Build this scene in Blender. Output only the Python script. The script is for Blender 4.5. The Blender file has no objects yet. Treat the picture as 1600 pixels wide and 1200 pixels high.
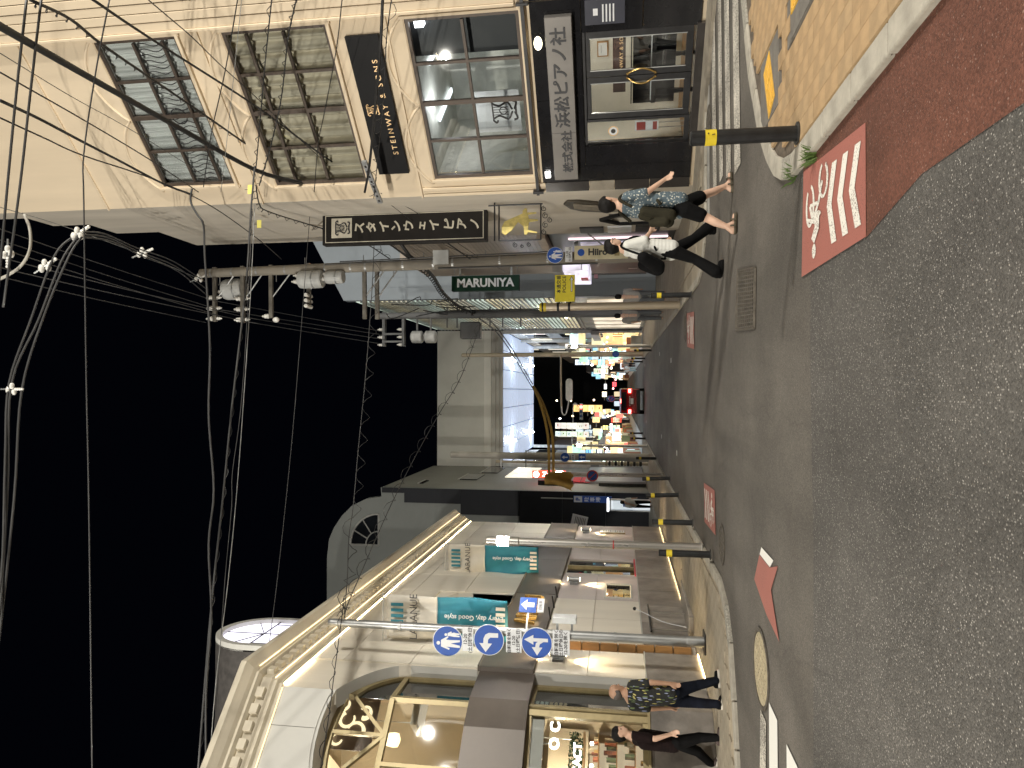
import bpy, bmesh, math, random
from mathutils import Vector, Matrix
random.seed(7)
S = bpy.context.scene
COL = S.collection
R = math.radians
PI = math.pi

# ------------------------------------------------------------------ camera
# Phone held upright, saved sideways: the camera is rolled by 90 degrees.
FPX, EYE = 1109.0, 1.5
PITCH = math.atan(168 / FPX)
YAW = math.atan(12 / (FPX / math.cos(PITCH)))
FWD = Vector((math.sin(YAW) * math.cos(PITCH), math.cos(YAW) * math.cos(PITCH), math.sin(PITCH)))
RGT = Vector((math.cos(YAW), -math.sin(YAW), 0))
UPV = RGT.cross(FWD)
cam_d = bpy.data.cameras.new('camera')
cam = bpy.data.objects.new('camera', cam_d)
COL.objects.link(cam)
cam_d.sensor_width = 36
cam_d.lens = FPX / 1600 * 36
cam_d.clip_start = 0.05
cam_d.clip_end = 2000
mw = Matrix((-UPV, RGT, -FWD)).transposed().to_4x4()
mw.translation = Vector((0, 0, EYE))
cam.matrix_world = mw
S.camera = cam

# ------------------------------------------------------------------ night sky
W = bpy.data.worlds.new('World')
S.world = W
W.use_nodes = True
bg = W.node_tree.nodes['Background']
sky = W.node_tree.nodes.new('ShaderNodeTexSky')
sky.sky_type = 'NISHITA'
sky.sun_disc = False
sky.sun_elevation = R(-6)
sky.sun_rotation = R(200)
mxs = W.node_tree.nodes.new('ShaderNodeMix')
mxs.data_type = 'RGBA'
mxs.inputs[0].default_value = 0.97
W.node_tree.links.new(sky.outputs[0], mxs.inputs[6])
mxs.inputs[7].default_value = (0.0011, 0.0014, 0.0030, 1)
W.node_tree.links.new(mxs.outputs[2], bg.inputs[0])
bg.inputs[1].default_value = 0.6

S.view_settings.view_transform = 'Standard'
S.view_settings.look = 'None'
S.view_settings.exposure = 0.0
S.view_settings.gamma = 1.0
S.view_settings.use_curve_mapping = False
S.render.engine = 'CYCLES'
S.cycles.use_denoising = True
try:
    S.cycles.denoiser = 'OPENIMAGEDENOISE'
except Exception:
    pass
S.cycles.max_bounces = 7
S.cycles.diffuse_bounces = 3
S.cycles.glossy_bounces = 3
S.cycles.transparent_max_bounces = 12
S.cycles.sample_clamp_indirect = 4.0
S.cycles.caustics_reflective = False
S.cycles.caustics_refractive = False

# ------------------------------------------------------------------ survey helpers
def ray(x, y):
    return FWD + RGT * ((600 - y) / FPX) + UPV * ((800 - x) / FPX)

def atY(x, y, Y):
    d = ray(x, y)
    t = Y / d.y
    return Vector((d.x * t, Y, EYE + d.z * t))

def atX(x, y, X):
    d = ray(x, y)
    t = X / d.x
    return Vector((X, d.y * t, EYE + d.z * t))

def ground(x, y, z=0.0):
    d = ray(x, y)
    t = (z - EYE) / d.z
    return Vector((d.x * t, d.y * t, z))

# ------------------------------------------------------------------ materials
MATS = {}
def _nodes(m):
    m.use_nodes = True
    nt = m.node_tree
    return nt, nt.nodes['Principled BSDF'], nt.links

def mat(name, col, rough=0.6, metal=0.0, var=0.18, scale=2.0, bump=0.0, bscale=40.0, detail=5, spec=0.5, streak=False, tint=None, coat=0.0):
    """Principled surface whose colour wanders with two octaves of object-space noise."""
    if name in MATS:
        return MATS[name]
    m = bpy.data.materials.new(name)
    nt, b, L = _nodes(m)
    tc = nt.nodes.new('ShaderNodeTexCoord')
    mp = nt.nodes.new('ShaderNodeMapping')
    L.new(tc.outputs['Object'], mp.inputs[0])
    if streak:
        mp.inputs['Scale'].default_value = (1.0, 1.0, 0.12)
    n = nt.nodes.new('ShaderNodeTexNoise')
    n.inputs['Scale'].default_value = scale
    n.inputs['Detail'].default_value = detail
    n.inputs['Roughness'].default_value = 0.62
    L.new(mp.outputs[0], n.inputs['Vector'])
    cr = nt.nodes.new('ShaderNodeValToRGB')
    lo = tuple(c * (1 - var * 1.5) for c in col[:3])
    hi = tuple(min(1, c * (1 + var)) for c in col[:3])
    if tint:
        lo = tuple(a * (1 - var) + t * var for a, t in zip(col, tint))
    cr.color_ramp.elements[0].color = (*lo, 1)
    cr.color_ramp.elements[0].position = 0.3
    cr.color_ramp.elements[1].color = (*hi, 1)
    cr.color_ramp.elements[1].position = 0.72
    L.new(n.outputs['Fac'], cr.inputs[0])
    L.new(cr.outputs[0], b.inputs['Base Color'])
    b.inputs['Metallic'].default_value = metal
    b.inputs['Specular IOR Level'].default_value = spec
    b.inputs['Coat Weight'].default_value = coat
    rr = nt.nodes.new('ShaderNodeMapRange')
    rr.inputs['To Min'].default_value = max(0.03, rough * 0.85)
    rr.inputs['To Max'].default_value = min(1.0, rough * 1.15)
    L.new(n.outputs['Fac'], rr.inputs['Value'])
    L.new(rr.outputs[0], b.inputs['Roughness'])
    if bump:
        n2 = nt.nodes.new('ShaderNodeTexNoise')
        n2.inputs['Scale'].default_value = bscale
        n2.inputs['Detail'].default_value = 4
        L.new(tc.outputs['Object'], n2.inputs['Vector'])
        bp = nt.nodes.new('ShaderNodeBump')
        bp.inputs['Strength'].default_value = bump
        bp.inputs['Distance'].default_value = 0.01
        L.new(n2.outputs['Fac'], bp.inputs['Height'])
        L.new(bp.outputs[0], b.inputs['Normal'])
    MATS[name] = m
    return m

def emit(name, col, strength, var=0.0, scale=3.0):
    if name in MATS:
        return MATS[name]
    m = bpy.data.materials.new(name)
    nt, b, L = _nodes(m)
    b.inputs['Base Color'].default_value = (*[min(1, c) * 0.8 for c in col], 1)
    b.inputs['Emission Color'].default_value = (*col, 1)
    b.inputs['Emission Strength'].default_value = strength
    if var:
        tc = nt.nodes.new('ShaderNodeTexCoord')
        n = nt.nodes.new('ShaderNodeTexNoise')
        n.inputs['Scale'].default_value = scale
        L.new(tc.outputs['Object'], n.inputs['Vector'])
        rr = nt.nodes.new('ShaderNodeMapRange')
        rr.inputs['From Min'].default_value = 0.3
        rr.inputs['From Max'].default_value = 0.7
        rr.inputs['To Min'].default_value = strength * (1 - var)
        rr.inputs['To Max'].default_value = strength * (1 + var)
        L.new(n.outputs['Fac'], rr.inputs['Value'])
        L.new(rr.outputs[0], b.inputs['Emission Strength'])
    MATS[name] = m
    return m

def glass(name, tintc=(0.97, 0.985, 0.985), refl=0.07, rough=0.02):
    if name in MATS:
        return MATS[name]
    m = bpy.data.materials.new(name)
    m.use_nodes = True
    nt = m.node_tree
    nt.nodes.clear()
    out = nt.nodes.new('ShaderNodeOutputMaterial')
    mx = nt.nodes.new('ShaderNodeMixShader')
    tr = nt.nodes.new('ShaderNodeBsdfTransparent')
    gl = nt.nodes.new('ShaderNodeBsdfGlossy')
    tr.inputs[0].default_value = (*tintc, 1)
    gl.inputs['Roughness'].default_value = rough
    lw = nt.nodes.new('ShaderNodeFresnel')
    lw.inputs[0].default_value = 1.5
    ad = nt.nodes.new('ShaderNodeMath')
    ad.operation = 'ADD'
    ad.use_clamp = True
    ad.inputs[1].default_value = refl - 0.04
    nt.links.new(lw.outputs[0], ad.inputs[0])
    nt.links.new(ad.outputs[0], mx.inputs[0])
    nt.links.new(tr.outputs[0], mx.inputs[1])
    nt.links.new(gl.outputs[0], mx.inputs[2])
    nt.links.new(mx.outputs[0], out.inputs[0])
    MATS[name] = m
    return m

def asphalt(name, base, fleck, fscale, amount, bump, patch=1.0):
    m = bpy.data.materials.new(name)
    nt, b, L = _nodes(m)
    tc = nt.nodes.new('ShaderNodeTexCoord')
    big = nt.nodes.new('ShaderNodeTexNoise')
    big.inputs['Scale'].default_value = 0.55
    big.inputs['Detail'].default_value = 8
    big.inputs['Roughness'].default_value = 0.65
    L.new(tc.outputs['Object'], big.inputs['Vector'])
    cr = nt.nodes.new('ShaderNodeValToRGB')
    cr.color_ramp.elements[0].position = 0.28
    cr.color_ramp.elements[0].color = (*[c * (1 - 0.32 * patch) for c in base], 1)
    cr.color_ramp.elements[1].position = 0.75
    cr.color_ramp.elements[1].color = (*[c * (1 + 0.28 * patch) for c in base], 1)
    L.new(big.outputs['Fac'], cr.inputs[0])
    vo = nt.nodes.new('ShaderNodeTexVoronoi')
    vo.inputs['Scale'].default_value = fscale
    vo.inputs['Randomness'].default_value = 1.0
    L.new(tc.outputs['Object'], vo.inputs['Vector'])
    sep = nt.nodes.new('ShaderNodeSeparateColor')
    L.new(vo.outputs['Color'], sep.inputs[0])
    th = nt.nodes.new('ShaderNodeMapRange')
    th.inputs['From Min'].default_value = 1 - amount
    th.inputs['From Max'].default_value = 1.0
    L.new(sep.outputs[0], th.inputs['Value'])
    rim = nt.nodes.new('ShaderNodeMapRange')
    rim.inputs['From Min'].default_value = 0.55
    rim.inputs['From Max'].default_value = 0.25
    L.new(vo.outputs['Distance'], rim.inputs['Value'])
    mul = nt.nodes.new('ShaderNodeMath')
    mul.operation = 'MULTIPLY'
    L.new(th.outputs[0], mul.inputs[0])
    L.new(rim.outputs[0], mul.inputs[1])
    dk = nt.nodes.new('ShaderNodeMix')
    dk.data_type = 'RGBA'
    dk.blend_type = 'MULTIPLY'
    dk.inputs[0].default_value = 0.6
    gry = nt.nodes.new('ShaderNodeMapRange')
    gry.inputs['To Min'].default_value = 0.45
    gry.inputs['To Max'].default_value = 1.25
    L.new(sep.outputs[1], gry.inputs['Value'])
    L.new(cr.outputs[0], dk.inputs[6])
    L.new(gry.outputs[0], dk.inputs[7])
    mx = nt.nodes.new('ShaderNodeMix')
    mx.data_type = 'RGBA'
    mx.inputs[7].default_value = (*fleck, 1)
    L.new(mul.outputs[0], mx.inputs[0])
    L.new(dk.outputs[2], mx.inputs[6])
    # worn strips, stains and a few cracks
    mp2 = nt.nodes.new('ShaderNodeMapping')
    mp2.inputs['Scale'].default_value = (1.1, 0.22, 1)
    L.new(tc.outputs['Object'], mp2.inputs[0])
    st = nt.nodes.new('ShaderNodeTexNoise')
    st.inputs['Scale'].default_value = 0.9
    st.inputs['Detail'].default_value = 6
    st.inputs['Distortion'].default_value = 0.6
    L.new(mp2.outputs[0], st.inputs['Vector'])
    sr = nt.nodes.new('ShaderNodeMapRange')
    sr.inputs['From Min'].default_value = 0.32
    sr.inputs['From Max'].default_value = 0.62
    sr.inputs['To Min'].default_value = 0.70
    sr.inputs['To Max'].default_value = 1.06
    L.new(st.outputs['Fac'], sr.inputs['Value'])
    ck = nt.nodes.new('ShaderNodeTexVoronoi')
    ck.feature = 'DISTANCE_TO_EDGE'
    ck.inputs['Scale'].default_value = 0.32
    dist = nt.nodes.new('ShaderNodeTexNoise')
    dist.inputs['Scale'].default_value = 2.5
    dist.inputs['Detail'].default_value = 5
    L.new(tc.outputs['Object'], dist.inputs['Vector'])
    av = nt.nodes.new('ShaderNodeMix')
    av.data_type = 'RGBA'
    av.blend_type = 'ADD'
    av.inputs[0].default_value = 0.35
    L.new(tc.outputs['Object'], av.inputs[6])
    L.new(dist.outputs['Color'], av.inputs[7])
    L.new(av.outputs[2], ck.inputs['Vector'])
    cm = nt.nodes.new('ShaderNodeMapRange')
    cm.inputs['From Min'].default_value = 0.0
    cm.inputs['From Max'].default_value = 0.008
    cm.inputs['To Min'].default_value = 0.84
    cm.inputs['To Max'].default_value = 1.0
    L.new(ck.outputs['Distance'], cm.inputs['Value'])
    mm = nt.nodes.new('ShaderNodeMath')
    mm.operation = 'MULTIPLY'
    L.new(sr.outputs[0], mm.inputs[0])
    L.new(cm.outputs[0], mm.inputs[1])
    fin = nt.nodes.new('ShaderNodeMix')
    fin.data_type = 'RGBA'
    fin.blend_type = 'MULTIPLY'
    fin.inputs[0].default_value = 1.0
    L.new(mx.outputs[2], fin.inputs[6])
    L.new(mm.outputs[0], fin.inputs[7])
    L.new(fin.outputs[2], b.inputs['Base Color'])
    b.inputs['Roughness'].default_value = 0.78
    b.inputs['Specular IOR Level'].default_value = 0.35
    bp = nt.nodes.new('ShaderNodeBump')
    bp.inputs['Strength'].default_value = bump
    bp.inputs['Distance'].default_value = 0.006
    L.new(vo.outputs['Distance'], bp.inputs['Height'])
    bp.invert = True
    L.new(bp.outputs[0], b.inputs['Normal'])
    MATS[name] = m
    return m

def worn_paint(name, col, under, wear=0.42, scale=60.0):
    """Road paint with aggregate showing through."""
    m = bpy.data.materials.new(name)
    nt, b, L = _nodes(m)
    tc = nt.nodes.new('ShaderNodeTexCoord')
    n = nt.nodes.new('ShaderNodeTexNoise')
    n.inputs['Scale'].default_value = scale
    n.inputs['Detail'].default_value = 3
    L.new(tc.outputs['Object'], n.inputs['Vector'])
    n2 = nt.nodes.new('ShaderNodeTexNoise')
    n2.inputs['Scale'].default_value = 1.7
    n2.inputs['Detail'].default_value = 6
    L.new(tc.outputs['Object'], n2.inputs['Vector'])
    ad = nt.nodes.new('ShaderNodeMath')
    ad.operation = 'MULTIPLY_ADD'
    ad.inputs[1].default_value = 0.5
    L.new(n2.outputs['Fac'], ad.inputs[0])
    L.new(n.outputs['Fac'], ad.inputs[2])
    mr = nt.nodes.new('ShaderNodeMapRange')
    mr.inputs['From Min'].default_value = wear + 0.18
    mr.inputs['From Max'].default_value = wear + 0.30
    L.new(ad.outputs[0], mr.inputs['Value'])
    mx = nt.nodes.new('ShaderNodeMix')
    mx.data_type = 'RGBA'
    mx.inputs[6].default_value = (*under, 1)
    mx.inputs[7].default_value = (*col, 1)
    L.new(mr.outputs[0], mx.inputs[0])
    L.new(mx.outputs[2], b.inputs['Base Color'])
    b.inputs['Roughness'].default_value = 0.7
    bp = nt.nodes.new('ShaderNodeBump')
    bp.inputs['Strength'].default_value = 0.5
    bp.inputs['Distance'].default_value = 0.005
    L.new(n.outputs['Fac'], bp.inputs['Height'])
    L.new(bp.outputs[0], b.inputs['Normal'])
    MATS[name] = m
    return m

# ------------------------------------------------------------------ mesh helpers
class MB:
    def __init__(s):
        s.v, s.f = [], []
    def add(s, vs, fs):
        o = len(s.v)
        s.v += [tuple(p) for p in vs]
        s.f += [tuple(i + o for i in f) for f in fs]
        return s
    def box(s, x0, x1, y0, y1, z0, z1):
        x0, x1 = min(x0, x1), max(x0, x1)
        y0, y1 = min(y0, y1), max(y0, y1)
        z0, z1 = min(z0, z1), max(z0, z1)
        return s.add([(x0, y0, z0), (x1, y0, z0), (x1, y1, z0), (x0, y1, z0), (x0, y0, z1), (x1, y0, z1), (x1, y1, z1), (x0, y1, z1)],
                     [(3, 2, 1, 0), (4, 5, 6, 7), (0, 1, 5, 4), (1, 2, 6, 5), (2, 3, 7, 6), (3, 0, 4, 7)])
    def room(s, x0, x1, y0, y1, z0, z1):
        """five inward faces, open towards -y"""
        return s.add([(x0, y0, z0), (x1, y0, z0), (x1, y1, z0), (x0, y1, z0), (x0, y0, z1), (x1, y0, z1), (x1, y1, z1), (x0, y1, z1)],
                     [(0, 1, 2, 3), (7, 6, 5, 4), (1, 5, 6, 2), (2, 6, 7, 3), (3, 7, 4, 0)])
    def poly(s, pts):
        return s.add(pts, [tuple(range(len(pts)))])
    def prism(s, p2, a, b, plane='xz'):
        """outline p2 in a plane, pulled from a to b along the third axis"""
        n = len(p2)
        def P(p, d):
            return {'xz': (p[0], d, p[1]), 'xy': (p[0], p[1], d), 'yz': (d, p[0], p[1])}[plane]
        vs = [P(p, a) for p in p2] + [P(p, b) for p in p2]
        area = sum(p2[i][0] * p2[(i + 1) % n][1] - p2[(i + 1) % n][0] * p2[i][1] for i in range(n))
        fs = [tuple(range(n)), tuple(range(2 * n - 1, n - 1, -1))] + [(i, i + n, (i + 1) % n + n, (i + 1) % n) for i in range(n)]
        return s.add(vs, fs)
    def tube(s, path, r, n=8, cap=True, r1=None):
        P = [Vector(p) for p in path]
        k = len(P)
        vs, fs = [], []
        up = None
        for i, p in enumerate(P):
            t = (P[min(i + 1, k - 1)] - P[max(i - 1, 0)])
            if t.length < 1e-9:
                t = Vector((0, 0, 1))
            t.normalize()
            if up is None:
                up = Vector((0, 0, 1)) if abs(t.z) < 0.9 else Vector((1, 0, 0))
            a = t.cross(up)
            if a.length < 1e-6:
                a = t.orthogonal()
            a.normalize()
            b = a.cross(t).normalized()
            up = b
            rr = r if r1 is None else r + (r1 - r) * i / max(1, k - 1)
            for j in range(n):
                c = 2 * PI * j / n
                vs.append(p + a * math.cos(c) * rr + b * math.sin(c) * rr)
        for i in range(k - 1):
            for j in range(n):
                fs.append((i * n + j, i * n + (j + 1) % n, (i + 1) * n + (j + 1) % n, (i + 1) * n + j))
        if cap:
            fs.append(tuple(range(n - 1, -1, -1)))
            fs.append(tuple(range((k - 1) * n, k * n)))
        return s.add(vs, fs)
    def cyl(s, p0, p1, r0, r1=None, n=16):
        return s.tube([p0, p1], r0, n, True, r0 if r1 is None else r1)
    def lathe(s, prof, c=(0, 0, 0), n=20):
        vs, fs = [], []
        for r, z in prof:
            for j in range(n):
                a = 2 * PI * j / n
                vs.append((c[0] + r * math.cos(a), c[1] + r * math.sin(a), c[2] + z))
        for i in range(len(prof) - 1):
            for j in range(n):
                fs.append((i * n + j, i * n + (j + 1) % n, (i + 1) * n + (j + 1) % n, (i + 1) * n + j))
        fs.append(tuple(range(n - 1, -1, -1)))
        fs.append(tuple(range((len(prof) - 1) * n, len(prof) * n)))
        return s.add(vs, fs)
    def ball(s, c, r, sc=(1, 1, 1), n=12):
        vs, fs = [], []
        m = n // 2
        for i in range(1, m):
            t = PI * i / m
            for j in range(n):
                a = 2 * PI * j / n
                vs.append((c[0] + r * sc[0] * math.sin(t) * math.cos(a), c[1] + r * sc[1] * math.sin(t) * math.sin(a), c[2] + r * sc[2] * math.cos(t)))
        top, bot = len(vs), len(vs) + 1
        vs += [(c[0], c[1], c[2] + r * sc[2]), (c[0], c[1], c[2] - r * sc[2])]
        for i in range(m - 2):
            for j in range(n):
                fs.append((i * n + j, (i + 1) * n + j, (i + 1) * n + (j + 1) % n, i * n + (j + 1) % n))
        for j in range(n):
            fs.append((top, j, (j + 1) % n))
            fs.append((bot, (m - 2) * n + (j + 1) % n, (m - 2) * n + j))
        return s.add(vs, fs)
    def mesh(s, name, m=None, smooth=False):
        me = bpy.data.meshes.new(name)
        me.from_pydata(s.v, [], s.f)
        bm = bmesh.new()
        bm.from_mesh(me)
        bmesh.ops.recalc_face_normals(bm, faces=bm.faces)
        bm.to_mesh(me)
        bm.free()
        if m:
            me.materials.append(m)
        if smooth:
            me.polygons.foreach_set('use_smooth', [True] * len(me.polygons))
        return me
    def build(s, name, m, parent=None, loc=(0, 0, 0), rot=(0, 0, 0), smooth=False, bevel=0.0):
        o = bpy.data.objects.new(name, s.mesh(name, m, smooth))
        COL.objects.link(o)
        o.parent = parent
        o.location = loc
        o.rotation_euler = rot
        if bevel:
            bv = o.modifiers.new('bevel', 'BEVEL')
            bv.width = bevel
            bv.segments = 2
            bv.limit_method = 'ANGLE'
        return o

def inst(me, name, parent=None, loc=(0, 0, 0), rot=(0, 0, 0), scale=(1, 1, 1)):
    o = bpy.data.objects.new(name, me)
    COL.objects.link(o)
    o.parent = parent
    o.location = loc
    o.rotation_euler = rot
    o.scale = scale
    return o

def tag(o, label=None, cat=None, group=None, kind=None):
    if label: o['label'] = label
    if cat: o['category'] = cat
    if group: o['group'] = group
    if kind: o['kind'] = kind
    return o

def thing(name, label, cat, loc=(0, 0, 0), rz=0.0, group=None):
    o = bpy.data.objects.new(name, None)
    o.empty_display_size = 0.2
    COL.objects.link(o)
    o.location = loc
    o.rotation_euler = (0, 0, R(rz))
    return tag(o, label, cat, group)

def dup(o, parent=None, **kw):
    c = o.copy()
    COL.objects.link(c)
    c.parent = parent
    for ch in list(o.children):
        dup(ch, c)
    if 'loc' in kw: c.location = kw['loc']
    if 'rz' in kw: c.rotation_euler = (0, 0, R(kw['rz']))
    if 'label' in kw: c['label'] = kw['label']
    return c

def wall(mb, x0, x1, z0, z1, y0, y1, holes=()):
    """slab with rectangular openings (hx0,hx1,hz0,hz1)"""
    xs = sorted({x0, x1, *[min(max(h[k], x0), x1) for h in holes for k in (0, 1)]})
    zs = sorted({z0, z1, *[min(max(h[k], z0), z1) for h in holes for k in (2, 3)]})
    for i in range(len(xs) - 1):
        run = None
        cx = (xs[i] + xs[i + 1]) / 2
        for j in range(len(zs)):
            solid = j < len(zs) - 1 and not any(h[0] < cx < h[1] and h[2] < (zs[j] + zs[j + 1]) / 2 < h[3] for h in holes)
            if solid and run is None:
                run = zs[j]
            if not solid and run is not None:
                mb.box(xs[i], xs[i + 1], y0, y1, run, zs[j])
                run = None
    return mb

def text(body, size, m, parent, loc, rot=(PI / 2, 0, 0), name='lettering', bold=0.0, depth=0.004, align='CENTER', sx=1.0, space=1.0):
    cu = bpy.data.curves.new('lettering', 'FONT')
    cu.body = body
    cu.size = size
    cu.align_x = align
    cu.align_y = 'CENTER'
    cu.offset = bold
    cu.extrude = depth
    cu.space_character = space
    cu.resolution_u = 3
    o = bpy.data.objects.new('lettering', cu)
    COL.objects.link(o)
    dg = bpy.context.evaluated_depsgraph_get()
    me = bpy.data.meshes.new_from_object(o.evaluated_get(dg))
    bpy.data.objects.remove(o)
    bpy.data.curves.remove(cu)
    me.materials.clear()
    me.materials.append(m)
    return inst(me, name, parent, loc, rot, (sx, 1, 1))

def smoothpath(pts, n=6):
    """Catmull-Rom through points"""
    P = [Vector(p) for p in pts]
    if len(P) < 3:
        return P
    P = [P[0] * 2 - P[1]] + P + [P[-1] * 2 - P[-2]]
    out = []
    for i in range(1, len(P) - 2):
        a, b, c, d = P[i - 1:i + 3]
        for k in range(n):
            t = k / n
            out.append(0.5 * ((2 * b) + (c - a) * t + (2 * a - 5 * b + 4 * c - d) * t * t + (3 * b - a - 3 * c + d) * t ** 3))
    out.append(P[-2])
    return out

def lamp_light(kind, name, parent, loc, power, col, radius=0.1, spot=None, rot=(0, 0, 0), blend=0.6):
    d = bpy.data.lights.new(name, kind)
    d.energy = power
    d.color = col
    if kind in ('POINT', 'SPOT'):
        d.shadow_soft_size = radius
    if kind == 'SPOT':
        d.spot_size = R(spot)
        d.spot_blend = blend
    if kind == 'AREA':
        d.shape = 'DISK'
        d.size = radius * 2
    o = bpy.data.objects.new(name, d)
    COL.objects.link(o)
    o.parent = parent
    o.location = loc
    o.rotation_euler = rot
    return o

# shared materials
black_metal = mat('black_metal', (0.022, 0.022, 0.024), 0.42, 0.3, 0.3, 6, 0.15, 60)
dark_metal = mat('dark_metal', (0.05, 0.048, 0.045), 0.5, 0.5, 0.3, 5)
galv = mat('galvanised_steel', (0.42, 0.43, 0.43), 0.45, 0.75, 0.25, 8, 0.1, 50, streak=True)
stainless = mat('stainless_steel', (0.62, 0.6, 0.56), 0.28, 0.9, 0.12, 3, streak=True)
concrete = mat('concrete', (0.36, 0.35, 0.32), 0.85, 0, 0.22, 3, 0.3, 60)
white_paint = mat('white_paint', (0.78, 0.77, 0.74), 0.5, 0, 0.06)
cable_black = mat('cable_black', (0.02, 0.02, 0.021), 0.5, 0, 0.2)
cable_grey = mat('cable_grey', (0.055, 0.055, 0.056), 0.55, 0, 0.2)
ceramic = mat('ceramic', (0.75, 0.74, 0.7), 0.25, 0, 0.1, 8)
sign_blue = mat('sign_blue', (0.015, 0.09, 0.44), 0.55, 0, 0.1, 6)
sign_white = mat('sign_white', (0.75, 0.77, 0.8), 0.4, 0, 0.06, 8)
ink = mat('sign_ink', (0.03, 0.03, 0.035), 0.5, 0, 0.05)
yellow = mat('reflective_yellow', (0.72, 0.56, 0.03), 0.45, 0, 0.1, 10)
clear_glass = glass('window_glass')
dark_glass = mat('dark_glass', (0.012, 0.014, 0.017), 0.06, 0, 0.2, 1, spec=0.6)
# ------------------------------------------------------------------ ground
asph = asphalt('asphalt', (0.135, 0.122, 0.106), (0.27, 0.25, 0.22), 110, 0.14, 0.3)
asph_rough = asphalt('coarse_asphalt', (0.112, 0.105, 0.096), (0.50, 0.47, 0.43), 95, 0.20, 0.75)
lane_red = asphalt('worn_red_asphalt', (0.170, 0.068, 0.045), (0.34, 0.21, 0.17), 85, 0.09, 0.6, patch=1.4)
mark_red = worn_paint('marking_red', (0.35, 0.125, 0.098), (0.20, 0.085, 0.068), 0.37, 90)
mark_white = worn_paint('marking_white', (0.78, 0.75, 0.68), (0.22, 0.17, 0.15), 0.40, 85)
mark_white_clean = worn_paint('marking_white_fresh', (0.80, 0.79, 0.74), (0.45, 0.42, 0.38), 0.22, 70)
mark_faded = worn_paint('marking_faded', (0.66, 0.62, 0.54), (0.13, 0.12, 0.105), 0.50, 70)
kerb_mat = mat('kerb_concrete', (0.40, 0.37, 0.31), 0.85, 0, 0.2, 5, 0.35, 120)
kerb_mat2 = mat('kerb_concrete_rough', (0.36, 0.34, 0.29), 0.9, 0, 0.35, 40, 0.6, 120)
paver_a = mat('paver_tan', (0.43, 0.29, 0.155), 0.8, 0, 0.18, 4, 0.4, 130)
paver_b = mat('paver_sand', (0.415, 0.287, 0.158), 0.8, 0, 0.18, 5, 0.4, 130)
paver_c = mat('paver_brown', (0.36, 0.25, 0.145), 0.8, 0, 0.2, 5, 0.4, 130)
paver_l = mat('paver_grey_beige', (0.33, 0.285, 0.215), 0.75, 0, 0.18, 5, 0.4, 130)
paver_l2 = mat('paver_grey_brown', (0.30, 0.262, 0.20), 0.75, 0, 0.18, 5, 0.4, 130)
grout = mat('paver_joint_sand', (0.12, 0.095, 0.07), 0.95, 0, 0.3, 20)
tact = mat('tactile_yellow', (0.72, 0.42, 0.06), 0.6, 0, 0.12, 10, 0.2, 90)
tact_edge = mat('tactile_grey', (0.17, 0.155, 0.135), 0.8, 0, 0.2, 8, 0.3, 90)

def struct(o, kind='structure'):
    o['kind'] = kind
    return o

MB().poly([(-300, -200, 0), (300, -200, 0), (300, 700, 0), (-300, 700, 0)]).build('road', asph)['kind'] = 'structure'
m = MB()
seam = [(-14, 5.75), (-6, 5.8), (-3, 5.86), (-1.2, 5.84), (0.2, 5.92), (0.95, 5.9), (1.84, 6.25), (2.4, 7.0), (2.4, -8), (-14, -8)]
m.poly([(x, y, 0.004) for x, y in seam])
m.build('road_rough_surface', asph_rough)['kind'] = 'structure'
struct(MB().poly([(x, y, 0.008) for x, y in [(1.1, -8), (1.86, -8), (1.86, 6.1), (0.97, 6.16), (0.95, 4.58), (1.09, 3.8), (1.08, 2.9), (1.12, 1.0)]]).build('cycle_lane', lane_red))

# ---- road markings
def flat(pts, z):
    return [(p[0], p[1], z) for p in pts]

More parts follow.
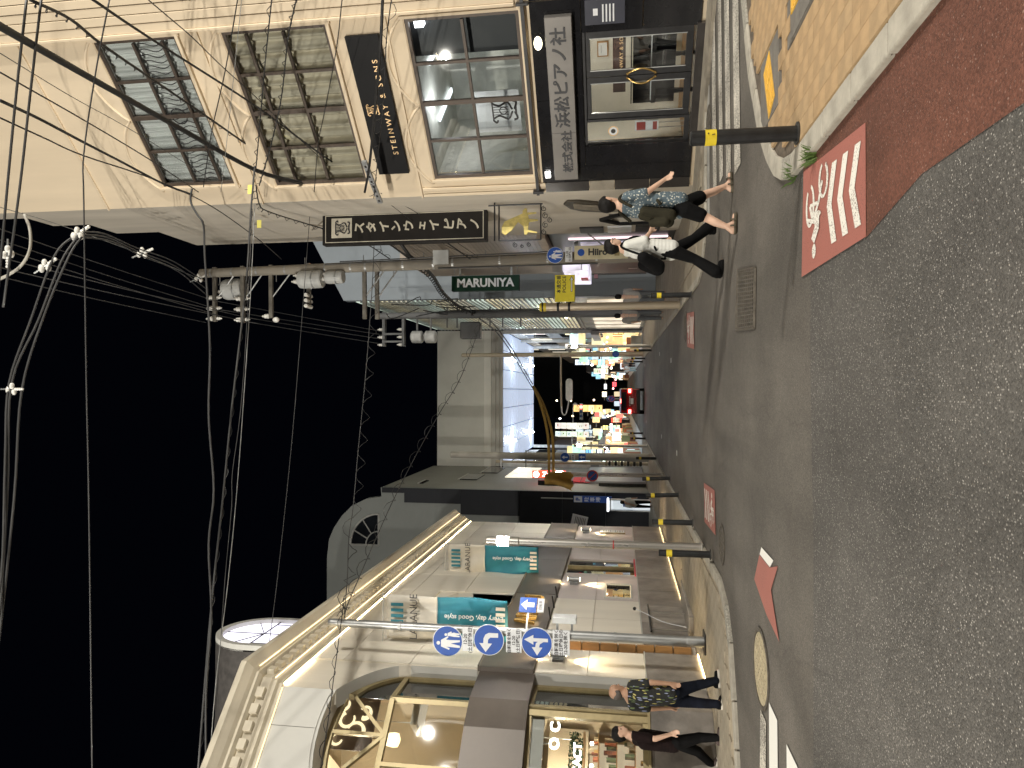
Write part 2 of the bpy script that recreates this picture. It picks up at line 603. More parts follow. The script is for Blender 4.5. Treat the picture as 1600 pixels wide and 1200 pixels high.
def bike_mark(label, M4, detail):
    """M4 maps (u right 0..1, v forward 0..1) to the road: red panel, bicycle and rider, three chevrons"""
    A, B, C_, D = [Vector(p) for p in M4]   # near-left, near-right, far-right, far-left
    def P(u, v):
        q = (A * (1 - u) + B * u) * (1 - v) + (D * (1 - u) + C_ * u) * v
        return Vector((q.x, q.y))
    c = P(0.5, 0.5)
    t = thing('bicycle_marking', label, 'road marking', (c.x, c.y, 0), 0, 'bicycle lane markings')
    def L(u, v, z):
        q = P(u, v) - c
        return (q.x, q.y, z)
    MB().poly([L(0, 0, .012), L(1, 0, .012), L(1, 1, .012), L(0, 1, .012)]).build('red_panel', mark_red, t)
    for k in range(3):
        v = 0.10 + k * 0.165
        w = 0.075
        MB().poly([L(.13, v - .05, .016), L(.5, v + .03, .016), L(.87, v - .05, .016), L(.87, v - .05 + w, .016), L(.5, v + .03 + w, .016), L(.13, v - .05 + w, .016)]).build('chevron', mark_white, t)
    def ring(cu, cv, ru, rv, a0, a1, w):
        m = MB()
        n = 22
        for i in range(n):
            a, b = R(a0 + (a1 - a0) * i / n), R(a0 + (a1 - a0) * (i + 1) / n)
            m.poly([L(cu + ru * math.cos(a), cv + rv * math.sin(a), .016), L(cu + ru * math.cos(b), cv + rv * math.sin(b), .016),
                    L(cu + (ru - w) * math.cos(b), cv + (rv - w) * math.sin(b), .016), L(cu + (ru - w) * math.cos(a), cv + (rv - w) * math.sin(a), .016)])
        return m
    def stroke(m, pts, w, z=.0165):
        for (a, b) in zip(pts, pts[1:]):
            a, b = Vector(a), Vector(b)
            d = (b - a).normalized()
            n = Vector((-d.y, d.x)) * w / 2
            m.poly([L(*(a + n), z), L(*(b + n), z), L(*(b - n), z), L(*(a - n), z)])
        return m
    ring(.78, .60, .17, .085, 20, 330, .032).build('wheel_symbol', mark_white, t)
    ring(.62, .84, .20, .085, 40, 350, .032).build('wheel_symbol', mark_white, t)
    m = MB()
    stroke(m, [(.78, .62), (.60, .68), (.62, .84)], .035)
    stroke(m, [(.60, .68), (.46, .78), (.62, .84)], .035, .017)
    stroke(m, [(.50, .88), (.44, .74), (.50, .64)], .035, .0175)
    m.build('frame_symbol', mark_white, t)
    m = MB()
    m.poly([L(.52, .66, .018), L(.36, .66, .018), L(.24, .745, .018), L(.30, .80, .018), L(.40, .74, .018), L(.54, .76, .018)])
    m.build('rider_symbol', mark_white, t)
    m = MB()
    m.poly([L(.17 + .07 * math.cos(a), .755 + .035 * math.sin(a), .016) for a in [2 * PI * i / 14 for i in range(14)]])
    m.build('rider_head_symbol', mark_white, t)
    return t
bike_mark('near red bicycle panel with white chevrons by the right kerb', [(0.95, 4.6, 0), (1.65, 4.6, 0), (1.8, 6.08, 0), (0.95, 6.15, 0)], True)
bike_mark('distant red bicycle panel on right side of the road', [(0.86, 14.7, 0), (1.62, 14.7, 0), (1.76, 16.3, 0), (1.0, 16.2, 0)], True)
bike_mark('red bicycle panel by the left kerb near the bollards', [(-1.62, 13.05, 0), (-2.3, 12.95, 0), (-2.25, 11.5, 0), (-1.56, 11.6, 0)], True)

def zebra(name, label, quads, m, group):
    for q, lb in zip(quads, label):
        c = sum((Vector((p[0], p[1], 0)) for p in q), Vector()) / len(q)
        o = MB().poly([(p[0] - c.x, p[1] - c.y, 0.010) for p in q]).build(name, m, None, c)
        tag(o, lb, 'road marking', group)
zz = []
for Yc, w, x0 in ((11.72, .42, 3.2), (11.0, .36, 3.15), (10.3, .42, 3.0), (9.55, .46, 2.85)):
    zz.append([(x0, Yc - w / 2 - .18), (7.6, Yc - w / 2 + .12), (7.6, Yc + w / 2 + .12), (x0, Yc + w / 2 - .18)])
zebra('crossing_stripe', ['worn white crossing stripe nearest the piano shop door', 'second worn crossing stripe from the piano shop', 'third worn crossing stripe from the piano shop', 'broad worn crossing stripe nearest the right bollard'], zz, mark_faded, 'worn crossing stripes on the right')
zebra('crossing_stripe', ['bright white crossing stripe ahead of walkers at left', 'bright white crossing stripe end at the left frame edge'],
      [[(-3.13, 7.5), (-3.14, 7.12), (-6.5, 7.0), (-6.5, 7.45)], [(-3.18, 6.74), (-3.18, 6.34), (-6.5, 6.2), (-6.5, 6.65)]], mark_white_clean, 'bright crossing stripes on the left')
zebra('crossing_stripe', ['faded crossing stripe just past the round manhole'], [[(-3.4, 7.95), (-3.4, 7.65), (-6.5, 7.75), (-6.5, 8.1)]], mark_faded, 'bright crossing stripes on the left')
t = thing('corner_marking', 'red and white corner arrow marking on left of the road', 'road marking', (-1.9, 7.6, 0))
gp = lambda pts, z: [(q.x + 1.9, q.y - 7.6, z) for q in [ground(*p) for p in pts]]
MB().poly(gp([(1188, 867), (1204, 887), (1217, 885), (1206, 922), (1219, 1003), (1199, 960), (1180, 905)], .010)).build('red_arrow', mark_red, t)
MB().poly(gp([(1191, 855), (1210, 876), (1204.5, 886.5), (1188.5, 866)], .010)).build('white_tip', mark_white_clean, t)
for i, (x, y) in enumerate([(1008, 571), (1031, 553), (1049, 563), (1034, 682), (1058, 708), (1010, 659)]):
    q = ground(x, y)
    tag(MB().poly([(-.07, -.15, .010), (.07, -.15, .010), (.07, .15, .010), (-.07, .15, .010)]).build('road_stud_marking', mark_white_clean, None, q),
        ['small white dash far right beside the kerb', 'small white dash by right kerb before the arcade', 'small white dash near the right red panel', 'small white dash left of the red car', 'small white dash left of the centre by the bollards', 'small white dash nearest the arcade at left'][i], 'road marking', 'small white road dashes')

# ---- manholes and drain
iron = mat('cast_iron', (0.12, 0.105, 0.085), 0.6, 0.4, 0.3, 12, 0.3, 60)
beige_cover = mat('beige_cover', (0.42, 0.36, 0.24), 0.75, 0, 0.2, 14, 0.4, 50)
def manhole(label, c, r, m, rim):
    t = thing('manhole_cover', label, 'manhole cover', (c[0], c[1], 0), 0, 'manhole covers in the road')
    MB().lathe([(r - .045, .004), (r - .045, .016), (r, .016), (r, .004)], n=32).build('rim', rim, t)
    MB().lathe([(0.01, .002), (r - .05, .002), (r - .05, .011), (0.01, .011)], n=32).build('cover_plate', m, t)
    mm = MB()
    k = int(r / .055)
    for i in range(-k, k + 1):
        for j in range(-k, k + 1):
            if math.hypot(i, j) * .055 < r - .09 and (i + j) % 2 == 0:
                mm.box(i * .055 - .022, i * .055 + .022, j * .055 - .022, j * .055 + .022, .010, .017)
    o = mm.build('tread_pattern', m, t)
    o['kind'] = 'stuff'
manhole('beige chequered round cover on the road at left', (-2.95, 7.92), .42, beige_cover, iron)
manhole('dark round cover beside the left bicycle panel', (-2.25, 10.85), .3, iron, iron)
manhole('dark round cover beside the far right bicycle panel', (1.5, 16.7), .36, iron, iron)
manhole('small round cover before the piano shop step', (4.55, 12.35), .3, iron, iron)
t = thing('drain_grate', 'rectangular steel drain grate in the road behind walkers', 'drain grate', (1.1, 8.85, 0))
gq = [Vector((q[0] - 1.1, q[1] - 8.85, 0)) for q in ((0.72, 8.22), (1.37, 8.16), (1.54, 9.32), (0.80, 9.46))]
def GP(u, v, z):
    q = (gq[0] * (1 - u) + gq[1] * u) * (1 - v) + (gq[3] * (1 - u) + gq[2] * u) * v
    return (q.x, q.y, z)
pit = mat('drain_pit', (0.02, 0.018, 0.015), 0.9)
MB().poly([GP(0, 0, .004), GP(1, 0, .004), GP(1, 1, .004), GP(0, 1, .004)]).build('pit', pit, t)
for i in range(15):
    u = (i + .5) / 15
    MB().tube([GP(u, 0.01, .010), GP(u, .99, .010)], .012, 5).build('grate_bar', iron, t)
for j in range(9):
    v = (j + .5) / 9
    MB().tube([GP(0.01, v, .011), GP(.99, v, .011)], .013, 5).build('cross_bar', iron, t)
m = MB()
for a, b in (((0, 0), (1, 0)), ((1, 0), (1, 1)), ((1, 1), (0, 1)), ((0, 1), (0, 0))):
    m.tube([GP(*a, .008), GP(*b, .008)], .022, 4)
m.build('rim', iron, t)

# ---- pavements: sheet, kerb stones and pavers
def kerb_line(parent, pts, h, w, L, z0=-.02, mats=(kerb_mat, kerb_mat2)):
    """stones along a polyline, width w to its left side"""
    P = [Vector((p[0], p[1])) for p in pts]
    seg = []
    for a, b in zip(P, P[1:]):
        n = max(1, round((b - a).length / L))
        for i in range(n):
            seg.append((a + (b - a) * i / n, a + (b - a) * (i + 1) / n))
    for i, (a, b) in enumerate(seg):
        d = (b - a).normalized()
        n0 = Vector((-d.y, d.x))
        a2, b2 = a + d * .008, b - d * .008
        c = (a + b) / 2
        hh = h + random.uniform(-.002, .003)
        m = MB().prism([(p.x - c.x, p.y - c.y) for p in (a2, b2, b2 + n0 * w, a2 + n0 * w)], z0, hh, 'xy')
        o = m.build('kerb_stone', mats[1] if i % 7 == 3 else mats[0], parent, (c.x, c.y, 0), bevel=.012)

def paver_field(parent, inside, x0, x1, y0, y1, dx, dy, z, mats, skip=None, th=.03):
    me = []
    for mm in mats:
        me.append(MB().box(-dx / 2 + .002, dx / 2 - .002, -dy / 2 + .002, dy / 2 - .002, -th, 0).mesh('paver', mm))
    nx, ny = int((x1 - x0) / dx), int((y1 - y0) / dy)
    for i in range(nx):
        for j in range(ny + 1):
            x, y = x0 + (i + .5) * dx, y0 + (j + .5) * dy - (dy / 2 if i % 2 else 0)
            if all(inside(x + a * dx * .5, y + b * dy * .5) for a in (-1, 1) for b in (-1, 1)) and not (skip and skip(x, y)):
                inst(random.choice(me), 'paver', parent, (x, y, z + random.uniform(-.0008, .0008)), (random.uniform(-.002, .002), random.uniform(-.002, .002), 0))

arc = lambda cx, cy, r, a0, a1, n: [(cx + r * math.cos(R(a0 + (a1 - a0) * i / n)), cy + r * math.sin(R(a0 + (a1 - a0) * i / n))) for i in range(n + 1)]
# near right corner
kr = [(1.84, -4.0), (1.84, 6.0), (1.855, 6.36), (1.92, 6.72), (2.06, 7.05), (2.29, 7.36), (2.75, 7.82), (3.6, 8.38), (4.76, 8.86), (6.5, 9.3)]
sw = struct(MB().poly([(p[0], p[1], .03) for p in kr] + [(6.5, -4, .03)]).build('pavement_near', grout))
kerb_line(sw, [(p[0] - 0, p[1]) for p in kr][::-1], .055, .19, .62)
def in_near(x, y):
    if x < 2.045 or x > 4.75:
        return False
    lim = [(2.04, 6.36), (2.10, 6.64), (2.22, 6.93), (2.42, 7.22), (2.85, 7.64), (3.68, 8.19), (4.9, 8.70)]
    for (xa, ya), (xb, yb) in zip(lim, lim[1:]):
        if xa <= x <= xb:
            return y < ya + (yb - ya) * (x - xa) / (xb - xa)
    return False
yt = [(2.88, 7.05), (3.05, 5.3)]
def tskip(x, y):
    return (2.66 < x < 3.36 and 6.75 < y < 7.6) or (2.98 < x < 3.74 and 2.4 < y < 6.45)
paver_field(sw, in_near, 2.045, 4.75, 2.3, 8.4, .15, .30, .056, (paver_a, paver_a, paver_b), tskip)
tme = MB()
tme.box(-.147, .147, -.147, .147, -.03, 0)
for k in range(4):
    tme.box(-.12, .12, -.115 + k * .066, -.085 + k * .066, 0, .005)
tmesh = tme.mesh('tactile_tile', tact)
tt = thing('tactile_strip', 'yellow tactile guide tiles with grey border on near right pavement', 'tactile paving', (3.36, 4.2, 0))
for j in range(12):
    inst(tmesh, 'tactile_tile', tt, (0, 1.95 - j * .3, .060))
    for s in (-1, 1):
        inst(MB().box(-.1, .1, -.147, .147, -.03, 0).mesh('border_tile', tact_edge), 'border_tile', tt, (s * .262, 1.95 - j * .3, .056))
MB().box(2.66, 3.36, 6.76, 7.62, .02, .0545).build('border_slab', tact_edge, sw)
MB().box(2.985, 3.735, 2.3, 6.46, .02, .050).build('border_slab', tact_edge, sw)
tt = thing('tactile_strip', 'small yellow tactile patch beside the right bollard', 'tactile paving', (3.0, 7.2, 0), 24)
for j in range(2):
    inst(tmesh, 'tactile_tile', tt, (-.15 + j * .3, 0, .060))
grass_m = mat('weed_green', (0.10, 0.17, 0.035), 0.6, 0, 0.4, 10)
for gi, (gx, gy, gn, lb) in enumerate([(1.82, 5.75, 46, 'green weed tuft in the kerb joint by red panel'), (1.86, 6.35, 28, 'smaller weed tuft at the kerb curve')]):
    m = MB()
    for k in range(gn):
        a = random.uniform(0, 2 * PI)
        l = random.uniform(.05, .12)
        bx, by = random.uniform(-.05, .05), random.uniform(-.07, .07)
        tx, ty = math.cos(a) * l * .6, math.sin(a) * l * .6
        w = .004
        m.poly([(bx - w, by, 0), (bx + w, by, 0), (bx + tx * .5 + w * .7, by + ty * .5, l * .7), (bx + tx, by + ty, l)])
    g = m.build('weed_tuft', grass_m, None, (gx, gy, .01))
    tag(g, lb, 'weed', 'weeds in the kerb')

# far left pavement (before the cream building, on to the arcade)
kl = [(-9.0, 7.6), (-5.6, 8.95), (-4.0, 9.55), (-3.35, 9.85), (-2.95, 10.25), (-2.76, 10.9), (-2.76, 47.0)]
swl = struct(MB().poly([(p[0], p[1], .03) for p in kl] + [(-9, 47, .03)]).build('pavement_left', mat('pavement_stone', (0.36, 0.305, 0.225), 0.75, 0, 0.2, 1.5, 0.3, 60)))
kerb_line(swl, kl, .05, .16, .62)
def in_left(x, y):
    if x > -2.94 or x < -6.4 or y > 19.6:
        return False
    lim = [(-6.5, 8.82), (-5.6, 9.18), (-4.0, 9.77), (-3.45, 10.03), (-3.12, 10.36), (-2.9, 11.0)]
    for (xa, ya), (xb, yb) in zip(lim, lim[1:]):
        if xa <= x <= xb:
            return y > ya + (yb - ya) * (x - xa) / (xb - xa) + .02
    return True
paver_field(swl, in_left, -6.4, -2.93, 8.9, 17.0, .20, .40, .050, (paver_l, paver_l, paver_l2), lambda x, y: x < -4.9 and x - y < -17.2)
# far right pavement (round the piano shop corner)
krr = [(2.05, 47.0), (2.05, 13.9), (2.2, 13.3), (2.6, 12.85), (3.3, 12.65), (9.0, 12.55)]
swr = struct(MB().poly([(p[0], p[1], .02) for p in krr] + [(9, 47, .02)]).build('pavement_right', mat('pavement_stone_right', (0.33, 0.285, 0.215), 0.75, 0, 0.2, 1.5, 0.3, 60)))
kerb_line(swr, krr, .035, .16, .62)
paver_field(swr, lambda x, y: x > 2.25 and (y > 13.9 or (y > 13.1 and x > 2.9)) and y < 20 and (x < 4.1) and x - 4.15 < (14.6 - y) + .0 + 8, 2.25, 4.1, 13.1, 20, .30, .40, .038, (paver_l, paver_l2, paver_l2))
# gutter strip in front of the shop
tag(MB().box(2.9, 9, 12.30, 12.52, -.02, .010).build('gutter_channel', concrete), kind='structure')

# ------------------------------------------------------------------ bollards
boll_m = mat('bollard_black', (0.016, 0.017, 0.018), 0.45, 0.2, 0.35, 8, 0.2, 80)
def bollard(label, x, y, z, h, r, lean=0.0):
    t = thing('bollard', label, 'bollard', (x, y, z), 0, 'black steel bollards with yellow bands')
    t.rotation_euler = (0, R(lean), 0)
    MB().lathe([(r, 0), (r, h - .012), (r - .012, h)], n=20).build('post', boll_m, t, smooth=False)
    MB().lathe([(r + .003, h - .21), (r + .003, h - .12)], n=20).build('yellow_band', yellow, t)
    MB().lathe([(r + .03, 0), (r + .03, .012), (r + .002, .014)], n=20).build('base_collar', dark_metal, t)
    return t
b1 = bollard('thick black bollard on near right pavement before the piano shop', 2.12, 6.08, .056, .86, .062)
text('ﾟ~', .05, ink, b1, (-.0, -.067, .69), (PI / 2, R(70), 0), 'sticker_scribble')
bollard('bollard beside the lit lamp post at left', -2.62, 11.8, .05, .82, .055)
bollard('second bollard along the left kerb after the lamp post', -2.62, 14.6, .05, .8, .055)
bollard('third left bollard, leaning slightly away', -2.55, 18.0, .05, .8, .055, -2.5)
bollard('fourth left bollard, leaning, before the no parking sign', -2.5, 21.0, .05, .8, .055, -2.5)
bollard('fifth left bollard beside the concrete pole', -2.66, 28.9, .05, .8, .055)
bollard('sixth left bollard at the arcade mouth', -2.62, 40.5, .05, .8, .055)
bollard('left bollard deepest in the arcade', -2.62, 45.5, .05, .8, .055)
bollard('right kerb bollard beside the yellow capped post', 2.0, 15.0, .035, .82, .055)
bollard('right bollard before the cream pole', 1.92, 33.4, .035, .8, .055)
bollard('right bollard at the arcade mouth', 1.92, 41.5, .035, .8, .055)
bollard('right bollard deepest in the arcade', 1.92, 46.0, .035, .8, .055)

# ------------------------------------------------------------------ lamp posts
lamp_white = emit('lamp_glow_white', (1.0, 0.94, 0.84), 260)
lamp_warm = emit('lamp_glow_warm', (1.0, 0.80, 0.52), 60)
def lamp_post(label, x, y, z, h=3.9, glow=lamp_white):
    t = thing('lamp_post', label, 'street lamp', (x, y, z), 0, 'stainless steel lamp posts along the street')
    MB().lathe([(.088, 0), (.088, .05), (.075, .052), (.075, h - .62), (.088, h - .6), (.088, h - .42)], n=20).build('column', stainless, t)
    MB().lathe([(.084, h - .42), (.084, h - .2)], n=20).build('light_head', glow, t)
    MB().lathe([(.088, h - .2), (.088, h - .01), (.08, h)], n=20).build('cap', stainless, t)
    MB().lathe([(.13, 0), (.13, .014), (.09, .016)], n=20).build('base_plate', stainless, t)
    return t
lp = lamp_post('steel lamp post with bright head before the teal banner', -2.78, 13.05, .05)
MB().lathe([(.079, 1.55), (.079, 1.57)], n=20).build('red_band', mat('red_tape', (0.45, 0.03, 0.03), 0.5), lp)
lamp_post('lit lamp post carrying the round no parking sign', -2.95, 25.5, .05)
lamp_post('lit lamp post at left of the arcade mouth', -2.9, 38.5, .05)
lamp_post('lit lamp post at right before the arcade', 2.15, 33.8, .035)

def make_fill_light(label, x, y, h, power, col, reach):  # added out of view to brighten the road and facades; poles are invented
    t = thing('added_fill_light', label, 'street lamp', (x, y, 0), 0, 'added fill lights out of view')
    MB().lathe([(.14, 0), (.14, .35), (.09, .37), (.06, h - .3)], n=16).build('column', galv, t)
    MB().tube(smoothpath([(0, 0, h - .4), (reach * .15, 0.0, h + .05), (reach, 0.0, h + .2)]), .04, 8).build('arm', galv, t)
    MB().box(reach - .1, reach + .55, -.16, .16, h + .14, h + .26).build('lantern_housing', galv, t, bevel=.03)
    MB().box(reach - .02, reach + .48, -.12, .12, h + .125, h + .139).build('diffuser', emit('fill_light_diffuser', (1, .86, .62), 12), t)
    lamp_light('POINT', 'added_fill_lamp', t, (reach + .23, 0, h - .3), power, col, .13)
    return t
LC = (1.0, .945, .84)
make_fill_light('added fill light on a tall pole at right, out of view', 14.4, 2.0, 10.0, 6200, LC, -1.4)
make_fill_light('second added fill light on a tall pole at right, out of view', 19.5, -2.5, 10.5, 9500, LC, -1.4)
make_fill_light('added fill light on a tall pole at left, out of view', -13.6, -3.0, 11.0, 6800, LC, 1.4)
make_fill_light('second added fill light on a tall pole at left, out of view', -19.5, 1.0, 11.0, 7200, LC, 1.4)
make_fill_light('third added fill light behind the viewer at left, out of view', -8.5, -10.0, 10.5, 5200, LC, 1.4)
# ------------------------------------------------------------------ cream corner building (left)
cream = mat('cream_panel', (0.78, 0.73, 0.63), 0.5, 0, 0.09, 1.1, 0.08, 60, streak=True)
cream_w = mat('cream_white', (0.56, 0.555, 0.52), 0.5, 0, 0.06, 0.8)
cornice_m = mat('cornice_plaster', (0.66, 0.60, 0.48), 0.6, 0, 0.07, 1.5)
mauve = mat('mauve_stone', (0.60, 0.53, 0.51), 0.4, 0, 0.14, 1.2, streak=True)
base_m = mat('grey_marble', (0.25, 0.225, 0.20), 0.4, 0, 0.35, 1.6, detail=9)
base_m2 = mat('grey_marble_light', (0.31, 0.28, 0.245), 0.4, 0, 0.3, 1.9, detail=9)
bronze = mat('bronze_band', (0.125, 0.105, 0.09), 0.42, 0.15, 0.18, 0.9)
gold = mat('gold_anodised', (0.34, 0.275, 0.145), 0.42, 0.35, 0.15, 4)
gold_b = mat('gold_letters', (0.85, 0.52, 0.14), 0.25, 0.8, 0.1, 4)
led_warm = emit('led_warm', (1.0, 0.78, 0.45), 34)
led_soft = emit('led_warm_upper', (1.0, 0.80, 0.50), 3.2)
led_base = emit('led_warm_base', (1.0, 0.74, 0.38), 20)
wood = mat('warm_timber', (0.42, 0.24, 0.10), 0.5, 0, 0.3, 5, streak=True)
shop_wall = mat('shop_wall_beige', (0.62, 0.53, 0.39), 0.7, 0, 0.08, 1.0)
shop_white = mat('shop_wall_white', (0.72, 0.70, 0.64), 0.6, 0, 0.06)
hedge_m = mat('hedge_green', (0.04, 0.075, 0.03), 0.7, 0, 0.5, 14)

OX, OY = -4.95, 11.25
LEN = 15.15
HB = thing('corner_department_store', 'cream corner department store with dentil cornice, arched window and teal banners', 'building', (OX, OY, 0))
fz = R(90)          # street face frame: local x runs along the street, -y faces the road
def F(mb, name, m, parent=HB, **k):
    """part given in the street face frame"""
    return mb.build(name, m, parent, (0, 0, 0), (0, 0, fz), **k)
cz = R(45)          # chamfer frame: local x to the right, -y faces the crossing
def Cc(mb, name, m, parent=HB, **k):
    return mb.build(name, m, parent, (0, 0, 0), (0, 0, cz), **k)

SP, AC, AA, AB = 5.2, -0.65, 1.5, 1.05       # arch: spring height, centre, half width, rise
def archz(x):
    q = 1 - ((x - AC) / AA) ** 2
    return SP + AB * math.sqrt(max(0, q))
JX = 0.85                                    # right jamb, in chamfer x
DEP = 1.06                                   # recess of the glazing behind the chamfer plane
TOPZ = 7.12

# backing wall, street face (structure of the house)
holes = [(2.45, 3.0, .05, 2.6), (8.15, 9.85, 1.1, 2.95), (6.0, 7.15, 1.23, 1.83)]
m = MB()
wall(m, 1.22, LEN, 0.0, 4.0, .035, .30, holes)
F(m, 'wall', cream)
# upper wall strips over the corner arch and two shop arches
def arched_strip(m, x0, x1, fz_, ztop, y0, y1, n=20):
    for i in range(n):
        a, b = x0 + (x1 - x0) * i / n, x0 + (x1 - x0) * (i + 1) / n
        m.prism([(a, fz_(a)), (b, fz_(b)), (b, ztop), (a, ztop)], y0, y1)
segarch = lambda c, w, s, r: (lambda x: s + r * math.sqrt(max(0, 1 - ((x - c) / w) ** 2)))
m = MB()
arched_strip(m, 0.0, 1.202, lambda s: archz(s * .7071), TOPZ, .0, .25)
a1 = segarch(4.55, 1.3, 5.05, .75)
a2 = segarch(10.3, 1.3, 5.05, .75)
m.box(1.202, 3.25, 0, .25, 4.0, TOPZ)
arched_strip(m, 3.25, 5.85, a1, TOPZ, 0, .25)
m.box(5.85, 9.0, 0, .25, 4.0, TOPZ)
arched_strip(m, 9.0, 11.6, a2, TOPZ, 0, .25)
m.box(11.6, LEN, 0, .25, 4.0, TOPZ)
F(m, 'upper_wall', cream)
m = MB()
arched_strip(m, -3.2, 0.0, lambda x: archz(x) if x > AC - AA else SP, TOPZ, 0, .25, 40)
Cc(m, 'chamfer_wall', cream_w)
MB_roof = MB().prism([(0, 0), (0, LEN), (-9, LEN), (-9, -8), (-7.0, -7.0)], TOPZ + .62, TOPZ + .66, 'xy')
MB_roof.build('roof_deck', concrete, HB)
# panel joints on the upper street face: raised panels with open joints
def panels(xs, zs, y, m, name='wall_panel', mats=None):
    for i in range(len(xs) - 1):
        for j in range(len(zs) - 1):
            F(MB().box(xs[i] + .006, xs[i + 1] - .006, y, y + .030, zs[j] + .006, zs[j + 1] - .006), name, m, bevel=.003)
panels([1.215, 2.2, 3.24], [4.0, 5.25, 6.5, TOPZ], -.03, cream)
panels([5.86, 7.4, 9.0], [4.0, 5.25, 6.5, TOPZ], -.03, cream)
panels([11.61, 13.3, LEN], [4.0, 5.25, 6.5, TOPZ], -.03, cream)
panels([3.24, 5.86], [5.87, 6.5, TOPZ], -.03, cream)
panels([9.0, 11.61], [5.87, 6.5, TOPZ], -.03, cream)
# chamfer panel joints: thin recessed shadow gaps are drawn by separate slabs
for x0, x1 in ((-1.62, -.63), (-.62, -.006)):
    n = 16
    pts = [(x0 + (x1 - x0) * i / n, archz(x0 + (x1 - x0) * i / n) + .05) for i in range(n + 1)]
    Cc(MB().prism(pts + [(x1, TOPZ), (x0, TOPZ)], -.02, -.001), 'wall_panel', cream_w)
# lower panels
for (x0, x1, mm_) in ((1.22, 2.44, cream), (3.01, 4.4, cream), (4.4, 5.8, cream), (5.8, 7.2, mauve), (7.2, 8.14, mauve), (9.86, 11.4, mauve), (11.4, 13.2, mauve), (13.2, LEN, mauve)):
    for z0, z1 in ((1.05, 2.06), (2.06, 2.98)):
        hs = [h for h in holes if h[0] < x1 and h[1] > x0 and h[2] < z1 and h[3] > z0]
        F(wall(MB(), x0 + .006, x1 - .006, z0 + .006, z1 - .006, 0, .034, hs), 'wall_panel', mm_)
# marble base
x = 1.2
k = 0
while x < LEN - .2:
    if 2.44 < x + .02 < 3.0:
        x = 3.0
    e = min(x + 1.22, LEN)
    if x < 2.44 < e:
        e = 2.44
    F(MB().box(x + .004, e - .004, -.03, .033, .05, 1.03), 'base_slab', base_m if k % 3 else base_m2, bevel=.004)
    k += 1
    x = e
F(MB().box(1.2, 2.44, -.045, .03, 1.032, 1.05), 'base_capping', cream_w)
F(MB().box(3.0, LEN, -.045, .03, 1.032, 1.05), 'base_capping', cream_w)
F(MB().box(1.25, 2.40, -.062, -.050, .052, .064), 'base_light_strip', led_base)
F(MB().box(3.05, LEN, -.062, -.050, .052, .064), 'base_light_strip', led_base)
F(MB().box(3.0, LEN, -.09, -.066, .03, .068), 'base_light_cover', bronze)
# bronze band
for x0, x1 in ((1.202, 3.4), (3.4, 5.86), (5.9, 9.4), (9.4, 12.4), (12.4, LEN)):
    F(MB().box(x0 + .004, x1 - .004, -.06, .03, 3.0, 3.97), 'bronze_panel', bronze, bevel=.004)
F(MB().box(1.2, LEN, -.085, .03, 3.972, 3.998), 'band_capping', bronze)
# cornice: one profile run along the street and mitred round the corner
prof = [(0, 7.08), (.05, 7.08), (.05, 7.13), (.12, 7.16), (.12, 7.21), (.16, 7.24), (.16, 7.26), (.16, 7.40), (.20, 7.41), (.27, 7.45), (.27, 7.49), (.34, 7.53), (.42, 7.60), (.46, 7.63), (.46, 7.72), (.40, 7.76), (0, 7.76)]
def cornice_run():
    vs, fs = [], []
    n = len(prof)
    ta = math.tan(R(22.5))
    rings = []
    for (o, z) in prof:       # chamfer far end, mitre, street far end in world-aligned local coordinates
        a = Vector((-.7071, -.7071)) * 3.2 + Vector((.7071, -.7071)) * o
        b = Vector((o, -o * ta))
        c = Vector((o, LEN))
        rings.append((a, b, c, z))
    for k in range(3):
        for r_ in rings:
            vs.append((r_[k].x, r_[k].y, r_[3]))
    for k in range(2):
        for i in range(n - 1):
            fs.append((k * n + i, (k + 1) * n + i, (k + 1) * n + i + 1, k * n + i + 1))
    fs.append(tuple(range(2 * n, 3 * n)))
    fs.append(tuple(range(n - 1, -1, -1)))
    return MB().add(vs, fs)
cornice_run().build('cornice', cornice_m, HB)
dme = MB().box(-.075, .075, -.25, -.155, 7.265, 7.392).mesh('dentil', cornice_m)
k = .12
while k < LEN - .1:
    c = Vector((0, k, 0))
    inst(dme, 'dentil', HB, c, (0, 0, fz))
    k += .27
k = -.2
while k > -2.4:
    inst(dme, 'dentil', HB, (k * .7071, k * .7071, 0), (0, 0, cz))
    k -= .27
# the cornice lighting: strips tucked under the lowest fillet and on the upper shelf
F(MB().box(0.03, LEN, -.040, -.030, 7.066, 7.074), 'cornice_light_strip', led_warm)
F(MB().box(0.0, LEN, -.140, -.130, 7.213, 7.220), 'cornice_light_strip', led_soft)
F(MB().box(0.0, LEN, -.325, -.315, 7.493, 7.499), 'cornice_light_strip', led_soft)
Cc(MB().box(-3.2, -.03, -.046, -.032, 7.055, 7.075), 'cornice_light_strip', emit('led_warm_soft', (1.0, .82, .52), 1.0))

